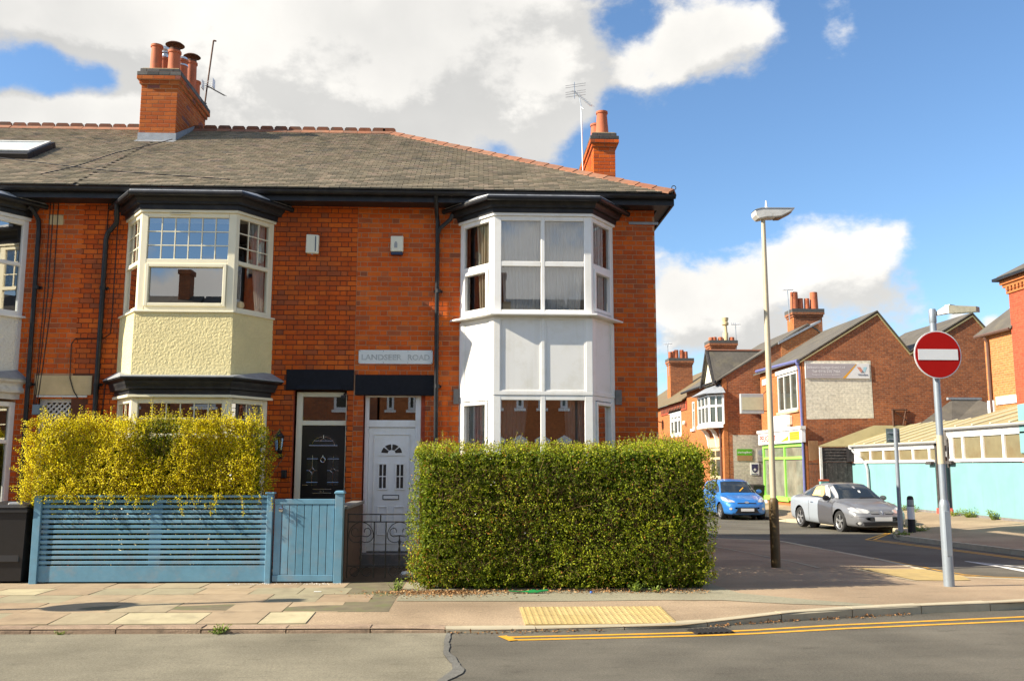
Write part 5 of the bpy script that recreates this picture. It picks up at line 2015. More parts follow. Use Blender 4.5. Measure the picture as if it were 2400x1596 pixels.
mb.build('grille', M['signgrey'], a2)


def lantern(x, z, label):
    t = thing('wall_lantern', label, 'lantern', (x, F - 0.01, z))
    mb = MB()
    mb.box(x - 0.03, x + 0.03, F - 0.03, F - 0.008, z - 0.15, z + 0.02)
    mb.tube([(x, F - 0.03, z - 0.08), (x, F - 0.10, z - 0.10), (x, F - 0.13, z - 0.05)], 0.012, 6)
    mb.lathe([(0.02, -0.06), (0.05, -0.03), (0.055, -0.02)], (x, F - 0.13, z), 6)
    mb.lathe([(0.085, 0.19), (0.04, 0.25), (0.012, 0.28), (0.012, 0.31), (0.0, 0.32)], (x, F - 0.13, z), 6)
    for k in range(6):
        a = 2 * pi * k / 6
        mb.tube([(x + 0.052 * cos(a), F - 0.13 + 0.052 * sin(a), z - 0.02), (x + 0.075 * cos(a), F - 0.13 + 0.075 * sin(a), z + 0.19)], 0.005, 4)
    mb.build('lantern_frame', M['plastic'], t)
    g = MB()
    g.lathe([(0.047, -0.02), (0.069, 0.19)], (x, F - 0.13, z), 6, cap=False)
    g.build('lantern_glass', M['glass'], t)


lantern(-3.11, 1.90, 'black carriage lantern on the brick between cream bay and black door')
mb = MB()
mb.box(-3.07, -2.99, F - 0.09, F - 0.009, 1.44, 1.57)
o = mb.build('meter_box', M['plastic'], None, bevel=0.01)
tag(o, 'small black box on the brick wall under the carriage lantern', 'box')
t = thing('security_camera', 'small dark dome camera under black lintel right of the fanlight', 'camera', (-2.14, F, 2.70))
mb = MB()
mb.tube([(-2.11, F + 0.06, 2.80), (-2.12, F - 0.04, 2.76)], 0.018, 6)
mb.build('bracket', M['plastic'], t)
mb = MB()
mb.lathe([(0.0, -0.05), (0.03, -0.04), (0.045, 0.0), (0.04, 0.03), (0.0, 0.035)], (-2.13, F - 0.05, 2.72), 10)
mb.build('dome', M['plastic'], t, smooth=True)
mb = MB()
mb.box(-6.98, -6.86, F - 0.09, F - 0.01, 2.42, 2.58)
o = mb.build('junction_box', mat('blue_grey_box', (0.16, 0.22, 0.27), 0.5), None, bevel=0.01)
tag(o, 'small blue grey box on brick beside the left lattice screen', 'box')

# curtains
def curtain(mbx, m, name, label):
    o = mbx.build(name, m, None, smooth=True)
    return tag(o, label, 'curtain', 'curtains in the bay windows')


yb = B + 0.16
curtain(wavy([(0.34, yb), (1.05, yb)], [(0.42, yb), (1.0, yb + 0.03)], 5.53, 4.03, 9, 0.018), M['net'], 'net_curtain', 'grey net curtain behind the left upper panes of the white bay')
curtain(wavy([(1.03, yb), (1.72, yb)], [(1.06, yb), (1.62, yb + 0.03)], 5.53, 4.03, 9, 0.018), M['net'], 'net_curtain', 'grey net curtain behind the right upper panes of the white bay')
curtain(wavy([(-0.02, 14.40), (0.22, 14.13)], [(0.04, 14.40), (0.16, 14.2)], 5.53, 4.02, 5, 0.02), M['drape'], 'drape', 'cream drape gathered behind the left side light of the white bay')
curtain(wavy([(2.04, 14.45), (1.82, 14.16)], [(2.04, 14.45), (1.84, 14.18)], 5.53, 4.02, 4, 0.02), M['net'], 'net_curtain', 'net curtain behind the right upper side light of the white bay')
curtain(wavy([(0.36, yb), (0.80, yb)], [(0.36, yb), (0.62, yb)], 2.68, 0.95, 6, 0.02), M['net'], 'net_curtain', 'net curtain at the left of the ground floor window over the green hedge')
curtain(wavy([(1.35, yb), (1.72, yb)], [(1.45, yb), (1.72, yb)], 2.68, 0.95, 6, 0.02), M['net'], 'net_curtain', 'net curtain at the right of the ground floor window over the green hedge')
curtain(wavy([(-0.12, 14.47), (0.2, 14.13)], [(-0.12, 14.47), (0.18, 14.15)], 2.66, 0.95, 6, 0.02), M['net'], 'net_curtain', 'net curtain in the narrow left side light above the green hedge')
curtain(wavy([(2.06, 14.45), (1.84, 14.15)], [(2.06, 14.45), (1.84, 14.15)], 2.66, 0.95, 5, 0.02), M['net'], 'net_curtain', 'net curtain in the narrow right side light above the green hedge')
curtain(wavy([(-3.68, 14.28), (-3.48, 14.55)], [(-3.56, 14.42), (-3.47, 14.55)], 5.5, 4.03, 4, 0.02), M['net'], 'net_curtain', 'white net tied back in the right side light of the cream bay')
curtain(wavy([(-3.66, 14.30), (-3.48, 14.55)], [(-3.6, 14.36), (-3.47, 14.55)], 2.6, 1.0, 4, 0.02), M['net'], 'net_curtain', 'white net in the lower right side light of the cream bay above the golden hedge')
curtain(wavy([(-5.52, 14.5), (-5.36, 14.27)], [(-5.52, 14.5), (-5.44, 14.36)], 5.5, 4.03, 3, 0.02), M['net'], 'net_curtain', 'white net in the left side light of the cream bay')
mb = MB()
mb.lathe([(0.0, 0.0), (0.055, 0.01), (0.07, 0.05), (0.06, 0.1), (0.0, 0.13)], (-3.72, 14.13, 4.06), 10)
o = mb.build('soft_toy', M['stone'], None, smooth=True)
tag(o, 'pale fluffy toy on the sill of the cream bay', 'toy')
mb = MB()
mb.box(0.40, 0.52, 14.06, 14.09, 4.06, 4.2)
tag(mb.build('card', M['stone'], None), 'small brown card standing on the sill of the white bay', 'card')

# aerials
ae = thing('tv_aerial', 'rooftop television aerial leaning beside the left chimney', 'aerial', (-6.0, 19.6, 9.4), 0, 'television aerials')
mb = MB()
p0, p1 = Vector((-6.13, 19.55, 9.42)), Vector((-5.99, 19.55, 11.10))
mb.tube([p0, p1], 0.018, 6)
mb.build('mast', M['rust'], ae)
mb = MB()
mb.box(-6.17, -6.155, 19.40, 19.58, 9.93, 10.13)
mb.box(-5.93, -5.915, 19.40, 19.58, 9.96, 10.16)
for k in range(4):
    mb.tube([(-6.16, 19.5, 9.95 + k * 0.05), (-5.92, 19.5, 9.98 + k * 0.05)], 0.005, 4)
mb.build('reflector', M['signwhite'], ae, kind='stuff')
mb = MB()
q0, q1 = Vector((-6.05, 19.5, 10.0)), Vector((-5.62, 19.3, 9.71))
mb.tube([q0, q1], 0.014, 5)
for k in range(12):
    c = q0.lerp(q1, k / 11)
    mb.tube([c + Vector((0.02, 0.11, 0.03)), c - Vector((0.02, 0.11, 0.03))], 0.005, 4)
mb.build('boom', M['iron'], ae)
mb = MB()
for z in (9.44, 9.62):
    mb.tube([(-6.25, 19.4, z), (-6.08, 19.56, z)], 0.015, 5)
mb.build('bracket', M['rust'], ae)
mb = MB()
mb.tube([p1, p1 + Vector((0.06, 0, -0.01))], 0.02, 5)
mb.build('mast_cap', M['rust'], ae)
ae = thing('tv_aerial', 'tall thin aerial with many cross bars beside the right chimney', 'aerial', (2.3, 19.5, 7.9), 0, 'television aerials')
mb = MB()
p0, p1, p2 = Vector((2.33, 19.45, 7.7)), Vector((2.295, 19.45, 9.65)), Vector((2.26, 19.45, 9.86))
mb.tube([p0, p1], 0.016, 6)
mb.tube([Vector((2.35, 19.42, 9.58)), p1, p2, Vector((2.18, 19.45, 9.98))], 0.012, 5)
mb.build('mast', M['alum'], ae)
mb = MB()
d0, d1 = Vector((2.15, 19.5, 10.04)), Vector((2.50, 19.2, 9.57))
mb.tube([d0, d1], 0.012, 5)
for k in range(11):
    c = d0.lerp(d1, k / 10)
    mb.tube([c + Vector((0.07, 0.05, 0.015)), c - Vector((0.07, 0.05, 0.015))], 0.004, 4)
mb.build('boom', M['alum'], ae)
for z in (10.18, 10.13, 10.02, 9.97, 9.91):
    mb = MB()
    mb.tube([(1.95, 19.5, z - 0.02), (2.40, 19.42, z + 0.02)], 0.005, 4)
    mb.build('rod', M['alum'], ae)
mb = MB()
mb.tube([(2.15, 19.47, 9.85), (2.15, 19.47, 10.24)], 0.01, 5)
mb.build('rod', M['alum'], ae)

# ------------------------------------------------------------------ fence, gate, hedges, bin
fr = thing('slatted_fence', 'blue painted slatted fence under the golden hedge', 'fence', (-4.3, 12.52, 0.09))
FX0, FX1, FY = -5.87, -2.73, 12.50
mb = MB()
mb.box(FX0, FX0 + 0.095, FY - 0.045, FY + 0.06, 0.085, 1.235)
mb.build('post', M['blue'], fr, bevel=0.004)
mb = MB()
mb.box(FX1 - 0.075, FX1, FY - 0.045, FY + 0.06, 0.085, 1.262)
mb.build('post', M['blue'], fr, bevel=0.004)
mb = MB()
mb.box(FX1 - 0.10, FX1 + 0.02, FY - 0.06, FY + 0.075, 1.262, 1.285)
mb.build('post_cap', M['blue'], fr, bevel=0.005)
for xc in (FX0 + 0.14, (FX0 + FX1) / 2 + 0.02, FX1 - 0.12):
    mb = MB()
    w_ = 0.075 if abs(xc - (FX0 + FX1) / 2) < 0.3 else 0.035
    mb.box(xc - w_, xc + w_, FY + 0.016, FY + 0.06, 0.10, 1.22)
    mb.build('back_post', M['blue'], fr)
a, b = FX0 + 0.095, FX1 - 0.075
z = 0.345
for k in range(13):
    j = random.uniform(-0.002, 0.002)
    mb = MB()
    h = 0.040
    dz = 0.035 * (k / 12)          # the slats run a little downhill to the right
    T = Matrix.Translation((a, 0, z + j)) @ Matrix.Rotation(random.uniform(-0.0012, 0.0012), 4, 'Y')
    mb.box(0, b - a, FY - 0.012, FY + 0.014, 0, h, 0, random.random(), T=T)
    mb.build('slat', M['blue'], fr, bevel=0.003)
    z += 0.0665
mb = MB()
mb.box(a, b, FY - 0.014, FY + 0.014, 0.115, 0.322, 0, 0.3)
mb.build('base_board', M['blue'], fr, bevel=0.003)
mb = MB()
mb.box(a, b, FY - 0.03, FY + 0.05, 1.215, 1.245)
mb.build('top_rail', M['blue'], fr, bevel=0.003)

gt = thing('garden_gate', 'blue boarded garden gate in front of the black door', 'gate', (-2.3, 12.5, 0.09))
GX0, GX1 = FX1 + 0.022, -1.905
n = 8
wb = (GX1 - GX0) / n
for k in range(n):
    mb = MB()
    q = 0.004
    mb.box(GX0 + k * wb + q, GX0 + (k + 1) * wb - q, FY - 0.018, FY + 0.006, 0.20 + random.uniform(-0.003, 0.003), 1.125, 0, random.random())
    mb.build('board', M['blue'], gt, bevel=0.003)
mb = MB()
mb.box(GX0, GX1, FY - 0.026, FY + 0.012, 1.126, 1.195)
mb.build('rail', M['blue'], gt, bevel=0.004)
mb = MB()
mb.box(GX0, GX1, FY - 0.026, FY + 0.012, 0.115, 0.198)
mb.build('rail', M['blue'], gt, bevel=0.004)
mb = MB()
mb.lathe([(0.028, 0.0), (0.03, -0.01), (0.012, -0.014), (0.012, -0.03), (0.022, -0.04), (0.018, -0.05), (0, -0.052)], (GX0 + 0.085, FY - 0.018, 1.055), 14, axis='Y')
mb.build('gate_knob', M['steel'], gt, smooth=True)
gp = thing('gate_post', 'blue gate post with moulded cap beside the iron gate', 'gate post', (-1.83, 12.5, 0.09))
mb = MB()
mb.box(-1.895, -1.79, FY - 0.05, FY + 0.10, 0.085, 1.265)
mb.build('post', M['blue'], gp, bevel=0.004)
mb = MB()
mb.box(-1.91, -1.775, FY - 0.065, FY + 0.115, 1.266, 1.285)
mb.prism([(-1.91, FY - 0.065, 1.2855), (-1.775, FY - 0.065, 1.2855), (-1.795, FY - 0.045, 1.305), (-1.89, FY - 0.045, 1.305)], (0, 0.16, 0))
mb.build('post_cap', M['blue'], gp, bevel=0.004)
wl = thing('garden_wall', 'low dark brick garden wall running back between the two doors', 'wall', (-1.83, 13.4, 0.09))
mb = MB()
mb.box(-1.90, -1.78, FY + 0.101, 14.5, 0.05, 1.05)
mb.build('wall', M['darkwall'], wl)
mb = MB()
mb.box(-1.93, -1.75, FY + 0.12, 14.5, 1.05, 1.10)
mb.build('coping', M['skirting'], wl, bevel=0.01)

# wrought iron gate before the white door
ig = thing('iron_gate', 'low wrought iron gate with scrolls before the white door', 'gate', (-1.3, 12.62, 0.1))
gy = 12.62


def bar(pts, r, name):
    mb = MB()
    mb.tube(pts, r, 6)
    return mb.build(name, M['iron'], ig)


GL, GR = -1.74, -0.62
for z in (0.985, 0.885, 0.30):
    bar([(GL, gy, z), (GR, gy, z)], 0.009, 'rail')
for x in (GL, -1.385, -1.225, GR):
    bar([(x, gy, 0.14), (x, gy, 0.885 if x not in (GL, GR) else 1.0)], 0.009, 'upright')
bar([(-1.30, gy, 0.885), (-1.30, gy, 0.985)], 0.010, 'upright')
for xc in (-1.56, -1.04):
    prof = [(0.008, 0.22), (0.008, 0.36), (0.018, 0.41), (0.008, 0.46), (0.018, 0.51), (0.008, 0.56), (0.018, 0.61), (0.008, 0.66), (0.008, 0.70)]
    mb = MB()
    mb.lathe(prof, (xc, gy, 0), 8)
    mb.build('twisted_bar', M['iron'], ig, smooth=True)
    for s in (-1, 1):
        pts = [(xc, gy, 0.70)]
        for k in range(14):
            t = k / 13
            an = -pi / 2 + t * 1.6 * pi
            rr = 0.085 * (1 - 0.55 * t)
            pts.append((xc + s * (0.075 + rr * cos(an) * 0.8), gy, 0.755 + rr * sin(an) * 0.8))
        bar(pts, 0.006, 'scroll')
        pts = [(xc + s * 0.165 * cos(a_), gy, 0.70 + 0.18 * sin(a_)) for a_ in [pi / 2 - k * pi / 2 / 8 for k in range(9)]]
        pts += [(xc + s * (0.165 - 0.10 * (1 - cos(u))), gy, 0.70 - 0.09 * sin(u)) for u in [k * 2.2 / 6 for k in range(1, 7)]]
        bar(pts, 0.006, 'scroll')
        bar([(xc + s * 0.08 + 0.06 * cos(t), gy, 0.225 + 0.06 * sin(t)) for t in [2 * pi * k / 14 for k in range(15)]], 0.006, 'ring')


def wheelie_bin(name, label, loc, rz, m, open_lid=0.0, group='wheelie bins'):
    t = thing(name, label, 'wheelie bin', loc, rz, group)
    T = wm(t)
    mb = MB()

    def ring(hw, y0, y1, z):
        return [T @ Vector(p) for p in ((-hw, y0, z), (hw, y0, z), (hw, y1, z), (-hw, y1, z))]
    r0, r1, r2, r3 = ring(0.21, -0.20, 0.22, 0.03), ring(0.275, -0.30, 0.30, 0.93), ring(0.29, -0.32, 0.32, 0.93), ring(0.29, -0.32, 0.32, 0.98)
    for A, Bq in ((r0, r1), (r1, r2), (r2, r3)):
        for i in range(4):
            j = (i + 1) % 4
            mb.face([A[i], A[j], Bq[j], Bq[i]])
    mb.face(r0)
    mb.face(r3)
    mb.build('bin_body', m, t, bevel=0.012)
    mb = MB()
    mb.box(-0.19, 0.19, -0.275, -0.255, 0.25, 0.62, T=T @ Matrix.Rotation(radians(-6), 4, 'X'))
    mb.build('moulded_panel', m, t, bevel=0.01)
    mb = MB()
    TL = T @ Matrix.Translation((0, 0.32, 0.985)) @ Matrix.Rotation(open_lid, 4, 'X')
    mb.prism([TL @ Vector(p) for p in ((-0.295, -0.66, 0), (-0.295, -0.60, 0.045), (-0.295, -0.1, 0.075), (-0.295, 0.01, 0.05), (-0.295, 0.01, 0.0))], TL.to_3x3() @ Vector((0.59, 0, 0)))
    lid = mb.build('lid', m, t, bevel=0.012)
    mb = MB()
    mb.tube([T @ Vector((-0.25, 0.38, 0.96)), T @ Vector((0.25, 0.38, 0.96))], 0.016, 8)
    for x in (-0.22, 0.22):
        mb.tube([T @ Vector((x, 0.30, 0.93)), T @ Vector((x, 0.38, 0.96))], 0.014, 6)
    mb.build('handle', m, t)
    for x in (-0.25, 0.25):
        mb = MB()
        TW = T @ Matrix.Translation((x, 0.22, 0.10)) @ Matrix.Rotation(pi / 2, 4, 'Y')
        i0 = len(mb.v)
        mb.lathe([(0.03, -0.03), (0.10, -0.03), (0.10, 0.03), (0.03, 0.03)], (0, 0, 0), 16)
        mb.v = [tuple(TW @ Vector(p)) for p in mb.v]
        mb.build('wheel', M['rubber'], t)
    return t


wheelie_bin('wheelie_bin', 'black wheelie bin at the left edge beside the blue fence', (-6.23, 12.75, 0.09), 0.0, M['plastic'])
mb = MB()
mb.box(-6.02, -5.90, 12.95, 14.2, 0.05, 0.75)
o = mb.build('garden_wall', M['brickred'], None)
tag(o, 'low brick wall behind the black wheelie bin at the left', 'wall')
mb = MB()
mb.prism([(-6.26, 12.30 + 0.2, 1.085), (-6.04, 12.30 + 0.2, 1.085), (-6.04, 12.30 + 0.2, 1.115), (-6.10, 12.30 + 0.2, 1.15), (-6.22, 12.30 + 0.2, 1.15)], (0, 0.07, 0))
o = mb.build('metal_tray', M['alum'], None, bevel=0.01)
tag(o, 'small shiny metal tray lying on the black bin lid', 'tray')


# ------------------------------------------------------------------ hedges
def fbm(p, s):
    return mnoise.noise(Vector(p) * s)


def hedge_points(n, lo, hi, shell, faces, rnd=0.2, lump=0.06, ls=2.4):
    """points in a box with rounded edges, most of them near the faces given (x-,x+,y-,y+,z+)"""
    lo, hi = np.array(lo), np.array(hi)
    areas = {'x-': (1, 2), 'x+': (1, 2), 'y-': (0, 2), 'y+': (0, 2), 'z+': (0, 1), 'z-': (0, 1)}
    sz = hi - lo
    A = np.array([sz[areas[f][0]] * sz[areas[f][1]] for f in faces])
    ch_ = rng.choice(len(faces), n, p=A / A.sum())
    P = lo + rng.random((n, 3)) * sz
    N = np.zeros((n, 3))
    dep = rng.exponential(shell, n)
    for k, f in enumerate(faces):
        i = 'xyz'.index(f[0])
        m_ = ch_ == k
        sgn = 1 if f[1] == '+' else -1
        P[m_, i] = (hi[i] - dep[m_]) if sgn > 0 else (lo[i] + dep[m_])
        N[m_, i] = sgn
    # round the edges: pull corners in
    c = (lo + hi) / 2
    h = sz / 2
    q = np.abs(P - c) - (h - rnd)
    qq = np.maximum(q, 0)
    L = np.linalg.norm(qq, axis=1)
    over = L > rnd
    scale = np.ones(n)
    scale[over] = rnd / L[over]
    P = c + np.sign(P - c) * (np.minimum(np.abs(P - c), h - rnd) + qq * scale[:, None])
    nn = np.sign(P - c) * qq
    ln = np.linalg.norm(nn, axis=1)
    ok = ln > 1e-4
    N[ok] = 0.5 * N[ok] + 0.5 * nn[ok] / ln[ok][:, None]
    # lumps
    off = np.array([mnoise.noise(Vector(p) * ls) + 0.5 * mnoise.noise(Vector(p) * ls * 2.7) for p in P])
    P = P + N * (off * lump)[:, None]
    return P, N


def clumpy(P, N, s, lo, cut=-0.05):
    """thin the leaves out between clumps"""
    n_ = np.array([mnoise.noise(Vector(p) * s) + 0.6 * mnoise.noise(Vector(p) * s * 2.3) for p in P])
    keep = (n_ > cut) | (rng.random(len(P)) < lo)
    return P[keep], N[keep]


def sprigs(starts, dirs, lens, leaf, step=0.03):
    """leaf points and stems of shoots"""
    P, N, S = [], [], []
    stems = MB()
    for s, d, L in zip(starts, dirs, lens):
        d = Vector(d).normalized()
        s = Vector(s)
        side = d.orthogonal().normalized()
        bend = Vector((random.uniform(-0.25, 0.25), random.uniform(-0.25, 0.25), random.uniform(-0.1, 0.1)))
        pts = []
        k = 0
        t = 0.0
        while t < L:
            p = s + d * t + bend * t * t / max(L, 0.01) * 0.6
            pts.append(p)
            q = Matrix.Rotation(k * pi / 2 + 0.4, 3, d) @ side
            for sg in (1, -1):
                P.append(p + q * sg * leaf * 0.35)
                N.append((q * sg * 0.6 + d * 0.6))
                S.append(leaf * random.uniform(0.7, 1.15) * (1 - 0.4 * t / L))
            t += step
            k += 1
        if len(pts) > 1:
            stems.tube(pts, [0.003] * len(pts), 4, cap=False)
    return np.array([tuple(p) for p in P]), np.array([tuple(n_.normalized()) for n_ in N]), np.array(S), stems


# golden privet over the fence
hy = thing('golden_hedge', 'golden yellow privet hedge spilling over the blue slatted fence', 'hedge', (-4.3, 13.0, 0.09))
P, N = hedge_points(18000, (-6.08, 12.53, 0.98), (-2.95, 13.35, 2.24), 0.10, ['x-', 'x+', 'y-', 'y-', 'z+', 'z+', 'y+'], rnd=0.28, lump=0.20, ls=1.9)
P, N = clumpy(P, N, 5.0, 0.5)


def tone_y(P):
    n_ = np.array([mnoise.noise(Vector((p[0] * 1.5, p[1], p[2] * 1.8)) + Vector((3.1, 0, 1.7))) for p in P])
    # the sort reverts to plain green in the middle of the top and along the right end
    green = np.exp(-((P[:, 0] + 4.30) / 0.30) ** 2 - ((P[:, 2] - 2.0) / 0.42) ** 2) + 0.8 * np.exp(-((P[:, 0] + 2.85) / 0.30) ** 2 - ((P[:, 2] - 2.05) / 0.30) ** 2)
    return np.clip(0.74 + 0.28 * n_ - 0.68 * green - 0.14 * np.clip((P[:, 0] + 4.6) / 1.5, 0, 1) + rng.normal(0, 0.17, len(P)), 0, 1)  # also duller to the right: the sunlit left end put into the tone


me = leaf_mesh('foliage', P, N, rng.uniform(0.028, 0.046, len(P)), np.where(rng.random(len(P)) < 0.3, rng.uniform(0, 0.3, len(P)), tone_y(P)), M['leafy'])
link_mesh('foliage', me, hy)
st, dr, ln = [], [], []
for k in range(230):
    x = random.uniform(-6.05, -3.0)
    st.append((x, random.uniform(12.55, 13.25), random.uniform(2.12, 2.27)))
    dr.append((random.gauss(0, 0.22), random.gauss(-0.1, 0.2), 1))
    ln.append(random.uniform(0.06, 0.17) * (1.8 if random.random() < 0.12 else 1))
for x, L in ((-4.55, 0.40), (-4.42, 0.36), (-4.3, 0.30), (-3.73, 0.30), (-3.68, 0.24), (-3.55, 0.36), (-3.46, 0.34), (-3.1, 0.3), (-3.0, 0.32), (-3.05, 0.22), (-5.95, 0.28), (-5.3, 0.22), (-3.02, 0.25)):
    st.append((x, 12.9, 2.18))
    dr.append((random.gauss(0, 0.12), random.gauss(0, 0.1), 1))
    ln.append(L)
for k in range(2900):
    q = (random.uniform(-6.05, -2.98), 0, random.uniform(1.16, 2.22))
    lump = mnoise.noise(Vector((q[0] * 2.2, 5, q[2] * 2.2)))
    st.append((q[0], 12.50 - 0.10 * lump + random.uniform(-0.03, 0.03), q[2]))
    dr.append((random.gauss(0.05, 0.45), -0.55, random.gauss(0.75, 0.4)))
    ln.append(random.uniform(0.06, 0.17))
for k in range(70):
    st.append((-6.08 + random.uniform(0, 0.08), random.uniform(12.5, 13.2), random.uniform(1.2, 2.0)))
    dr.append((-0.8, random.gauss(-0.1, 0.3), random.gauss(0.5, 0.3)))
    ln.append(random.uniform(0.08, 0.26))
for k in range(60):
    st.append((-2.99 + random.uniform(0, 0.08), random.uniform(12.5, 13.2), random.uniform(1.3, 2.1)))
    dr.append((0.7, random.gauss(-0.2, 0.3), random.gauss(0.6, 0.3)))
    ln.append(random.uniform(0.08, 0.24))
for k in range(26):      # trailing down through the slats
    x = random.choice([-5.55, -5.2, -4.95, -4.6, -4.15, -3.85, -3.62, -3.45, -3.0]) + random.gauss(0, 0.12)
    st.append((x, 12.44 + random.uniform(-0.03, 0.02), random.uniform(1.12, 1.30)))
    dr.append((random.gauss(0.1, 0.25), -0.15, -1))
    ln.append(random.uniform(0.05, 0.20))
P, N, S, stems = sprigs(st, dr, ln, 0.039, 0.026)
N = N + np.array([-0.45, -0.25, 0.45])
tn = tone_y(P)
tn[P[:, 2] > 2.2] = np.clip(tn[P[:, 2] > 2.2] + 0.1, 0, 1)  # tops yellower, sunlight put into their tone
N /= np.linalg.norm(N, axis=1)[:, None]
me = leaf_mesh('shoots', P, N, S, tn, M['leafy'], jitter=0.30)
link_mesh('shoots', me, hy)
stems.build('stems', M['twig'], hy, kind='stuff')
mb = MB()
for k in range(90):
    x, y = random.uniform(-5.8, -3.0), random.uniform(12.75, 13.15)
    mb.tube([(x, y, 0.1), (x + random.gauss(0, 0.1), y + random.gauss(0, 0.05), 0.9), (x + random.gauss(0, 0.22), y + random.gauss(0, 0.12), random.uniform(1.5, 1.95))], [0.016, 0.011, 0.004], 5)
mb.build('branches', M['twig'], hy, kind='stuff')
mb = MB()
mb.box(-5.65, -3.1, 12.85, 13.05, 0.1, 1.75)
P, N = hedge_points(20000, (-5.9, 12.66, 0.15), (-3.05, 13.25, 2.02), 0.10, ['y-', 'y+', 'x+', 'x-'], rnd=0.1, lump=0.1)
link_mesh('inner_foliage', leaf_mesh('inner_foliage', P, N, rng.uniform(0.06, 0.09, len(P)), rng.uniform(0, 0.35, len(P)), M['leafy']), hy)  # greener inner leaves, the shade of the gaps put into their dark colour

# clipped green privet round the corner house
hg = thing('green_hedge', 'tall clipped green privet hedge before the white bay', 'hedge', (1.1, 12.1, 0.09))
P1, N1 = hedge_points(40000, (-0.86, 11.62, 0.12), (3.12, 12.75, 1.93), 0.085, ['x-', 'x+', 'y-', 'y-', 'y-', 'z+', 'y+'], rnd=0.20, lump=0.13, ls=1.5)
P2, N2 = hedge_points(14000, (2.15, 12.6, 0.12), (3.10, 14.35, 1.98), 0.06, ['x+', 'x+', 'z+', 'z+', 'x-'], rnd=0.22, lump=0.09)
P = np.concatenate([P1, P2])
N = np.concatenate([N1, N2])
P, N = clumpy(P, N, 4.5, 0.45)


def tone_g(P):
    n_ = np.array([mnoise.noise(Vector(p) * 1.7) + 0.6 * mnoise.noise(Vector(p) * 5) for p in P])
    t = 0.46 + 0.22 * n_ + rng.normal(0, 0.17, len(P))
    top = np.clip((P[:, 2] - 1.72) / 0.2, 0, 1)
    t = t + 0.22 * top                                     # paler towards the top
    low = np.exp(-((P[:, 0] + 0.55) / 0.45) ** 2 - ((P[:, 2] - 0.45) / 0.4) ** 2)
    br = np.array([mnoise.noise(Vector(p) * 1.3 + Vector((7, 2, 4))) for p in P])
    t = np.where(rng.random(len(P)) < 0.03 + 0.30 * low * (n_ > 0) + 0.22 * np.clip(br - 0.1, 0, 1), 1.0, np.clip(t, 0, 0.95))
    return t


me = leaf_mesh('foliage', P, N, rng.uniform(0.020, 0.038, len(P)), tone_g(P), M['leafg'], jitter=0.8)
link_mesh('foliage', me, hg)
st, dr, ln = [], [], []
for k in range(420):
    x = random.uniform(-0.75, 3.05)
    st.append((x, random.uniform(11.75, 12.65), 1.88 + random.uniform(-0.06, 0.05)))
    dr.append((random.gauss(0, 0.35), random.gauss(0, 0.3), 1))
    ln.append(random.uniform(0.03, 0.10) * (2.0 if random.random() < 0.05 else 1))
for k in range(80):
    st.append((random.uniform(2.3, 3.05), random.uniform(12.7, 14.2), 1.96))
    dr.append((random.gauss(0, 0.3), random.gauss(0, 0.3), 1))
    ln.append(random.uniform(0.05, 0.22))
for x, L in ((-0.45, 0.22), (-0.32, 0.14), (0.1, 0.12), (1.9, 0.14), (2.5, 0.16)):
    st.append((x, 12.1, 1.9))
    dr.append((random.gauss(0, 0.15), 0, 1))
    ln.append(L)
for k in range(1900):
    st.append((random.uniform(-0.8, 3.05), 11.64 + random.uniform(-0.03, 0.07), random.uniform(0.25, 1.85)))
    dr.append((random.gauss(0, 0.6), -0.6, random.gauss(0.5, 0.5)))
    ln.append(random.uniform(0.03, 0.085))
for k in range(90):
    st.append((random.uniform(-0.85, 3.0), 11.66, random.uniform(0.14, 0.45)))
    dr.append((random.gauss(0, 0.5), -0.8, random.gauss(0.1, 0.4)))
    ln.append(random.uniform(0.05, 0.16))
P, N, S, stems = sprigs(st, dr, ln, 0.034, 0.023)
me = leaf_mesh('shoots', P, N, S, np.clip(tone_g(P) + 0.10, 0, 0.95), M['leafg'], jitter=0.4)
link_mesh('shoots', me, hg)
stems.build('stems', M['twig'], hg, kind='stuff')
mb = MB()
for k in range(160):
    x, y = random.uniform(-0.45, 2.75), random.uniform(11.95, 12.5)
    pts = [(x, y, 0.08), (x + random.gauss(0, 0.1), y + random.gauss(0, 0.06), 0.6), (x + random.gauss(0, 0.2), y + random.gauss(0, 0.15), 1.2), (x + random.gauss(0, 0.2), y + random.gauss(0, 0.15), 1.72)]
    mb.tube(pts, [0.016, 0.012, 0.008, 0.003], 5)
for k in range(900):      # fine brown twiggery near the clipped face
    x, z_ = random.uniform(-0.5, 2.75), random.uniform(0.2, 1.5)
    p = Vector((x, 11.80 + random.uniform(-0.06, 0.10), z_))
    d = Vector((random.gauss(0, 0.6), random.uniform(-0.6, 0.1), random.uniform(0.2, 1.0))).normalized() * random.uniform(0.12, 0.4)
    mb.tube([p, p + d * 0.5 + Vector((0, 0, 0.02)), p + d], [0.004, 0.003, 0.002], 4, cap=False)
mb.build('branches', M['twig'], hg, kind='stuff')
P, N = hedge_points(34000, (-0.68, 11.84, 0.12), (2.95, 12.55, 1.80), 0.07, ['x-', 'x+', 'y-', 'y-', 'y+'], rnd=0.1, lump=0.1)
link_mesh('inner_foliage', leaf_mesh('inner_foliage', P, N, rng.uniform(0.06, 0.10, len(P)), rng.uniform(0, 0.5, len(P)), M['leafg']), hg)  # inner leaves kept dark, shade between the clumps put into their colour
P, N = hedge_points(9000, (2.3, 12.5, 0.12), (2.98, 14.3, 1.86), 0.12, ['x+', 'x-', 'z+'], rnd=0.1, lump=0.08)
link_mesh('inner_foliage', leaf_mesh('inner_foliage', P, N, rng.uniform(0.06, 0.10, len(P)), rng.uniform(0, 0.5, len(P)), M['leafg']), hg)  # the same painted gap shade round the corner
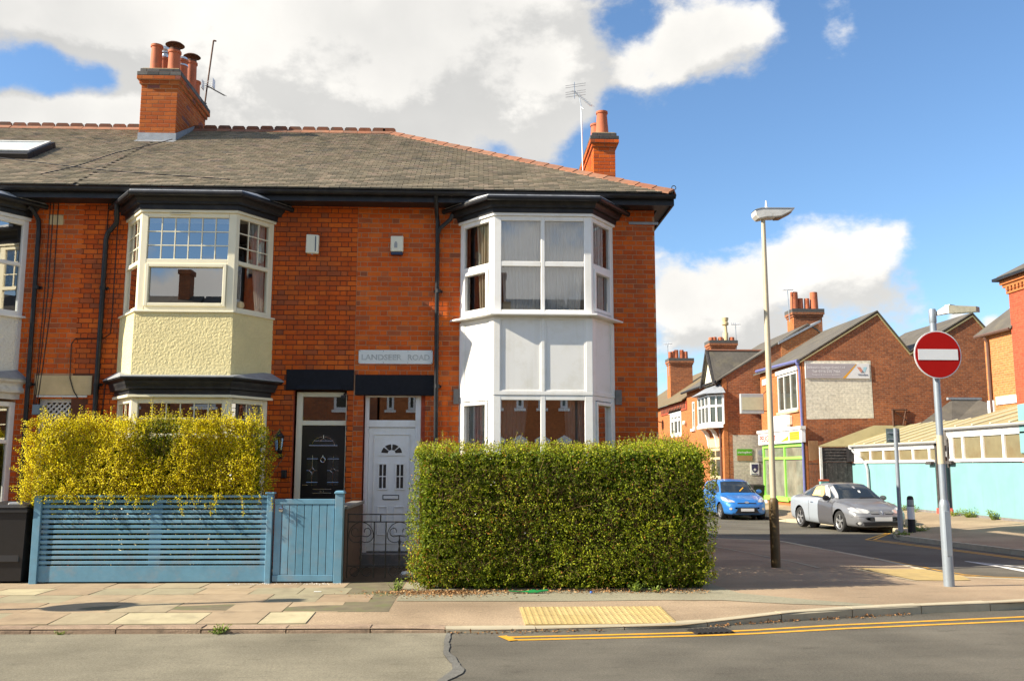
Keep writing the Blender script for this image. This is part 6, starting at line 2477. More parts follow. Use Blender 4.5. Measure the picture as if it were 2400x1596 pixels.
# leaf litter below it
n = 2600
X = np.concatenate([rng.normal(-0.45, 0.42, n // 2), rng.uniform(-0.9, 2.9, n - n // 2)])
Y = np.where(np.arange(n) < n // 2, 11.42 - np.abs(rng.normal(0, 0.22, n)) + 0.2, 11.62 + rng.normal(0, 0.12, n) - 0.05)
Z = np.array([pave_z(x, y) + 0.008 for x, y in zip(X, Y)]) + rng.random(n) * 0.012
P = np.stack([X, Y, Z], 1)
N = np.tile([0, 0, 1.0], (n, 1))
me = leaf_mesh('fallen_leaves', P, N, rng.uniform(0.02, 0.045, n), rng.random(n), M['dead'], jitter=0.35)
link_mesh('fallen_leaves', me, None, kind='stuff', label='brown dead leaves scattered along the foot of the green hedge', category='leaves')
n = 420
X = np.concatenate([rng.uniform(3.6, 4.9, 150), rng.uniform(2.4, 3.5, 120), rng.uniform(-0.3, 1.3, 150)])
KX = [p[0] for p in KERB[1:9]]
KY = [p[1] for p in KERB[1:9]]
Y = np.interp(X, KX, KY) - np.abs(rng.normal(0.03, 0.035, n))
P = np.stack([X, Y, np.full(n, 0.014)], 1)
me = leaf_mesh('fallen_leaves', P, np.tile([0, 0, 1.0], (n, 1)), rng.uniform(0.018, 0.04, n), rng.random(n) * 0.6, M['dead'], jitter=0.4)
link_mesh('fallen_leaves', me, None, kind='stuff', label='line of dead leaves lying in the gutter under the pale kerb', category='leaves')
n = 260
X = rng.uniform(-3.3, -1.75, n)
Y = 12.36 + rng.normal(0, 0.035, n)
P = np.stack([X, Y, np.full(n, 0.10)], 1)
me = leaf_mesh('pale_petals', P, np.tile([0, 0, 1.0], (n, 1)), rng.uniform(0.012, 0.022, n), rng.random(n), M['litter'], jitter=0.4)
link_mesh('pale_petals', me, None, kind='stuff', label='pale petals scattered on the pavement below the blue gate', category='petals')


def weed(loc, label, n, spread, h, grp='weeds in the pavement', leaf=0.05):
    t = thing('weed', label, 'weed', loc, 0, grp)
    P, N, S = [], [], []
    mb = MB()
    for k in range(n):
        a = random.uniform(0, 2 * pi)
        r_ = spread * sqrt(random.random())
        hh = h * random.uniform(0.3, 1)
        tip = Vector(loc) + Vector((r_ * cos(a), r_ * sin(a), hh))
        mb.tube([Vector(loc) + Vector((r_ * 0.3 * cos(a), r_ * 0.3 * sin(a), 0)), tip], 0.003, 4, cap=False)
        for j in range(3):
            P.append(Vector(loc).lerp(tip, 0.4 + 0.3 * j) + Vector((random.gauss(0, 0.02), random.gauss(0, 0.02), 0)))
            N.append((random.gauss(0, 0.5), random.gauss(-0.3, 0.4), 1))
            S.append(leaf * random.uniform(0.6, 1.2))
    me = leaf_mesh('leaves', np.array([tuple(p) for p in P]), np.array(N), np.array(S), rng.random(len(P)), M['weed'], jitter=0.4)
    link_mesh('leaves', me, t)
    mb.build('stalks', M['weed'], t)
    return t


weed((-2.52, 9.33, 0.0), 'small yellow green weed growing at the pink kerb left of the tactile paving', 26, 0.10, 0.10, leaf=0.035)
weed((-4.05, 9.33, 0.0), 'tiny weed in the gutter below the pink kerb near the left edge', 10, 0.05, 0.05, leaf=0.025)
weed((-1.0, 11.75, 0.09), 'low leafy sprig at the left foot of the green hedge', 22, 0.12, 0.14, leaf=0.04)
weed((2.0, 11.55, 0.09), 'pale sprig sprouting at the front foot of the green hedge', 20, 0.10, 0.12, leaf=0.05)
weed((2.25, 11.52, 0.09), 'second pale sprig at the front foot of the green hedge near its right end', 14, 0.08, 0.08, leaf=0.05)
# litter
mb = MB()
pts = [(0.35, 0), (0.42, 0.05), (0.55, 0.02), (0.66, 0.06), (0.70, 0.03), (0.82, 0.08), (0.85, 0.04), (0.72, -0.02), (0.6, -0.01), (0.48, -0.02)]
pz = 0.10
mb.prism([(0.05 + x, 11.42 + y, pz + 0.012 + 0.012 * sin(x * 40)) for x, y in pts], (0, 0, 0.012))
tag(mb.build('snack_wrapper', M['green_pack'], None), 'crumpled green wrapper on the pavement at the foot of the hedge', 'litter')
mb = MB()
mb.lathe([(0.016, 0), (0.018, 0.01), (0.015, 0.025), (0.0, 0.027)], (1.42, 11.42, 0.095), 10)
tag(mb.build('bottle_cap', M['bluecap'], None), 'small blue bottle cap on the pavement at the foot of the hedge', 'litter')
mb = MB()
bm_pts = [(random.uniform(-1, 1), random.uniform(-1, 1), random.uniform(0, 1)) for _ in range(40)]
mb.lathe([(0.02, 0), (0.09, 0.015), (0.10, 0.05), (0.05, 0.085), (0.0, 0.08)], (-0.95, 12.9, 0.095), 9)
for i, p in enumerate(mb.v):
    mb.v[i] = (p[0] + random.uniform(-0.025, 0.025), p[1] + random.uniform(-0.025, 0.025), p[2] + random.uniform(0, 0.02))
tag(mb.build('plastic_bag', M['litter'], None), 'scrunched white plastic bag behind the iron gate', 'litter')
mb = MB()
mb.box(-2.0, -1.91, 11.6, 11.63, 0.097, 0.103)
tag(mb.build('paper_scrap', M['litter'], None), 'scrap of white paper on the flags below the gate post', 'litter')

# ------------------------------------------------------------------ street furniture
def no_entry(loc, label, disc_z, top, rz=0.0, r=0.325, pole_r=0.046, base=1.1):
    t = thing('no_entry_sign', label, 'road sign', loc, rz)
    T = wm(t)
    mb = MB()
    mb.lathe([(0.068, -0.05), (0.068, base - 0.06), (0.064, base - 0.02), (pole_r, base + 0.03)], (0, 0, 0), 20)
    mb.v = [tuple(T @ Vector(p)) for p in mb.v]
    mb.build('pole_base', M['galv'], t, smooth=True)
    mb = MB()
    # access door of the base
    mb.prism([T @ Vector(p) for p in [(-0.04, -0.062, 0.40), (0.03, -0.062, 0.40), (0.042, -0.06, 0.46), (0.042, -0.06, 0.92), (0.03, -0.062, 0.98), (-0.042, -0.06, 0.98)]], T.to_3x3() @ Vector((0, -0.010, 0)))
    mb.build('access_door', M['galv'], t, bevel=0.004)
    mb = MB()
    mb.lathe([(pole_r, base + 0.02), (pole_r * 0.97, top - 0.12)], (0, 0, 0), 18)
    mb.v = [tuple(T @ Vector(p)) for p in mb.v]
    mb.build('pole', M['galv'], t, smooth=True)
    mb = MB()
    mb.lathe([(pole_r + 0.002, 1.60), (pole_r + 0.002, 1.98)], (0, 0, 0), 18, cap=False)
    mb.v = [tuple(T @ Vector(p)) for p in mb.v]
    mb.build('beige_sticker', M['postcream'], t, smooth=True)
    y = -pole_r - 0.02
    mb = MB()
    mb.lathe([(r, 0.0), (r, -0.012), (0, -0.0121)], (0, y, disc_z), 48, axis='Y')
    mb.v = [tuple(T @ Vector(p)) for p in mb.v]
    d = mb.build('sign_disc', M['signwhite'], t)
    mb = MB()
    mb.lathe([(r * 0.955, 0.0), (r * 0.955, -0.004), (0, -0.0041)], (0, y - 0.0125, disc_z), 48, axis='Y')
    mb.v = [tuple(T @ Vector(p)) for p in mb.v]
    mb.build('red_face', M['signred'], d)
    mb = MB()
    mb.box(-r * 0.84, r * 0.84, y - 0.0215, y - 0.017, disc_z - r * 0.225, disc_z + r * 0.225, T=T)
    mb.build('white_bar', M['signwhite'], d)
    mb = MB()
    for k in (-0.15, 0.15):
        mb.box(-0.09, 0.09, y + 0.001, pole_r, disc_z + k - 0.02, disc_z + k + 0.02, T=T)
    mb.build('bracket', M['galv'], t)
    # little lantern that lights the sign
    mb = MB()
    mb.lathe([(pole_r * 0.9, top - 0.12), (pole_r * 1.05, top - 0.10), (pole_r * 1.05, top + 0.06), (pole_r * 0.9, top + 0.075), (0, top + 0.076)], (0, 0, 0), 16)
    mb.v = [tuple(T @ Vector(p)) for p in mb.v]
    mb.build('collar', M['galv'], t, smooth=True)
    mb = MB()
    arm = [(0.05, 0.0, top + 0.01), (0.10, -0.03, top + 0.03), (0.16, -0.09, top + 0.055), (0.22, -0.17, top + 0.06)]
    for p0, p1, w0, w1, h0, h1 in ((arm[0], arm[2], 0.025, 0.05, 0.025, 0.055), (arm[2], (0.20, -0.16, top + 0.052), 0.05, 0.06, 0.055, 0.06)):
        pa, pb = Vector(p0), Vector(p1)
        dd = (pb - pa).normalized()
        sd = dd.cross(Vector((0, 0, 1))).normalized()
        ra = [pa + sd * w0 * a + Vector((0, 0, h0 * b)) for a, b in ((-1, -1), (1, -1), (1, 1), (-1, 1))]
        rb = [pb + sd * w1 * a + Vector((0, 0, h1 * b)) for a, b in ((-1, -1), (1, -1), (1, 1), (-1, 1))]
        ra, rb = [T @ q for q in ra], [T @ q for q in rb]
        for i in range(4):
            j = (i + 1) % 4
            mb.face([ra[i], ra[j], rb[j], rb[i]])
        mb.face(ra)
        mb.face(rb)
    ln_ = mb.build('sign_lamp', M['dirtywhite'], t, bevel=0.006)
    mb = MB()
    pa, pb = Vector((0.185, -0.14, top + 0.045)), Vector((0.40, -0.42, top + 0.005))
    dd = (pb - pa).normalized()
    sd = dd.cross(Vector((0, 0, 1))).normalized()
    ra = [T @ (pa + sd * 0.06 * a + Vector((0, 0, 0.055 * b))) for a, b in ((-1, -1), (1, -1), (1, 1), (-1, 1))]
    rb = [T @ (pb + sd * 0.055 * a + Vector((0, 0, 0.035 * b))) for a, b in ((-1, -1), (1, -1), (1, 1), (-1, 1))]
    for i in range(4):
        j = (i + 1) % 4
        mb.face([ra[i], ra[j], rb[j], rb[i]])
    mb.face(ra)
    mb.face(rb)
    mb.build('lamp_lens', mat('aged_lens_' + str(len(MATS)), (0.15, 0.14, 0.10), 0.3, var=0.3, scale=20), ln_, bevel=0.005)
    return t


no_entry((6.215, 12.0, 0.08), 'round red no entry sign on a grey pole at the corner', 3.06, 3.62)
# the sign post just left of the view whose shadow lies on the flags
t = thing('sign_post', 'tall sign post left of the view that casts the disc shadow on the paving', 'sign post', (-8.3, 9.72, 0.09))
mb = MB()
mb.lathe([(0.08, 0.0), (0.08, 1.0), (0.045, 1.05), (0.04, 3.85)], (-8.3, 9.72, 0.05), 12)
mb.build('pole', M['galv'], t)
mb = MB()
mb.lathe([(0.30, -0.01), (0.30, 0.01)], (-8.25, 9.74, 2.58), 32, axis='X')
mb.build('sign_disc', M['signwhite'], t)
mb = MB()
mb.lathe([(0.30, -0.01), (0.30, 0.01)], (-8.25, 9.74, 1.55), 32, axis='X')
mb.build('sign_disc', M['signwhite'], t)
mb = MB()
mb.box(-8.40, -8.18, 9.60, 9.85, 3.80, 3.96)
mb.build('sign_lamp', M['signgrey'], t)

# lamp post
LX, LY = 4.665, 14.28
t = thing('street_lamp', 'tall slim street lamp with brown base beside the corner hedge', 'street lamp', (LX, LY, 0.07))
mb = MB()
mb.lathe([(0.074, 0.0), (0.074, 1.02), (0.07, 1.06), (0.047, 1.09)], (LX, LY, 0.06), 18)
mb.build('pole_base', M['postbrown'], t, smooth=True)
mb = MB()
mb.lathe([(0.048, 1.12), (0.046, 3.2), (0.033, 5.72)], (LX, LY, 0.03), 16)
mb.build('pole', M['postcream'], t, smooth=True)
mb = MB()
HZ = 5.76
hp = [(-0.17, 0.0), (-0.155, -0.075), (-0.10, -0.135), (0.03, -0.105), (0.18, -0.10), (0.28, -0.085), (0.48, 0.02), (0.485, 0.055), (-0.05, 0.05), (-0.13, 0.03)]
mb.prism([(LX + x, LY - 0.11, HZ + z) for x, z in hp], (0, 0.22, 0))
hd = mb.build('lantern', M['dirtywhite'], t, bevel=0.02)
mb = MB()
mb.prism([(LX + x, LY - 0.116, HZ + z) for x, z in ((-0.168, 0.012), (-0.13, 0.035), (-0.05, 0.055), (0.49, 0.06), (0.49, 0.045), (-0.05, 0.04), (-0.13, 0.022))], (0, 0.232, 0))
mb.build('seal', M['signgrey'], hd)
mb = MB()
mb.prism([(LX + 0.19, LY - 0.09, HZ - 0.101), (LX + 0.28, LY - 0.09, HZ - 0.089), (LX + 0.45, LY - 0.09, HZ - 0.004), (LX + 0.45, LY - 0.09, HZ - 0.014), (LX + 0.28, LY - 0.09, HZ - 0.105), (LX + 0.19, LY - 0.09, HZ - 0.11)], (0, 0.18, 0))
mb.build('lens', M['signbrown'], hd)
mb = MB()
mb.lathe([(0.055, 0.05), (0.055, 0.075), (0.03, 0.085), (0.022, 0.09), (0.016, 0.15), (0.012, 0.2), (0, 0.205)], (LX + 0.06, LY, HZ), 12)
mb.build('photocell', M['signwhite'], hd, smooth=True)

# bollard and the back of a sign on the far pavement
bx, by = 11.30, 23.55
bz = far_pave_z(bx, by) - 0.03
t = thing('bollard', 'short black and white bollard on the opposite kerb', 'bollard', (bx, by, bz))
for nm, prof, mm in (('post', [(0.098, -0.05), (0.094, 0.37)], M['plastic']), ('white_band', [(0.094, 0.371), (0.089, 0.70)], M['signwhite']),
                     ('cap', [(0.091, 0.701), (0.091, 0.715), (0.088, 0.72), (0.085, 0.88), (0.075, 0.94), (0.04, 0.965), (0, 0.97)], M['plastic'])):
    mb = MB()
    mb.lathe(prof, (bx, by, bz), 18)
    mb.build(nm, mm, t, smooth=True)
mb = MB()
mb.lathe([(0.0885, 0.725), (0.0865, 0.87)], (bx, by, bz), 18, cap=False)
mb.build('reflector', M['signgrey'], t, smooth=True)
bx, by = 11.03, 23.6
bz = far_pave_z(bx, by) - 0.03
t = thing('road_sign', 'grey pole carrying a square sign seen from behind, beside the bollard', 'road sign', (bx, by, bz))
mb = MB()
mb.lathe([(0.065, -0.05), (0.065, 0.62)], (bx, by, bz), 14)
mb.build('pole_foot', M['signgrey'], t, smooth=True)
mb = MB()
mb.lathe([(0.052, 0.62), (0.05, 2.74)], (bx, by, bz), 14)
mb.build('pole', M['galv'], t, smooth=True)
mb = MB()
mb.box(bx - 0.22, bx + 0.14, by + 0.06, by + 0.075, bz + 2.36, bz + 2.73)
mb.build('sign_plate', mat('sign_back_green', (0.12, 0.17, 0.17), 0.6), t)
mb = MB()
for z in (2.45, 2.62):
    mb.box(bx - 0.18, bx + 0.10, by + 0.04, by + 0.06, bz + z - 0.015, bz + z + 0.015)
mb.build('clip', M['galv'], t)

# weeds along the turquoise wall and kerb
for x, y, n_, sp, h, lab in ((14.85, 25.95, 40, 0.16, 0.28, 'bushy weed at the wall foot nearest the right edge'),
                             (14.85, 27.2, 60, 0.30, 0.26, 'widest clump of bright weeds under the turquoise wall'),
                             (14.85, 28.1, 26, 0.2, 0.16, 'small weed clump just right of the red step under the turquoise wall'),
                             (14.8, 30.6, 20, 0.2, 0.22, 'straggly weed left of the red step against the wall plinth'),
                             (14.8, 31.5, 22, 0.25, 0.25, 'tall thin weed near the bollard against the wall plinth'),
                             (11.6, 23.9, 40, 0.35, 0.14, 'grassy weed beside the foot of the bollard'),
                             (10.55, 22.6, 26, 0.3, 0.10, 'dry grass tuft on the opposite kerb corner')):
    weed((x, y, far_pave_z(x, y)), lab, n_, sp, h, leaf=0.07)

# ------------------------------------------------------------------ buildings across the side road
def poly_wall(mb, pts, mi=0):
    mb.face(pts, mi)


def part_box(name, m, parent, *b, bevel=0.0, **k):
    mb = MB()
    mb.box(*b)
    return mb.build(name, m, parent, bevel=bevel, **k)


# --- garage: double gabled brick building with shop front
GY, GX = 36.6, 13.35
gar = thing('garage_building', 'brick double gabled building with whitewashed gable and lime green shop front', 'building', (16.5, GY, -0.3))
prof = [(GX, -0.45), (GX, 6.0), (16.6, 7.96), (17.9, 6.29), (20.64, 7.91), (23.2, 4.9), (23.2, -0.45)]
mb = MB()
mb.face([(x, GY, z) for x, z in prof])
mb.build('gable_wall', M['brickfar'], gar)
mb = MB()
wy0, wy1 = 37.2, 39.72      # upper window opening
hol = [(wy0, wy1, 3.97, 5.6), (36.75, 41.95, 0.2, 2.6)]
for a, b, c, d in rect_minus(GY, 42.15, -0.45, 5.98, hol):
    mb.face([(GX, a, c), (GX, b, c), (GX, b, d), (GX, a, d)])
mb.face([(GX, 42.15, -0.45), (23.2, 42.15, -0.45), (23.2, 42.15, 5.0), (20.64, 42.15, 7.9), (17.9, 42.15, 6.29), (16.6, 42.15, 7.96), (GX, 42.15, 6.0)])
mb.build('front_wall', M['brickfront'], gar)
mb = MB()
ov = 0.06
for (p, q) in (((GX - 0.22, 5.88), (16.6, 8.0)), ((16.6, 8.0), (17.9, 6.33)), ((17.9, 6.33), (20.64, 7.95)), ((20.64, 7.95), (23.4, 4.7))):
    mb.prism([(p[0], GY - ov, p[1]), (q[0], GY - ov, q[1]), (q[0], GY - ov, q[1] + 0.06), (p[0], GY - ov, p[1] + 0.06)], (0, 6.0, 0))
mb.build('roof', M['slatefar'], gar)
mb = MB()
for (p, q) in (((GX - 0.1, 5.90), (16.6, 7.94)), ((16.6, 7.94), (17.9, 6.27)), ((17.9, 6.27), (20.64, 7.89)), ((20.64, 7.89), (23.3, 4.8))):
    mb.prism([(p[0], GY - 0.05, p[1]), (q[0], GY - 0.05, q[1]), (q[0], GY - 0.05, q[1] - 0.07), (p[0], GY - 0.05, p[1] - 0.07)], (0, 0.049, 0))
mb.build('verge', M['sheet'], gar)
mb = MB()
mb.face([(GX + 0.10, GY - 0.006, 3.53), (16.24, GY - 0.006, 3.59), (16.22, GY - 0.006, 5.95), (GX + 0.10, GY - 0.006, 5.93)])
mb.build('whitewash', M['creampaint'], gar)
# quoin edge of the gable
part_box('corner_band', M['brickfront'], gar, GX - 0.004, GX + 0.095, GY - 0.004, GY - 0.001, -0.4, 5.95)
mb = MB()
mb.tube([(GX - 0.18, GY - 0.05, 5.92), (GX - 0.18, 42.1, 6.05)], 0.075, 8)
mb.build('gutter', M['pipeblue'], gar, smooth=True)
mb = MB()
mb.tube([(GX - 0.18, GY + 0.06, 5.9), (GX - 0.10, GY + 0.05, 5.55), (GX - 0.08, GY + 0.05, 3.2), (GX - 0.08, GY + 0.05, -0.25)], 0.055, 8)
mb.lathe([(0.07, -0.09), (0.11, 0.06), (0.11, 0.1)], (GX - 0.16, GY + 0.06, 5.85), 8)
mb.build('downpipe', M['pipeblue'], gar, smooth=True)
mb = MB()
mb.box(GX - 0.02, GX + 0.14, GY + 0.25, 42.1, 5.62, 5.9)
mb.build('eaves_course', M['brickfront'], gar)


def side_window(house, X, y0, y1, z0, z1, ys, zs, frame, depth=0.08, wd=0.05, glass=None, name='window', out=0.0):
    """window in a wall that faces -X; ys / zs are the bar centres inside"""
    mb = MB()
    xa, xb = X - out, X + depth
    w2 = wd / 2
    for y in (y0 + w2, y1 - w2):
        mb.box(xa, xb, y - w2, y + w2, z0, z1)
    for y in ys:
        mb.box(xa + 0.002, xb, y - w2 * 0.8, y + w2 * 0.8, z0 + wd, z1 - wd)
    for z in [z0 + w2, z1 - w2]:
        mb.box(xa + 0.003, xb, y0 + wd, y1 - wd, z - w2, z + w2)
    edges = [y0 + wd] + [v for y in sorted(ys) for v in (y - w2 * 0.8, y + w2 * 0.8)] + [y1 - wd]
    for z in zs:
        for k in range(0, len(edges), 2):
            mb.box(xa + 0.004, xb, edges[k], edges[k + 1], z - w2 * 0.8, z + w2 * 0.8)
    fr = mb.build(name, frame, house)
    cuts = [y0 + wd] + sorted(ys) + [y1 - wd]
    rows_ = [z0 + wd] + sorted(zs) + [z1 - wd]
    for a, b in zip(cuts, cuts[1:]):
        for c, d in zip(rows_, rows_[1:]):
            g = MB()
            g.face([(X + depth * 0.6, a, c), (X + depth * 0.6, b, c), (X + depth * 0.6, b, d), (X + depth * 0.6, a, d)])
            g.build('pane', glass or M['sheetdark'], fr)
    return fr


M['sheetdark'] = mat('dark_far_pane', (0.05, 0.055, 0.045), 0.08, var=0.3, scale=2, spec=0.7)
side_window(gar, GX - 0.01, wy0 + 0.02, wy1 - 0.02, 3.97, 5.58, [wy0 + 0.86, wy0 + 1.7], [], M['dirtywhite'], wd=0.09)
part_box('window_head', M['dirtywhite'], gar, GX - 0.06, GX - 0.001, wy0 - 0.1, wy1 + 0.1, 5.605, 5.80)
part_box('window_sill', M['stone'], gar, GX - 0.09, GX - 0.001, wy0 - 0.1, wy1 + 0.05, 3.87, 3.965)
part_box('window_head', M['dirtywhite'], gar, GX - 0.05, GX - 0.001, 41.0, 41.75, 5.35, 5.62)
# shop front
shf = side_window(gar, GX - 0.04, 36.72, 41.98, 0.2, 2.58, [39.05], [1.98], M['lime'], wd=0.13, out=0.02,
                  glass=mat('shop_glass', (0.20, 0.205, 0.16), 0.05, var=0.5, scale=1.2, spec=0.9), name='shop_window')
for y in (37.6, 38.3, 38.75):
    part_box('inner_post', M['dirtywhite'], shf, GX + 0.06, GX + 0.09, y - 0.05, y + 0.05, 0.35, 2.4)
part_box('shop_post', M['signwhite'], gar, GX - 0.06, GX + 0.02, 41.60, 41.96, -0.45, 0.195)
part_box('shop_ledge', M['lime'], gar, GX - 0.10, GX - 0.062, 38.6, 42.0, 0.13, 0.30)
# fascia and its lettering
fs = thing('shop_fascia', 'white shop fascia with red lettering over the lime green shop front', 'sign', (GX - 0.15, 39.3, 2.85))
FXX = GX - 0.18
part_box('fascia_board', M['signwhite'], fs, FXX, GX - 0.005, 36.5, 42.2, 2.60, 3.12, bevel=0.01)
part_box('fascia_top', M['dirtywhite'], fs, FXX - 0.05, GX - 0.004, 36.45, 42.25, 3.125, 3.26)
mb = MB()
for k in range(22):
    mb.box(FXX - 0.012, FXX - 0.002, 36.6 + k * 0.26, 36.6 + k * 0.26 + 0.12, 3.02 + 0.0, 3.04)
add_text('lettering', fs, 'PEUGEOT', mat('sign_letter_red', (0.55, 0.05, 0.02), 0.5), (FXX - 0.004, 41.95, 2.74), (0, -1, 0), (0, 0, 1), 0.36, width=2.3, bold=0.008)
mb = MB()
mb.face([(FXX - 0.006, 39.2, 2.66), (FXX - 0.006, 38.05, 2.72), (FXX - 0.006, 38.05, 2.92), (FXX - 0.006, 38.5, 2.80)])
mb.build('yellow_flash', M['signorange'], fs)
part_box('orange_panel', M['signorange'], fs, FXX - 0.008, FXX - 0.001, 36.72, 37.9, 2.70, 3.06)
mb = MB()
for z in (2.80, 2.89, 2.98):
    mb.box(FXX - 0.012, FXX - 0.009, 36.85, 37.8, z - 0.012, z + 0.012)
mb.build('small_print', mat('print_brown', (0.45, 0.22, 0.02), 0.6), fs)
o = part_box('blank_sign_box', M['signwhite'], None, GX - 0.22, GX - 0.005, 38.2, 39.95, 3.22, 3.82, bevel=0.02)
tag(o, 'blank white box sign on brick between fascia and dark upper window', 'sign')
o = part_box('alarm_box', M['alarm'], None, GX - 0.16, GX - 0.005, 37.95, 38.18, 3.38, 3.75, bevel=0.02)
tag(o, 'cream alarm box against the right end of the blank white sign', 'alarm box')
ps = thing('projecting_sign', 'blank cream projecting box sign behind the street lamp post', 'sign', (12.7, 40.5, 4.4))
mb = MB()
mb.box(11.92, 12.98, 40.55, 40.78, 3.98, 4.88)
mb.build('sign_box', M['signgrey'], ps, bevel=0.015)
mb = MB()
mb.box(11.97, 12.94, 40.535, 40.549, 4.14, 4.72)
mb.build('sign_face', mat('cream_face', (0.46, 0.43, 0.30), 0.5, var=0.08), ps)
mb = MB()
mb.tube([(12.9, 40.66, 4.8), (13.34, 40.66, 5.2)], 0.02, 5)
mb.tube([(12.9, 40.66, 4.1), (13.34, 40.66, 4.1)], 0.02, 5)
mb.build('bracket', M['rust'], ps)
# garage board on the gable
gb = thing('garage_board', 'faded lilac and grey garage board on the whitewashed gable', 'sign', (14.78, GY - 0.03, 5.52))
bx0, bx1, bz0, bz1 = GX + 0.12, 16.14, 5.21, 5.82
yb_ = GY - 0.05
part_box('board', M['signwhite'], gb, bx0, bx1, yb_, GY - 0.008, bz0, bz1)
mb = MB()
mb.face([(bx0 + 0.01, yb_ - 0.003, bz0 + 0.01), (bx0 + 1.52, yb_ - 0.003, bz0 + 0.01), (bx0 + 2.12, yb_ - 0.003, bz1 - 0.01), (bx0 + 0.01, yb_ - 0.003, bz1 - 0.01)])
mb.build('lilac_panel', M['signlilac'], gb)
mb = MB()
mb.face([(bx0 + 1.53, yb_ - 0.003, bz0 + 0.01), (bx0 + 1.66, yb_ - 0.003, bz0 + 0.01), (bx0 + 2.14, yb_ - 0.003, bz1 - 0.05), (bx0 + 2.13, yb_ - 0.003, bz1 - 0.01)])
mb.build('orange_edge', M['signorange'], gb)
lt = mat('sign_letter_white', (0.66, 0.65, 0.66), 0.6)
add_text('lettering', gb, "Jackson's Garage (Leic) Ltd.", lt, (bx0 + 0.06, yb_ - 0.006, bz0 + 0.40), (1, 0, 0), (0, 0, 1), 0.14, width=1.62, bold=0.002)
add_text('lettering', gb, 'Tel: 0116 270 7484', lt, (bx0 + 0.27, yb_ - 0.006, bz0 + 0.23), (1, 0, 0), (0, 0, 1), 0.15, width=1.18, bold=0.003)
add_text('lettering', gb, 'Peugeot & Citroen Specialist', lt, (bx0 + 0.27, yb_ - 0.006, bz0 + 0.12), (1, 0, 0), (0, 0, 1), 0.085, width=1.18)
vx = bx0 + 2.15
for nm, pts, c in (('logo_stroke', [(0, 0.47), (0.14, 0.47), (0.30, 0.23), (0.16, 0.23)], (0.62, 0.28, 0.20)), ('logo_stroke', [(0.16, 0.23), (0.30, 0.23), (0.23, 0.34)], (0.20, 0.22, 0.26)),
                   ('logo_stroke', [(0.28, 0.47), (0.42, 0.47), (0.32, 0.24), (0.25, 0.34)], (0.36, 0.60, 0.70))):
    mb = MB()
    mb.face([(vx + x, yb_ - 0.004 - (0.001 if len(pts) == 3 else 0), bz0 + z) for x, z in pts])
    mb.build(nm, mat('logo_ink_' + str(len(MATS)), c, 0.5, var=0.05), gb)
add_text('lettering', gb, 'Valvoline', mat('logo_navy', (0.16, 0.20, 0.27), 0.5), (vx + 0.02, yb_ - 0.006, bz0 + 0.12), (1, 0, 0), (0, 0, 1), 0.11, width=0.42, bold=0.002)


def wall_bracket(x, label):
    t = thing('iron_bracket', label, 'bracket', (x, GY - 0.1, 3.9), 0, 'iron brackets on the gable')
    for pts, r, nm in (([(x, GY - 0.04, 3.95), (x, GY - 0.04, 3.25)], 0.045, 'upright'), ([(x - 0.05, GY - 0.05, 3.93), (x + 0.62, GY - 0.05, 3.94)], 0.03, 'arm'),
                       ([(x + 0.56, GY - 0.05, 3.98), (x + 0.40, GY - 0.05, 3.3)], 0.03, 'strut'), ([(x + 0.04, GY - 0.05, 3.9), (x + 0.88, GY - 0.05, 3.22)], 0.022, 'brace')):
        mb = MB()
        mb.tube(pts, r, 5)
        mb.build(nm, M['rust'], t)


wall_bracket(17.02, 'rusty iron bracket on the gable above the workshop roof, left of the no entry pole')
wall_bracket(19.12, 'rusty iron bracket on the gable partly hidden behind the no entry pole')

# --- house beyond with grey painted lower gable and oriel window
HY, HX = 42.6, 11.66
hs = thing('corner_house', 'orange brick house with white oriel window and grey painted lower gable', 'house', (13, HY, -0.35))
mb = MB()
mb.face([(HX, HY, -0.5), (HX, HY, 5.78), (15.9, HY, 8.35), (20.1, HY, 5.78), (20.1, HY, -0.5)])
mb.build('gable_wall', M['brickfar'], hs)
mb = MB()
mb.face([(HX + 0.42, HY - 0.006, -0.5), (GX + 0.6, HY - 0.006, -0.5), (GX + 0.6, HY - 0.006, 3.09), (HX + 0.42, HY - 0.006, 3.09)])
mb.build('painted_wall', M['graypaint'], hs)
part_box('corner_band', M['brickfront'], hs, HX - 0.004, HX + 0.20, HY - 0.012, HY - 0.001, -0.5, 5.75)
HE = 50.0
mb = MB()
hol = [(48.25, 48.8, 3.6, 5.08), (43.2, 45.3, 1.0, 2.52)]
for a, b, c, d in rect_minus(HY, HE, -0.5, 5.75, hol):
    mb.face([(HX, a, c), (HX, b, c), (HX, b, d), (HX, a, d)])
mb.build('front_wall', M['brickfront'], hs)
RX = 15.9


def long_roof(parent, y0, y1, xe, ze, xr, zr, xb, m, name='roof'):
    mb = MB()
    mb.prism([(xe, y0, ze), (xr, y0, zr), (xb, y0, ze), (xb, y0, ze + 0.07), (xr, y0, zr + 0.08), (xe, y0, ze + 0.07)], (0, y1 - y0, 0))
    return mb.build(name, m, parent)


long_roof(hs, HY - 0.06, HE, HX - 0.28, 5.60, RX, 8.36, 20.2, M['slatefar'])
# dormer with pale brick cheek and flat lead roof
mb = MB()
mb.prism([(14.55, HY - 0.03, 7.45), (16.4, HY - 0.03, 8.42), (16.4, HY - 0.03, 6.6), (14.55, HY - 0.03, 6.6)], (0, 1.6, 0))
mb.build('dormer_wall', M['bricklight'], hs)
mb = MB()
mb.prism([(14.40, HY - 0.12, 7.40), (16.5, HY - 0.12, 8.50), (16.5, HY - 0.12, 8.60), (14.40, HY - 0.12, 7.52)], (0, 1.9, 0))
mb.build('dormer_roof', M['lead'], hs)
part_box('roof_vent', M['litter'], hs, 13.3, 13.7, 46.0, 46.5, 6.95, 7.1)
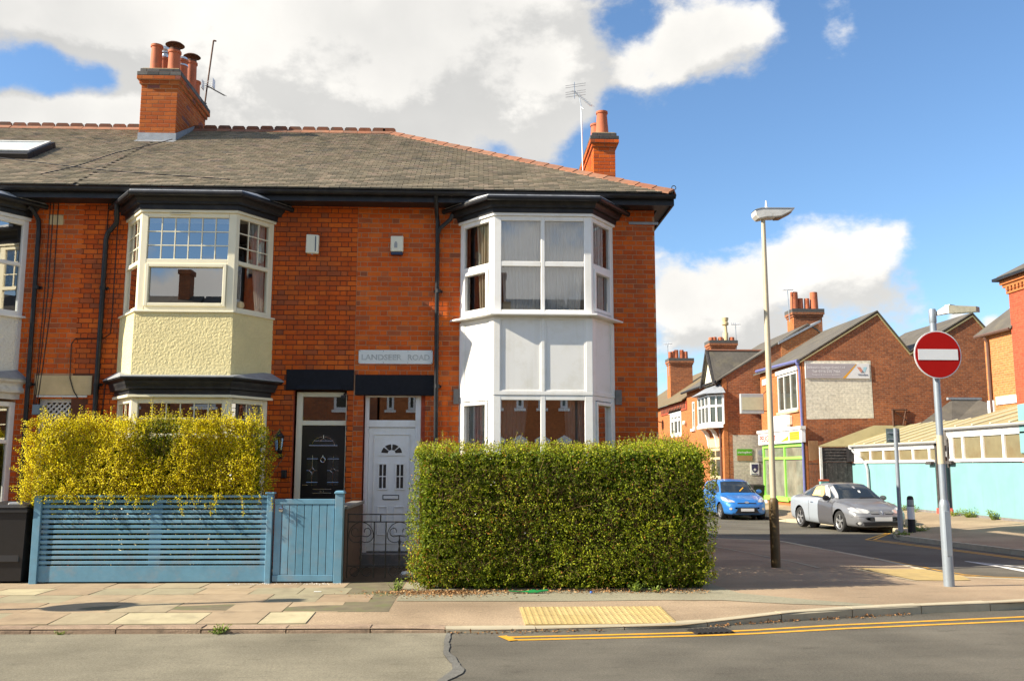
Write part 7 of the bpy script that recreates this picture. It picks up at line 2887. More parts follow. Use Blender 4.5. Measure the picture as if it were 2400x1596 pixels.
# oriel
ob = Bay(0, 0, 0, 0)
oy0, oy1, oz0, oz1, ox = 42.75, 46.0, 3.6, 5.0, 11.05
mb = MB()
pl = [(HX, oy0 - 0.3, oz0), (ox, oy0 + 0.2, oz0), (ox, oy1 - 0.9, oz0), (HX, oy1, oz0)]


def yfacet(p, q):
    t = Vector((q[0] - p[0], q[1] - p[1]))
    L = t.length
    t.normalize()
    n = Vector((-t.y, t.x))
    if n.x > 0:
        n = -n
    return Matrix(((t.x, -n.x, 0, p[0]), (t.y, -n.y, 0, p[1]), (0, 0, 1, 0), (0, 0, 0, 1))), L


om = MB()
og = []
for a, b, nc in ((pl[0], pl[1], 2), (pl[1], pl[2], 3), (pl[2], pl[3], 1)):
    T, L = yfacet(a, b)
    xs = [(0, 0.09), (L - 0.09, L)] + [(L * k / nc - 0.04, L * k / nc + 0.04) for k in range(1, nc)]
    bars(om, T, L, oz0, oz1, xs, [(oz0, oz0 + 0.10), (4.42, 4.52), (oz1 - 0.08, oz1)], 0, 0, 0.08)
    og.append((T, L))
ori = om.build('oriel_window', M['white'], hs)
for T, L in og:
    for c, d in ((oz0 + 0.1, 4.42), (4.52, oz1 - 0.08)):
        g = MB()
        g.face([T @ Vector(p) for p in ((0.05, 0.05, c), (L - 0.05, 0.05, c), (L - 0.05, 0.05, d), (0.05, 0.05, d))])
        g.build('pane', M['sheetdark'], ori)
mb = MB()
mb.prism([(p[0] - 0.06, p[1], oz0 - 0.16) for p in pl], (0, 0, 0.155))
mb.build('oriel_base', M['white'], hs)
mb = MB()
top = [(p[0] - (0.28 if p[0] < HX - 0.1 else -0.0), p[1] + (0.22 if p is pl[2] else 0) - (0.22 if p is pl[1] else 0), oz1 + 0.05) for p in pl]
top[0] = (HX, pl[0][1] - 0.35, oz1 + 0.05)
top[3] = (HX, pl[3][1] + 0.3, oz1 + 0.05)
ap = [(HX + 0.05, 43.1, 5.62), (HX + 0.05, 45.1, 5.62)]
mb.face([top[0], top[1], ap[0]])
mb.face([top[1], top[2], ap[1], ap[0]])
mb.face([top[2], top[3], ap[1]])
mb.face(top)
mb.build('oriel_roof', M['lead'], hs)
for y in (43.6, 45.1):
    mb = MB()
    c = [(HX, 2.55)] + [(HX - 0.04 - 0.5 * (1 - cos(a)), 2.7 + 0.74 * sin(a)) for a in [k * pi / 2 / 6 for k in range(7)]] + [(HX - 0.66, 3.44), (HX, 3.44)]
    outer = [(HX, y, 2.5), (HX - 0.08, y, 2.52)] + [(HX - 0.12 - 0.46 * (1 - cos(a)), y, 2.62 + 0.82 * sin(a)) for a in [k * pi / 2 / 6 for k in range(7)]]
    inner = [(HX + 0.0 - 0.40 * (1 - cos(a)), y, 2.9 + 0.54 * sin(a)) for a in [k * pi / 2 / 6 for k in range(6, -1, -1)]]
    mb.prism(outer + inner, (0, 0.12, 0))
    mb.build('oriel_bracket', M['white'], hs)
# little gabled roof above the oriel
mb = MB()
mb.prism([(HX - 0.35, 42.9, 5.55), (HX - 0.35, 44.1, 7.15), (HX - 0.35, 45.3, 5.55), (HX - 0.35, 45.42, 5.55), (HX - 0.35, 44.1, 7.30), (HX - 0.35, 42.78, 5.55)], (3.0, 0, 0))
mb.build('oriel_gable_roof', M['slatefar'], hs)
mb = MB()
mb.face([(HX - 0.20, 42.95, 5.55), (HX - 0.20, 45.25, 5.55), (HX - 0.20, 44.1, 7.1)])
mb.build('oriel_gable', M['cream'], hs)
mb = MB()
mb.prism([(HX - 0.40, 45.46, 5.5), (HX - 0.40, 44.1, 7.36), (HX - 0.40, 44.1, 7.16), (HX - 0.40, 45.3, 5.5)], (0.10, 0, 0))
mb.prism([(HX - 0.40, 42.74, 5.5), (HX - 0.40, 44.1, 7.36), (HX - 0.40, 44.1, 7.16), (HX - 0.40, 42.9, 5.5)], (0.10, 0, 0))
mb.build('bargeboard', M['rwood'], hs)
mb = MB()
mb.prism([(HX - 0.38, 44.02, 7.28), (HX - 0.38, 44.1, 7.36), (HX - 0.38, 44.18, 7.28)], (3.3, 0, 0))
mb.build('ridge_tile', M['crest'], hs)
side_window(hs, HX, 48.27, 48.78, 3.62, 5.06, [], [4.6], M['white'], wd=0.07)
part_box('window_sill', M['white'], hs, HX - 0.10, HX - 0.001, 48.15, 48.95, 3.48, 3.61)
side_window(hs, HX, 43.22, 45.28, 1.02, 2.50, [44.25], [2.0], M['stone'], wd=0.14)
part_box('window_head', M['stone'], hs, HX - 0.03, HX - 0.001, 43.0, 45.5, 2.53, 2.95)
for y in (43.65, 44.75):
    o = MB()
    o.box(HX + 0.12, HX + 0.14, y - 0.22, y + 0.22, 1.05, 2.45)
    tag(o.build('net_curtain', M['net'], None), 'white curtain in the %s half of the stone framed far window' % ('nearer' if y < 44 else 'farther'), 'curtain', 'curtains in the far window')
mb = MB()
mb.tube([(HX - 0.25, HY + 0.4, 5.6), (HX - 0.08, HY + 0.4, 5.3), (HX - 0.07, HY + 0.35, -0.3)], 0.05, 6)
mb.build('downpipe', M['pipebrown'], hs)
mb = MB()
mb.tube([(HX - 0.30, HY, 5.62), (HX - 0.30, HE, 5.62)], 0.06, 6)
mb.build('gutter', M['black'], hs)
# signs on its painted gable
sy = HY - 0.03
g1 = thing('wall_sign', 'green and brown rectangular sign on the grey painted gable', 'sign', (12.62, sy, 2.16), 0, 'signs on the painted gable')
part_box('green_half', M['signgreen'], g1, 12.26, 12.98, sy, HY - 0.008, 2.13, 2.43)
part_box('brown_half', M['signbrown'], g1, 12.262, 12.978, sy + 0.001, HY - 0.008, 1.88, 2.129)
add_text('lettering', g1, 'charlesgilbert', M['signwhite'], (12.29, sy - 0.003, 2.235), (1, 0, 0), (0, 0, 1), 0.13, width=0.66)
g2 = thing('wall_sign', 'white sign with navy shield low on the grey painted gable', 'sign', (13.06, sy, 1.5), 0, 'signs on the painted gable')
part_box('board', M['signwhite'], g2, 12.87, 13.28, sy, HY - 0.008, 1.22, 1.78)
mb = MB()
plate(mb, [(12.93, 1.72), (13.22, 1.72), (13.22, 1.48), (13.17, 1.38), (13.075, 1.31), (12.98, 1.38), (12.93, 1.48)], sy - 0.008, 0.007)
mb.build('shield', M['navy'], g2)
mb = MB()
plate(mb, [(13.075, 1.55), (13.10, 1.50), (13.16, 1.47), (13.10, 1.44), (13.075, 1.39), (13.05, 1.44), (12.99, 1.47), (13.05, 1.50)], sy - 0.012, 0.0035)
mb.build('star', M['signwhite'], g2)
part_box('caption', M['navy'], g2, 12.92, 13.23, sy - 0.004, sy - 0.001, 1.245, 1.275)
g3 = thing('wall_sign', 'pale sign with faded blue sunburst beside the lime green shop post', 'sign', (13.4, sy, 2.15), 0, 'signs on the painted gable')
part_box('board', mat('pale_board', (0.50, 0.47, 0.42), 0.6), g3, 13.20, 13.60, sy, HY - 0.008, 1.85, 2.45)
mb = MB()
pts = []
for k in range(24):
    a = 2 * pi * k / 24
    r_ = 0.15 if k % 2 == 0 else 0.11
    pts.append((13.38 + r_ * cos(a), 2.26 + r_ * sin(a)))
plate(mb, pts, sy - 0.006, 0.005)
mb.build('sunburst', mat('faded_blue', (0.34, 0.37, 0.44), 0.6), g3)
for z in (1.90, 1.96, 2.02):
    part_box('caption', M['signgrey'], g3, 13.24, 13.56, sy - 0.004, sy - 0.001, z - 0.01, z + 0.01)
wheelie_bin('wheelie_bin', 'dark wheelie bin standing before the grey painted gable', (13.0, 42.15, -0.26), 0.1, M['plastic'])

# --- row further on
h3 = thing('terraced_house', 'far orange brick house with pantile roof and patterned brick frieze', 'house', (13, 53, -0.35))
mb = MB()
for a, b, c, d in rect_minus(HE + 0.02, 66, -0.5, 5.3, [(51.5, 54.5, 3.3, 4.72)]):
    mb.face([(HX, a, c), (HX, b, c), (HX, b, d), (HX, a, d)])
mb.face([(HX, HE + 0.02, -0.5), (20, HE + 0.02, -0.5), (20, HE + 0.02, 5.3), (RX, HE + 0.02, 8.0), (HX, HE + 0.02, 5.3)])
mb.build('wall', M['brickfront'], h3)
long_roof(h3, HE + 0.02, 70, HX - 0.28, 5.22, RX, 8.15, 20.2, M['tilefar'])
mb = MB()
mb.box(HX - 0.05, HX - 0.001, 49.95, 57.0, 4.74, 5.20)
fz = mb.build('frieze', M['brickred'], h3)
mb = MB()
for k in range(16):
    mb.box(HX - 0.075, HX - 0.051, 50.2 + k * 0.42, 50.2 + k * 0.42 + 0.2, 4.84, 5.08)
mb.build('frieze_tiles', M['rust'], fz)
side_window(h3, HX, 51.52, 54.48, 3.32, 4.70, [52.5, 53.5], [4.3], M['white'], wd=0.22)
part_box('window_head', M['white'], h3, HX - 0.05, HX - 0.001, 51.3, 54.7, 4.72, 4.95)
mb = MB()
mb.lathe([(0.0, 0.0), (0.12, 0.02), (0.14, 0.10), (0.10, 0.18), (0, 0.20)], (HX - 0.2, 50.3, 4.0), 10, axis='X')
tag(mb.build('alarm_box', M['alarm'], None), 'round cream alarm box on the far orange brick front', 'alarm box')
t = thing('satellite_dish', 'grey satellite dish on the far house behind the corner wall', 'satellite dish', (HX - 0.3, 57.0, 4.5))
mb = MB()
mb.lathe([(0.0, 0.10), (0.2, 0.06), (0.36, -0.05)], (HX - 0.45, 56.6, 4.45), 16, axis='X', cap=False)
mb.build('dish', M['lead'], t, smooth=True)
mb = MB()
mb.tube([(HX, 56.6, 4.3), (HX - 0.35, 56.6, 4.4)], 0.03, 5)
mb.tube([(HX - 0.45, 56.6, 4.15), (HX - 0.85, 56.6, 4.4)], 0.02, 5)
mb.build('arm', M['iron'], t)


def far_stack(parent, x0, x1, y0, y1, z0, z1, pots, tall=None):
    st_ = part_box('chimney', M['brickfar'], parent, x0, x1, y0, y1, z0, z1 - 0.42)
    part_box('chimney_face', M['brickfront'], st_, x0 - 0.006, x0 - 0.001, y0 + 0.01, y1 - 0.01, z0, z1 - 0.43)
    for k, (o_, m_, h) in enumerate(((0.05, M['brickfar'], 0.12), (0.10, M['brickfar'], 0.12), (0.10, M['brickdk'], 0.18))):
        za = z1 - 0.419 + (0, 0.121, 0.242)[k]
        part_box('oversailing_course', m_, st_, x0 - o_, x1 + o_, y0 - o_, y1 + o_, za, za + h)
    for px, h, r in pots:
        mb = MB()
        mb.lathe([(r * 1.15, 0), (r, h), (r * 0.8, h)], (px, y0 + 0.4, z1), 12)
        mb.build('chimney_pot', M['pot'], st_, smooth=True)
    if tall:
        mb = MB()
        mb.lathe([(0.16, 0), (0.16, 0.5), (0.12, 0.55), (0.10, 0.95), (0.2, 1.0), (0.2, 1.12), (0.14, 1.16), (0.2, 1.35), (0.2, 1.42), (0.1, 1.42)], (tall, y0 + 0.4, z1 - 0.02), 10)
        mb.build('ornate_pot', M['stone'], st_, smooth=True)
    return st_


far_stack(hs, 16.45, 17.95, 46.0, 47.0, 7.4, 9.75, [(16.65, 0.95, 0.19), (16.98, 0.62, 0.13), (17.32, 0.62, 0.13), (17.7, 0.95, 0.19)])
far_stack(h3, 13.62, 15.1, 52.0, 53.0, 5.8, 8.9, [(13.75, 0.22, 0.14), (13.95, 0.24, 0.14), (14.3, 0.24, 0.14), (14.98, 0.24, 0.15)], tall=14.62)
far_stack(h3, 12.5, 13.95, 58.0, 59.0, 5.4, 8.55, [(12.6, 0.45, 0.13), (12.83, 0.5, 0.13), (13.0, 0.58, 0.14), (13.35, 0.58, 0.14), (13.62, 0.48, 0.13)])
for x, y, z, h, lab in ((16.3, 46.2, 9.7, 1.6, 'thin aerial on the far chimney with four pots'), (15.25, 52.3, 8.0, 2.4, 'thin aerial right of the far chimney with the ornate pot'), (12.45, 58.2, 8.0, 2.0, 'thin aerial on the farthest chimney by the corner wall')):
    t = thing('tv_aerial', lab, 'aerial', (x, y, z), 0, 'television aerials')
    mb = MB()
    mb.tube([(x, y, z - 0.6), (x - 0.05, y, z + h - 0.5)], 0.025, 5)
    mb.build('mast', M['alum'], t)
    mb = MB()
    c = Vector((x - 0.05, y, z + h - 0.55))
    mb.tube([c + Vector((-0.25, 0, 0.02)), c + Vector((0.3, 0, 0.05))], 0.02, 4)
    for k in range(5):
        q = c + Vector((-0.2 + 0.11 * k, 0, 0.03))
        mb.tube([q + Vector((0, 0.1, 0.12)), q - Vector((0, 0.1, 0.12))], 0.012, 4)
    mb.build('boom', M['alum'], t)

# --- workshop with turquoise wall
WX = 15.0
ws = thing('workshop', 'low workshop with turquoise wall and yellowed sloping roof sheets', 'building', (WX, 30, 0.1))
DY0, DY1 = 28.45, 29.40
mb = MB()
for a, b in ((DY1, 36.2), (20.0, DY0)):
    for c, d, mi in ((-0.1, 0.205, 1), (0.205, 1.755, 0)):
        mb.face([(WX + (0.012 if mi == 0 else 0.0), a, c), (WX + (0.012 if mi == 0 else 0.0), b, c), (WX + (0.012 if mi == 0 else 0), b, d), (WX + (0.012 if mi == 0 else 0), a, d)], mi)
for y in (DY0, DY1):
    mb.face([(WX, y, -0.1), (WX + 0.9, y, -0.1), (WX + 0.9, y, 1.755), (WX, y, 1.755)], 0)
mb.build('wall', [M['cyan'], M['skirting']], ws)


def glazing(y0, y1, z0, z1, ms):
    mb = MB()
    mb.box(WX - 0.05, WX + 0.10, y0, y1, z0 - 0.035, z0)
    mb.box(WX - 0.02, WX + 0.08, y0, y1, z0 + 0.001, z0 + 0.06)
    mb.box(WX - 0.02, WX + 0.08, y0, y1, z1 - 0.05, z1)
    for y, w_ in ms:
        mb.box(WX - 0.025, WX + 0.08, y - w_, y + w_, z0 + 0.0605, z1 - 0.0505)
    fr = mb.build('window_strip', M['white'], ws)
    ys_ = [y0] + sorted(y for y, _ in ms) + [y1]
    for a, b in zip(ys_, ys_[1:]):
        if b - a > 0.15:
            g = MB()
            g.face([(WX + 0.03, a, z0), (WX + 0.03, b, z0), (WX + 0.03, b, z1), (WX + 0.03, a, z1)])
            g.build('pane', M['sheetwin'], fr)
    return fr


glazing(DY1, 35.75, 1.80, 2.27, [(35.45, 0.28), (34.26, 0.05), (33.13, 0.05), (31.97, 0.05), (30.85, 0.05), (29.72, 0.05)])
glazing(20.0, DY0, 1.82, 2.60, [(28.28, 0.10), (27.59, 0.05), (26.51, 0.05), (25.41, 0.05), (24.3, 0.05), (23.2, 0.05), (22.1, 0.05), (21.0, 0.05)])
part_box('fascia', M['dirtywhite'], ws, WX - 0.01, WX + 0.06, DY1, 36.2, 2.272, 2.40)
part_box('fascia', M['dirtywhite'], ws, WX - 0.01, WX + 0.06, 20.0, DY0 + 0.1, 2.602, 2.78)
for (y0, y1, z) in ((29.0, 36.3, 2.43), (20.0, 28.65, 2.82)):
    mb = MB()
    mb.tube([(WX - 0.09, y0, z), (WX - 0.09, y1, z)], 0.05, 6)
    mb.build('gutter', M['signgrey'], ws)
BX = 18.0


def sheets(y0, y1, za, zb_, xb, n):
    w_ = (y1 - y0) / n
    for k in range(n):
        mb = MB()
        a, b = y0 + k * w_ + 0.01, y0 + (k + 1) * w_ - 0.01
        q = random.uniform(0, 0.015)
        mb.prism([(WX - 0.12, a, za + q), (WX - 0.12, b, za + q), (xb, b, zb_ + q), (xb, a, zb_ + q)], (0, 0, 0.02))
        mb.build('roof_sheet', M['sheet'], ws)
        mb = MB()
        mb.prism([(WX - 0.14, a - 0.04, za + 0.036), (WX - 0.14, a + 0.03, za + 0.036), (xb, a + 0.03, zb_ + 0.036), (xb, a - 0.04, zb_ + 0.036)], (0, 0, 0.03))
        mb.build('roof_rib', M['sheetrib'], ws)


sheets(29.0, 36.3, 2.45, 3.30, 17.6, 8)
sheets(20.0, 28.7, 2.84, 3.72, 17.95, 9)
mb = MB()
mb.face([(WX, 28.72, 2.3), (WX, 28.72, 2.83), (BX, 28.72, 3.7), (BX, 28.72, 2.3)])
mb.face([(WX + 0.9, DY0, -0.1), (WX + 0.9, DY1, -0.1), (WX + 0.9, DY1, 2.4), (WX + 0.9, DY0, 2.4)])
mb.build('inner_wall', M['dirtywhite'], ws)
dr_ = MB()
dr_.box(WX + 0.45, WX + 0.52, DY0 + 0.12, DY1 - 0.1, 0.10, 1.9)
d = dr_.build('door', mat('grey_door', (0.16, 0.155, 0.15), 0.7, var=0.2), ws)
for k in range(6):
    part_box('plank', MATS['grey_door'], d, WX + 0.43, WX + 0.449, DY0 + 0.13 + k * 0.12, DY0 + 0.13 + k * 0.12 + 0.108, 0.12, 1.88)
part_box('door_post', M['rwood'], ws, WX + 0.02, WX + 0.12, DY1 - 0.12, DY1 - 0.001, 0.1, 2.4)
part_box('door_post', M['rwood'], ws, WX - 0.04, WX + 0.06, DY0 + 0.001, DY0 + 0.09, 1.6, 2.5)
part_box('threshold', mat('red_step', (0.45, 0.07, 0.05), 0.7), ws, WX - 0.03, WX + 0.4, DY0 - 0.02, DY1 + 0.02, 0.02, 0.30)
part_box('lintel_bracket', M['rwood'], ws, WX - 0.14, WX - 0.03, DY1, DY1 + 0.35, 1.70, 1.80)
part_box('lintel_bracket', M['rwood'], ws, WX - 0.14, WX - 0.03, DY0 - 0.35, DY0, 1.72, 1.82)
part_box('meter_box', M['signgrey'], ws, WX + 0.3, WX + 0.45, DY0 + 0.2, DY1 - 0.15, 1.95, 2.3)
mb = MB()
mb.tube([(WX - 0.09, 36.05, 2.40), (WX - 0.09, 35.7, 2.25), (WX - 0.07, 34.55, 1.72), (WX - 0.06, 34.45, 1.5), (WX - 0.06, 34.4, 0.1)], 0.05, 7)
mb.build('downpipe', M['signgrey'], ws)
mb = MB()
mb.box(WX - 0.02, WX + 0.22, 20.0, 24.62, 2.0, 3.35)
mb.build('parapet', M['cyan'], ws, bevel=0.02)
# black boarded shed end
mb = MB()
for k in range(5):
    mb.prism([(13.80, 36.05, 1.80 + k * 0.115), (15.02, 36.05, 1.80 + k * 0.115), (15.02, 36.02, 1.80 + k * 0.115), (13.80, 36.02, 1.80 + k * 0.115)], (0, 0.012, 0.122))
mb = MB()
sh = thing('boarded_shed', 'black boarded shed front between the gable and the turquoise wall', 'shed', (14.4, 36.0, 0))
for k in range(5):
    q = MB()
    z = 1.80 + k * 0.115
    q.prism([(13.80, 36.00, z), (14.98, 36.00, z), (14.98, 36.03, z + 0.114), (13.80, 36.03, z + 0.114)], (0, 0.03, 0))
    q.build('board', M['rwood'], sh)
for k in range(6):
    q = MB()
    q.box(13.80 + k * 0.2 + 0.004, 14.0 + k * 0.2 - 0.004, 36.01 + 0.004 * (k % 2), 36.06, -0.1, 1.795)
    q.build('plank', M['rwood'], sh)
part_box('dark_side', M['plastic'], sh, 14.78, 14.985, 35.7, 35.99, 1.82, 2.30)
mb = MB()
mb.prism([(13.66, 36.0, 2.40), (14.9, 36.0, 2.40), (17.6, 36.55, 3.25), (16.2, 36.55, 3.25)], (0, 0, 0.04))
mb.build('roof_sheet', M['sheet'], sh)
part_box('corner_post', M['dirtywhite'], sh, 13.70, 13.79, 35.98, 36.06, 1.0, 2.39)
part_box('pier', M['cyan'], sh, 13.62, 13.93, 35.80, 35.979, -0.1, 1.05)
part_box('pier_cap', M['brickred'], sh, 13.60, 13.95, 35.78, 35.985, 1.05, 1.12)
# iron railings between shed and shop
rl = thing('yard_railings', 'rusty spiked railings and slats in the gap beside the blue pipe', 'railing', (13.55, 36.3, -0.2))
for k in range(6):
    q = MB()
    q.tube([(13.36 + k * 0.06, 36.25, -0.25), (13.36 + k * 0.06, 36.25, 1.75)], 0.012, 4)
    q.build('railing', M['rust'], rl)
for k in range(8):
    q = MB()
    q.box(13.38 + k * 0.05, 13.415 + k * 0.05, 36.30, 36.32, 1.85 + 0.01 * k, 2.65)
    q.build('slat', M['signbrown'], rl)
part_box('rail', M['rust'], rl, 13.35, 13.72, 36.24, 36.26, 1.7, 1.76)

# slate lean-to against the gable, above the workshop roof
lt_ = thing('slate_lean_to', 'grey slate lean-to roof rising against the gable behind the no entry pole', 'outbuilding', (18.8, 36, 3))
mb = MB()
mb.prism([(17.15, 35.0, 3.10), (18.3, 34.4, 3.12), (20.6, 34.4, 3.80), (20.6, 36.5, 4.30), (19.5, 36.5, 4.30)], (0, 0, 0.05))
mb.build('roof', M['slatefar'], lt_)
part_box('wall', M['brickfar'], lt_, 17.7, 20.5, 34.9, 36.55, 0.0, 3.09)
part_box('flashing', M['lead'], lt_, 19.3, 20.7, 36.40, 36.56, 4.34, 4.44)

# --- right hand house: orange wall, then a taller red pier
rh = thing('brick_house', 'orange brick house end with grey roof and brown pipe at the right edge', 'house', (18.5, 30, 0), 0, 'brick houses at the right edge')
mb = MB()
mb.face([(BX, 31.25, 0), (BX, 29.4, 0), (BX, 29.4, 6.24), (BX, 31.25, 6.24)])
mb.face([(BX, 31.25, 0), (24, 31.25, 0), (24, 31.25, 6.24), (BX, 31.25, 6.24)])
mb.build('wall', M['bricklight'], rh)
mb = MB()
mb.prism([(BX - 0.18, 31.6, 6.22), (24.2, 31.6, 6.22), (24.2, 26.0, 9.6), (BX + 2.2, 29.8, 8.45)], (0, 0, 0.05))
mb.prism([(BX - 0.18, 31.62, 6.22), (BX - 0.18, 29.3, 6.22), (BX + 1.75, 29.3, 8.1), (BX + 2.2, 29.8, 8.45)], (0, 0, 0.05))
mb.build('roof', M['slatefar'], rh)
mb = MB()
mb.tube([(BX - 0.17, 31.55, 6.22), (BX - 0.17, 29.4, 6.22)], 0.055, 6)
mb.build('gutter', M['pipebrown'], rh)
mb = MB()
mb.tube([(BX - 0.16, 30.95, 6.15), (BX - 0.07, 30.95, 5.95), (BX - 0.07, 30.95, 3.5)], 0.05, 7)
mb.build('downpipe', M['pipebrown'], rh)
part_box('flashing_upstand', M['signwhite'], rh, BX - 0.05, BX - 0.002, 29.42, 30.7, 3.75, 4.02)
part_box('flashing_upstand', M['signwhite'], rh, BX - 0.05, BX - 0.002, 30.85, 31.24, 3.5, 3.92)
r2 = thing('brick_house', 'red brick wing with toothed cornice cut by the right edge', 'house', (18.5, 26, 0), 0, 'brick houses at the right edge')
mb = MB()
mb.face([(BX - 0.12, 29.38, 0), (BX - 0.12, 15, 0), (BX - 0.12, 15, 7.4), (BX - 0.12, 29.38, 7.4)])
mb.face([(BX - 0.12, 29.38, 0), (24, 29.38, 0), (24, 29.38, 7.4), (BX - 0.12, 29.38, 7.4)])
mb.build('wall', M['brickred'], r2)
for k, (o_, za, zb_) in enumerate(((0.17, 7.401, 7.50), (0.24, 7.62, 7.72), (0.30, 7.721, 7.86))):
    part_box('cornice_course', M['brickfront'], r2, BX - o_, 23.9, 15.0, 29.38 + o_ - 0.1, za, zb_)
part_box('cornice_back', M['brickred'], r2, BX - 0.14, 23.8, 15.02, 29.36, 7.501, 7.619)
for k in range(26):
    q = MB()
    q.box(BX - 0.235, BX - 0.141, 29.36 - k * 0.2, 29.26 - k * 0.2, 7.505, 7.618)
    q.build('dentil', M['brickfront'], r2)
part_box('gutter', M['black'], r2, BX - 0.46, BX - 0.2, 15.0, 29.75, 7.865, 7.96)
mb = MB()
mb.prism([(BX - 0.36, 29.6, 7.965), (BX - 0.36, 15.0, 7.965), (BX + 4.0, 15.0, 10.4), (BX + 4.0, 26.5, 10.4)], (0, 0, 0.05))
mb.build('roof', M['slatefar'], r2)

# ------------------------------------------------------------------ cars
def catmull(P, n):
    """resample a polyline of equal length vectors smoothly"""
    P = np.array(P, float)
    d = np.r_[0, np.cumsum(np.linalg.norm(np.diff(P, axis=0), axis=1))]
    t = np.linspace(0, d[-1], n)
    out = []
    for tt in t:
        i = min(max(np.searchsorted(d, tt) - 1, 0), len(P) - 2)
        p0, p1, p2, p3 = P[max(i - 1, 0)], P[i], P[i + 1], P[min(i + 2, len(P) - 1)]
        u = (tt - d[i]) / max(d[i + 1] - d[i], 1e-9)
        m1, m2 = (p2 - p0) * 0.36, (p3 - p1) * 0.36
        h = ((2 * u ** 3 - 3 * u ** 2 + 1) * p1 + (u ** 3 - 2 * u ** 2 + u) * m1 + (-2 * u ** 3 + 3 * u ** 2) * p2 + (u ** 3 - u ** 2) * m2)
        out.append(h)
    return np.array(out)


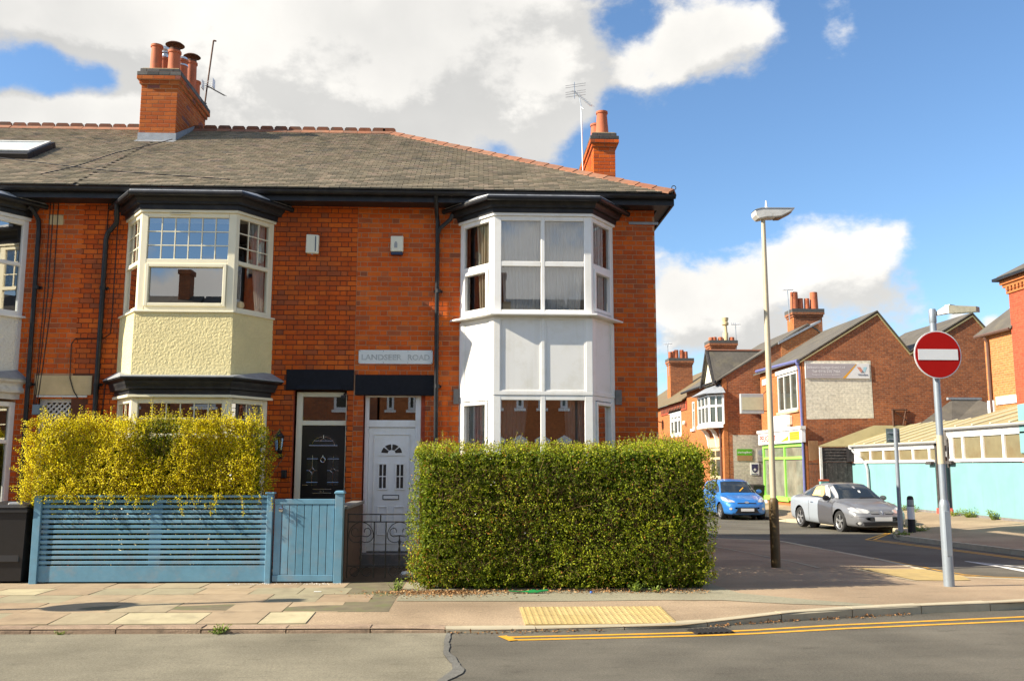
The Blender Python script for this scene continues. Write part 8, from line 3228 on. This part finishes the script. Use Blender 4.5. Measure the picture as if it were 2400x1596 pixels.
def make_car(name, label, loc, rz, st, gh, axles, wheel_r, paint, tone=None):
    """st: body stations (x, half width, z bottom, z shoulder, z deck); gh: glasshouse (x, half width at belt, half width at roof, z roof); x forward"""
    car = thing(name, label, 'car', loc, rz, 'parked cars')
    T = wm(car)
    st = np.array(st)
    gh = np.array(gh)
    xs = np.unique(np.r_[np.linspace(st[0, 0], st[-1, 0], 84), st[:, 0]])
    NS = 22
    ring = []
    for x in xs:
        hw, zb, zs, zd = [np.interp(x, st[:, 0], st[:, k]) for k in (1, 2, 3, 4)]
        if gh[0, 0] <= x <= gh[-1, 0]:
            gb, gr_, zr = [np.interp(x, gh[:, 0], gh[:, k]) for k in (1, 2, 3)]
        else:
            gb, gr_, zr = hw * 0.86, hw * 0.72, zd
        zr = max(zr, zd)
        gb = min(gb, hw * 0.93)
        k = min(max((zr - zd) / 0.25, 0), 1)
        gr_ = gr_ * k + hw * 0.74 * (1 - k)
        sec = [(0, zb), (hw * 0.80, zb), (hw * 0.965, zb + 0.05), (hw, zb + 0.24), (hw, (zb + zs) / 2 + 0.08), (hw * 0.985, zs - 0.06), (gb + (hw - gb) * 0.35, zs + 0.005),
               (gb, max(zs + 0.02, min(zd, zs + 0.03))), ((gb + gr_) / 2 + 0.015, (zs + 0.02 + zr) / 2), (gr_, zr - 0.05), (gr_ * 0.75, zr - 0.008), (0, zr + 0.006)]
        ring.append(catmull(sec, NS))
    bm = bmesh.new()
    V = {}
    nx = len(xs)
    for i, x in enumerate(xs):
        for j in range(NS):
            y, z = ring[i][j]
            V[i, j, 1] = bm.verts.new((x, y, z))
            V[i, j, -1] = V[i, j, 1] if (j == 0 or j == NS - 1) else bm.verts.new((x, -y, z))
    for s in (1, -1):
        for i in range(nx - 1):
            for j in range(NS - 1):
                q = [V[i, j, s], V[i + 1, j, s], V[i + 1, j + 1, s], V[i, j + 1, s]]
                q = list(dict.fromkeys(q))
                if len(q) >= 3:
                    try:
                        bm.faces.new(q)
                    except ValueError:
                        pass
    for i in (0, nx - 1):
        loop = [V[i, j, 1] for j in range(NS)] + [V[i, j, -1] for j in range(NS - 2, 0, -1)]
        bm.faces.new(loop)
    bmesh.ops.recalc_face_normals(bm, faces=bm.faces)
    bvh = BVHTree.FromBMesh(bm)
    # wheel arches
    ra = wheel_r + 0.055
    dele = []
    for f in bm.faces:
        c = f.calc_center_median()
        for ax in axles:
            if abs(c.y) > 0.35 and (c.x - ax) ** 2 + (c.z - wheel_r) ** 2 < ra * ra and c.z < wheel_r + ra:
                dele.append(f)
                break
    bmesh.ops.delete(bm, geom=dele, context='FACES')
    for v in bm.verts:
        for ax in axles:
            d = Vector((v.co.x - ax, v.co.z - wheel_r))
            if abs(v.co.y) > 0.35 and v.is_boundary and d.length < ra * 1.35 and d.length > 1e-3:
                d = d.normalized() * ra
                v.co.x, v.co.z = ax + d.x, wheel_r + d.y
    me = bpy.data.meshes.new('body')
    bm.to_mesh(me)
    bm.free()
    me.polygons.foreach_set('use_smooth', [True] * len(me.polygons))
    me.materials.append(paint)
    if tone:
        for m_, _ in tone:
            me.materials.append(m_)
        for p in me.polygons:
            c = p.center
            for k, (_, fn) in enumerate(tone):
                if fn(c):
                    p.material_index = k + 1
    body = bpy.data.objects.new('body', me)
    C.objects.link(body)
    body.parent = car
    WM[body] = wm(car)
    body['_T'] = 0
    del body['_T']

    def patch(nm, poly, axis, m_, off=0.006, parent=None, sub=3, sgn=1, thick=0.0):
        """polygon drawn in the front (y,z), side (x,z) or top (x,y) view, laid on the body"""
        b2 = bmesh.new()
        vs_ = [b2.verts.new((p[0], p[1], 0)) for p in poly]
        b2.faces.new(vs_)
        bmesh.ops.triangulate(b2, faces=b2.faces)
        for _ in range(sub):
            bmesh.ops.subdivide_edges(b2, edges=[e for e in b2.edges if e.calc_length() > 0.07], cuts=1, use_grid_fill=True)
            bmesh.ops.triangulate(b2, faces=b2.faces)
        for v in b2.verts:
            a, b = v.co.x, v.co.y
            if axis == 'f':
                o_, d_ = Vector((4, a, b)), Vector((-1, 0, 0))
            elif axis == 'r':
                o_, d_ = Vector((-4, a, b)), Vector((1, 0, 0))
            elif axis == 's':
                o_, d_ = Vector((a, 3 * sgn, b)), Vector((0, -sgn, 0))
            else:
                o_, d_ = Vector((a, b, 4)), Vector((0, 0, -1))
            h, n_, _, _ = bvh.ray_cast(o_, d_)
            if h is None:
                h, n_, _, _ = bvh.find_nearest(Vector((st[-1, 0] if axis == 'f' else a, a if axis == 'f' else sgn * 0.8, b)))
            if n_.dot(d_) > 0:
                n_ = -n_
            v.co = h + n_ * off
        bmesh.ops.recalc_face_normals(b2, faces=b2.faces)
        m2 = bpy.data.meshes.new(nm)
        b2.to_mesh(m2)
        b2.free()
        m2.polygons.foreach_set('use_smooth', [True] * len(m2.polygons))
        m2.materials.append(m_)
        o = bpy.data.objects.new(nm, m2)
        C.objects.link(o)
        o.parent = parent or car
        WM[o] = wm(car)
        return o

    mb = MB()
    mb.box(st[0, 0] + 0.25, st[-1, 0] - 0.3, -0.62, 0.62, 0.17, 0.55, T=T)
    mb.build('underbody', M['plastic'], car)
    wheels = []
    for ax in axles:
        for s in (1, -1):
            hw = np.interp(ax, st[:, 0], st[:, 1])
            yw = s * (hw - 0.115)
            W = Matrix.Translation((ax, yw, wheel_r)) @ Matrix.Rotation(-s * pi / 2, 4, 'X')

            def tr(mb):
                mb.v = [tuple(T @ W @ Vector(p)) for p in mb.v]
            mb = MB()
            mb.lathe([(wheel_r * 0.66, -0.10), (wheel_r * 0.93, -0.105), (wheel_r, -0.07), (wheel_r, 0.07), (wheel_r * 0.93, 0.105), (wheel_r * 0.66, 0.10)], (0, 0, 0), 28, cap=False)
            tr(mb)
            ty = mb.build('wheel', M['rubber'], car, smooth=True)
            mb = MB()
            mb.lathe([(wheel_r * 0.67, 0.095), (wheel_r * 0.62, 0.085), (wheel_r * 0.60, 0.02)], (0, 0, 0), 28, cap=False)
            mb.lathe([(wheel_r * 0.12, 0.06), (wheel_r * 0.16, 0.085), (0.0, 0.092)], (0, 0, 0), 12)
            for k in range(5):
                a = 2 * pi * k / 5 + 0.3
                for da in (-0.11, 0.11):
                    ca, sa = cos(a + da), sin(a + da)
                    mb.prism([(0.035 * ca - 0.016 * sa, 0.035 * sa + 0.016 * ca, 0.06), (wheel_r * 0.63 * ca - 0.020 * sa, wheel_r * 0.63 * sa + 0.020 * ca, 0.07),
                              (wheel_r * 0.63 * ca + 0.020 * sa, wheel_r * 0.63 * sa - 0.020 * ca, 0.07), (0.035 * ca + 0.016 * sa, 0.035 * sa - 0.016 * ca, 0.06)], (0, 0, 0.018))
            tr(mb)
            mb.build('rim', M['alum'], ty)
            mb = MB()
            mb.lathe([(0.0, 0.0), (wheel_r * 0.60, 0.0)], (0, 0, 0), 24, cap=False)
            tr(mb)
            mb.build('brake_disc', M['plastic'], ty)
            wheels.append(ty)
    # inner arches so that nothing shows through
    for ax in axles:
        for s in (1, -1):
            mb = MB()
            n = 12
            for k in range(n):
                a0, a1 = pi * k / n - 0.2, pi * (k + 1) / n - 0.2 + (0.4 / n if k == n - 1 else 0)
                q = []
                for a, y in ((a0, 0.45), (a1, 0.45), (a1, 0.80), (a0, 0.80)):
                    q.append(T @ Vector((ax + ra * 1.01 * cos(a), s * y * np.interp(ax, st[:, 0], st[:, 1]) / 0.86, wheel_r + ra * 1.01 * sin(a))))
                mb.face(q)
            mb.face([T @ Vector((ax + ra * cos(a), s * 0.45, wheel_r + ra * sin(a))) for a in [2 * pi * k / 16 for k in range(16)]])
            mb.build('wheel_arch_liner', M['plastic'], car)
    return car, body, patch


def mirror_part(car, x, y, z, m_, s):
    T = wm(car)
    mb = MB()
    mb.lathe([(0.0, -0.07), (0.05, -0.055), (0.075, 0.0), (0.07, 0.03), (0.0, 0.04)], (0, 0, 0), 12, axis='X')
    mb.v = [tuple(T @ Vector((x + p[0] * 1.1, y + s * 0.10 + p[1] * 1.5, z + p[2] * 1.05))) for p in mb.v]
    mb.tube([T @ Vector((x + 0.02, y, z - 0.04)), T @ Vector((x, y + s * 0.08, z - 0.01))], 0.02, 6)
    return mb.build('door_mirror', m_, car, smooth=True)


# --- silver grey coupe, nose towards the camera
rzg = -pi / 2 + radians(5.5)
L2 = 2.18
stg = [(-2.18, 0.62, 0.42, 0.60, 0.66), (-2.10, 0.76, 0.30, 0.84, 0.98), (-1.95, 0.82, 0.25, 0.93, 1.02), (-1.5, 0.875, 0.20, 0.97, 1.05), (-0.9, 0.885, 0.18, 0.945, 1.0), (0.0, 0.885, 0.17, 0.90, 0.95), (0.7, 0.885, 0.17, 0.865, 0.93),
       (1.05, 0.885, 0.18, 0.84, 0.915), (1.5, 0.87, 0.19, 0.775, 0.84), (1.8, 0.83, 0.20, 0.70, 0.755), (1.98, 0.77, 0.20, 0.62, 0.685), (2.09, 0.68, 0.20, 0.53, 0.60), (2.16, 0.54, 0.22, 0.46, 0.52), (2.18, 0.40, 0.25, 0.42, 0.48)]
ghg = [(-1.62, 0.60, 0.52, 1.04), (-1.25, 0.68, 0.55, 1.18), (-0.75, 0.75, 0.56, 1.335), (-0.2, 0.77, 0.57, 1.40), (0.25, 0.77, 0.565, 1.37), (0.55, 0.77, 0.58, 1.25), (1.02, 0.77, 0.66, 0.93)]
gx, gyc = 11.18, 27.55
gcar, gbody, P_ = make_car('parked_car', 'silver grey coupe with mismatched panels and taped window parked by the turquoise wall', (gx, gyc, road_z(gx, gyc)), rzg, stg, ghg, (1.30, -1.22), 0.315, M['cargrey'],
                           tone=[(M['carlight'], lambda c: c.y < -0.55 and c.x < 0.02 and c.z < 0.93), (M['cardark'], lambda c: c.y < -0.55 and 0.02 <= c.x < 0.95 and c.z < 0.87)])
NEAR = -1       # the side turned to the street is local -y
wsp = [(0.60, -0.545), (0.60, 0.545), (0.99, 0.66), (1.0, 0.0), (0.99, -0.66)]
P_('windscreen', [(0.30, -0.50), (0.30, 0.50), (0.94, 0.66), (0.97, 0.35), (0.98, 0.0), (0.97, -0.35), (0.94, -0.66)], 't', M['carglass'], 0.008)
for s in (1, -1):
    P_('side_window', [(-1.20, 1.00), (-0.85, 1.20), (-0.35, 1.305), (0.10, 1.29), (0.42, 1.17), (0.78, 0.985), (0.74, 0.945), (-0.3, 0.965)], 's', M['carglass'], 0.008, sgn=s)
# parcel-taped driver's window
P_('cardboard_patch', [(-0.55, 1.00), (-0.50, 1.26), (-0.2, 1.30), (0.05, 1.275), (0.20, 1.05), (0.12, 0.985), (-0.2, 1.0)], 's', M['cardboard'], 0.014, sgn=-1)
P_('clear_patch', [(-0.50, 1.02), (-0.45, 1.17), (-0.05, 1.18), (0.04, 1.03)], 's', mat('polythene', (0.42, 0.42, 0.27), 0.2, var=0.3, scale=8), 0.02, sgn=-1)
P_('tape', [(0.02, 1.30), (0.16, 1.31), (0.40, 1.19), (0.60, 1.0), (0.58, 0.90), (0.40, 0.91), (0.30, 1.05)], 's', M['tape'], 0.022, sgn=-1)
P_('tape', [(0.34, -0.60), (0.36, -0.52), (0.80, -0.60), (0.92, -0.66), (0.86, -0.70)], 't', M['tape'], 0.018)
for s in (1, -1):
    P_('headlight', [(s * 0.335, 0.615), (s * 0.36, 0.665), (s * 0.56, 0.715), (s * 0.72, 0.735), (s * 0.80, 0.70), (s * 0.775, 0.635), (s * 0.66, 0.585), (s * 0.42, 0.578)], 'f', M['headlamp'], 0.008)
    gl_ = P_('grille', [(s * 0.085, 0.555), (s * 0.10, 0.62), (s * 0.315, 0.635), (s * 0.325, 0.56)], 'f', M['plastic'], 0.008)
    for z in (0.578, 0.597, 0.616):
        P_('grille_bar', [(s * 0.095, z - 0.004), (s * 0.32, z - 0.004), (s * 0.32, z + 0.004), (s * 0.095, z + 0.004)], 'f', M['signgrey'], 0.012, sub=1, parent=gl_)
    P_('fog_lamp', [(s * 0.66 + 0.042 * cos(a), 0.315 + 0.036 * sin(a)) for a in [2 * pi * k / 12 for k in range(12)]], 'f', M['headlamp'], 0.014)
    mirror_part(gcar, 0.62, s * 0.80, 0.96, M['plastic'] if s < 0 else M['cargrey'], s)
P_('bumper_intake', [(-0.74, 0.30), (-0.70, 0.35), (0.70, 0.35), (0.74, 0.30), (0.68, 0.245), (-0.68, 0.245)], 'f', M['plastic'], 0.008)
P_('bumper_line', [(-0.86, 0.465), (-0.86, 0.475), (-0.3, 0.50), (-0.3, 0.49)], 'f', M['cardark'], 0.005)
P_('bumper_line', [(0.86, 0.465), (0.86, 0.475), (0.3, 0.50), (0.3, 0.49)], 'f', M['cardark'], 0.005)
np_ = P_('number_plate', [(-0.26, 0.375), (0.26, 0.375), (0.26, 0.485), (-0.26, 0.485)], 'f', M['plate'], 0.016, sub=1)
bd = P_('badge', [(0.0, 0.685), (0.042, 0.61), (0.0, 0.535), (-0.042, 0.61)], 'f', M['steel'], 0.014, sub=1)
P_('badge_core', [(0.0, 0.655), (0.022, 0.61), (0.0, 0.565), (-0.022, 0.61)], 'f', M['signgrey'], 0.018, sub=1, parent=bd)
P_('door_handle', [(-0.42, 0.795), (-0.27, 0.80), (-0.27, 0.822), (-0.42, 0.818)], 's', M['steel'], 0.02, sgn=-1, sub=1)
for x0_, x1_ in ((0.955, 0.965), (-0.555, -0.545)):
    P_('door_gap', [(x0_, 0.26), (x1_, 0.26), (x1_ - 0.03, 0.86), (x0_ - 0.03, 0.86)], 's', M['plastic'], 0.004, sgn=-1)
P_('bonnet_gap', [(1.0, -0.78), (1.02, -0.79), (1.85, -0.66), (1.84, -0.645)], 't', M['cardark'], 0.004)
P_('bonnet_gap', [(1.0, 0.78), (1.02, 0.79), (1.85, 0.66), (1.84, 0.645)], 't', M['cardark'], 0.004)
P_('wiper', [(0.98, -0.05), (0.965, -0.05), (0.93, 0.58), (0.945, 0.58)], 't', M['plastic'], 0.018)
for nm, y, z, m_ in (('mirror_sticker', 0.03, 1.26, M['signgrey']), ('air_freshener', 0.10, 1.14, M['litter'])):
    P_(nm, [(y - 0.03, z - 0.03), (y + 0.03, z - 0.03), (y + 0.035, z + 0.03), (y - 0.035, z + 0.03)], 'f', m_, 0.012, sub=1)

# --- blue hatchback behind the hedge
stb = [(-1.97, 0.60, 0.40, 0.70, 0.78), (-1.90, 0.74, 0.30, 0.95, 1.0), (-1.6, 0.83, 0.24, 1.02, 1.06), (-0.9, 0.86, 0.19, 0.99, 1.02), (0.0, 0.86, 0.18, 0.945, 0.98), (0.6, 0.86, 0.18, 0.91, 0.96), (0.95, 0.855, 0.18, 0.885, 0.945),
       (1.35, 0.84, 0.19, 0.82, 0.865), (1.6, 0.80, 0.20, 0.755, 0.80), (1.78, 0.73, 0.20, 0.66, 0.735), (1.89, 0.63, 0.20, 0.56, 0.66), (1.95, 0.50, 0.22, 0.48, 0.58), (1.97, 0.38, 0.25, 0.44, 0.52)]
ghb = [(-1.93, 0.60, 0.50, 1.02), (-1.72, 0.66, 0.54, 1.32), (-1.45, 0.71, 0.57, 1.42), (-0.8, 0.75, 0.59, 1.47), (-0.1, 0.76, 0.59, 1.48), (0.25, 0.76, 0.585, 1.42), (0.55, 0.76, 0.60, 1.26), (1.05, 0.77, 0.68, 0.95)]
bxx, byy = 10.0, 35.7
bcar, bbody, P_ = make_car('parked_car', 'bright blue hatchback parked behind the end of the green hedge', (bxx, byy, road_z(bxx, byy)), -pi / 2 + radians(1.0), stb, ghb, (1.23, -1.22), 0.30, M['carblue'])
P_('windscreen', [(0.30, -0.52), (0.30, 0.52), (0.93, 0.68), (0.99, 0.35), (1.0, 0.0), (0.99, -0.35), (0.93, -0.68)], 't', M['carglass'], 0.008)
for s in (1, -1):
    P_('side_window', [(-1.35, 1.08), (-1.2, 1.32), (-0.4, 1.40), (0.08, 1.38), (0.40, 1.25), (0.78, 1.02), (0.74, 0.985), (-0.4, 1.0)], 's', M['carglass'], 0.008, sgn=s)
    P_('headlight', [(s * 0.42, 0.655), (s * 0.46, 0.70), (s * 0.62, 0.775), (s * 0.76, 0.835), (s * 0.805, 0.80), (s * 0.79, 0.715), (s * 0.66, 0.655)], 'f', M['headlamp'], 0.008)
    P_('fog_lamp', [(s * 0.60 + 0.05 * cos(a), 0.42 + 0.045 * sin(a)) for a in [2 * pi * k / 12 for k in range(12)]], 'f', M['headlamp'], 0.012)
    mirror_part(bcar, 0.60, s * 0.80, 1.02, M['carblue'], s)
P_('grille', [(-0.36, 0.60), (0.36, 0.60), (0.34, 0.635), (-0.34, 0.635)], 'f', M['plastic'], 0.008)
P_('bumper_intake', [(-0.46, 0.27), (0.46, 0.27), (0.40, 0.335), (0.34, 0.46), (-0.34, 0.46), (-0.40, 0.335)], 'f', M['plastic'], 0.008)
P_('number_plate', [(-0.25, 0.33), (0.25, 0.33), (0.25, 0.435), (-0.25, 0.435)], 'f', M['plate'], 0.016, sub=1)
P_('badge', [(0.085 * cos(a), 0.645 + 0.036 * sin(a)) for a in [2 * pi * k / 14 for k in range(14)]], 'f', M['alum'], 0.014, sub=1)
P_('splitter', [(-0.56, 0.235), (0.56, 0.235), (0.52, 0.26), (-0.52, 0.26)], 'f', M['plastic'], 0.008)
for y0_, y1_, z in ((-0.30, -0.10, 1.16), (0.12, 0.34, 1.18)):
    P_('seat_back', [(y0_, z - 0.1), (y1_, z - 0.1), (y1_, z + 0.06), (y0_, z + 0.06)], 'f', mat('seat_grey_' + str(len(MATS)), (0.05, 0.05, 0.05), 0.6), 0.004, sub=1)  # flat dark grey patches on the windscreen in place of seats
P_('wheel_lock', [(0.05, 1.02), (0.26, 1.15), (0.24, 1.17), (0.03, 1.04)], 'f', M['signorange'], 0.012, sub=1)

# ------------------------------------------------------------------ terrace across the road, seen only as reflections in the glass
def opposite(x0, x1, label, chim, n=3, m='brickfar'):
    h = thing('terraced_house', label, 'house', ((x0 + x1) / 2, -8.0, 0), 0, 'terraced houses across the road')
    Y0 = -8.0
    wn = []
    wd_ = (x1 - x0) / n
    for k in range(n):
        c = x0 + (k + 0.5) * wd_
        wn += [(c - wd_ * 0.2, c + wd_ * 0.2, 1.0, 2.5), (c - wd_ * 0.17, c + wd_ * 0.17, 3.9, 5.3)]
    mb = MB()
    for a, b, c, d in rect_minus(x0, x1, 0, 5.9, wn):
        mb.face([(a, Y0, c), (b, Y0, c), (b, Y0, d), (a, Y0, d)])
    mb.face([(x0, Y0, 0), (x0, Y0 - 8, 0), (x0, Y0 - 8, 5.9), (x0, Y0, 5.9)])
    mb.face([(x1, Y0, 0), (x1, Y0 - 8, 0), (x1, Y0 - 8, 5.9), (x1, Y0, 5.9)])
    mb.build('wall', M[m], h)
    for a, b, c, d in wn:
        f = MB()
        for q in ((a, a + 0.09, c, d), (b - 0.09, b, c, d), (a + 0.09, b - 0.09, c, c + 0.09), (a + 0.09, b - 0.09, d - 0.09, d), (a + 0.09, b - 0.09, (c + d) / 2 - 0.04, (c + d) / 2 + 0.04)):
            f.box(q[0], q[1], Y0 - 0.08, Y0 - 0.02, q[2], q[3])
        fr_ = f.build('window', M['white'], h)
        g = MB()
        g.face([(a, Y0 - 0.06, c), (b, Y0 - 0.06, c), (b, Y0 - 0.06, d), (a, Y0 - 0.06, d)])
        g.build('pane', M['sheetdark'], fr_)
        s = MB()
        s.box(a - 0.08, b + 0.08, Y0 + 0.001, Y0 + 0.08, c - 0.12, c - 0.01)
        if n:
            s.prism([(a - 0.12, Y0 + 0.001, d), (b + 0.12, Y0 + 0.001, d), (b + 0.12, Y0 + 0.001, d + 0.16), ((a + b) / 2, Y0 + 0.001, d + 0.34), (a - 0.12, Y0 + 0.001, d + 0.16)], (0, 0.06, 0))
        s.build('window_surround', M['white'], h)
    mb = MB()
    mb.prism([(x0, Y0 + 0.35, 5.85), (x0, Y0 - 4, 8.9), (x0, Y0 - 8.3, 5.85), (x0, Y0 - 8.3, 5.95), (x0, Y0 - 4, 9.02), (x0, Y0 + 0.35, 5.95)], (x1 - x0, 0, 0))
    mb.build('roof', M['slatefar'], h)
    if chim is not None:
        part_box('chimney', M['brickfar'], h, chim - 0.24, chim + 0.24, Y0 - 4.3, Y0 - 3.7, 7.6, 9.95)
        part_box('chimney_cap', M['brickfar'], h, chim - 0.29, chim + 0.29, Y0 - 4.36, Y0 - 3.64, 9.951, 10.15)


opposite(-22.0, -12.1, 'red brick house across the road, whose chimney is mirrored in the cream bay window', -12.9)
opposite(-12.0, -4.1, 'red brick house across the road mirrored in the glass over the black door', -6.3)
opposite(-4.0, 3.9, 'red brick house across the road mirrored in the ground floor bay window', 1.0, 9, 'brickfront')
opposite(4.0, 13.0, 'red brick house across the road mirrored in the right side of the white bay', 9.5)

# ------------------------------------------------------------------ what closes the side road off, hidden from the photograph's own spot
gw = thing('garden_wall', 'long brick garden wall behind the corner house along the side road', 'wall', (3.1, 40, -0.3))
part_box('wall', M['brickfar'], gw, 2.95, 3.18, 22.42, 62.0, -0.5, 1.75)
part_box('coping', M['skirting'], gw, 2.90, 3.23, 22.42, 62.0, 1.751, 1.83)
for k, (x0, x1) in enumerate(((-16.0, -5.0), (-4.9, 5.0), (5.1, 16.0))):
    h = thing('terraced_house', ('leftmost', 'middle', 'rightmost')[k] + ' of the three brick houses across the far end of the side road', 'house', ((x0 + x1) / 2, 96, -0.35), 0, 'houses closing the side road')
    ws_ = [(x0 + 1.5 + j * 3.0, x0 + 2.9 + j * 3.0, z, z + 1.6) for j in range(3) for z in (0.6, 3.5)]
    mb = MB()
    for a, b, c, d in rect_minus(x0, x1, -0.5, 5.6, ws_):
        mb.face([(a, 96, c), (b, 96, c), (b, 96, d), (a, 96, d)])
    mb.build('wall', M['brickfront'], h)
    for a, b, c, d in ws_:
        fr_ = part_box('window', M['white'], h, a, b, 95.95, 96.02, c, d)
        part_box('pane', M['sheetdark'], fr_, a + 0.1, b - 0.1, 95.94, 95.949, c + 0.1, d - 0.1)
    mb = MB()
    mb.prism([(x0, 95.6, 5.5), (x0, 100, 8.3), (x0, 104.4, 5.5), (x0, 104.4, 5.6), (x0, 100, 8.42), (x0, 95.6, 5.6)], (x1 - x0, 0, 0))
    mb.build('roof', M['slatefar'], h)
    part_box('chimney', M['brickfar'], h, x0 + 0.5, x0 + 1.4, 99.4, 100.6, 7.6, 9.6)
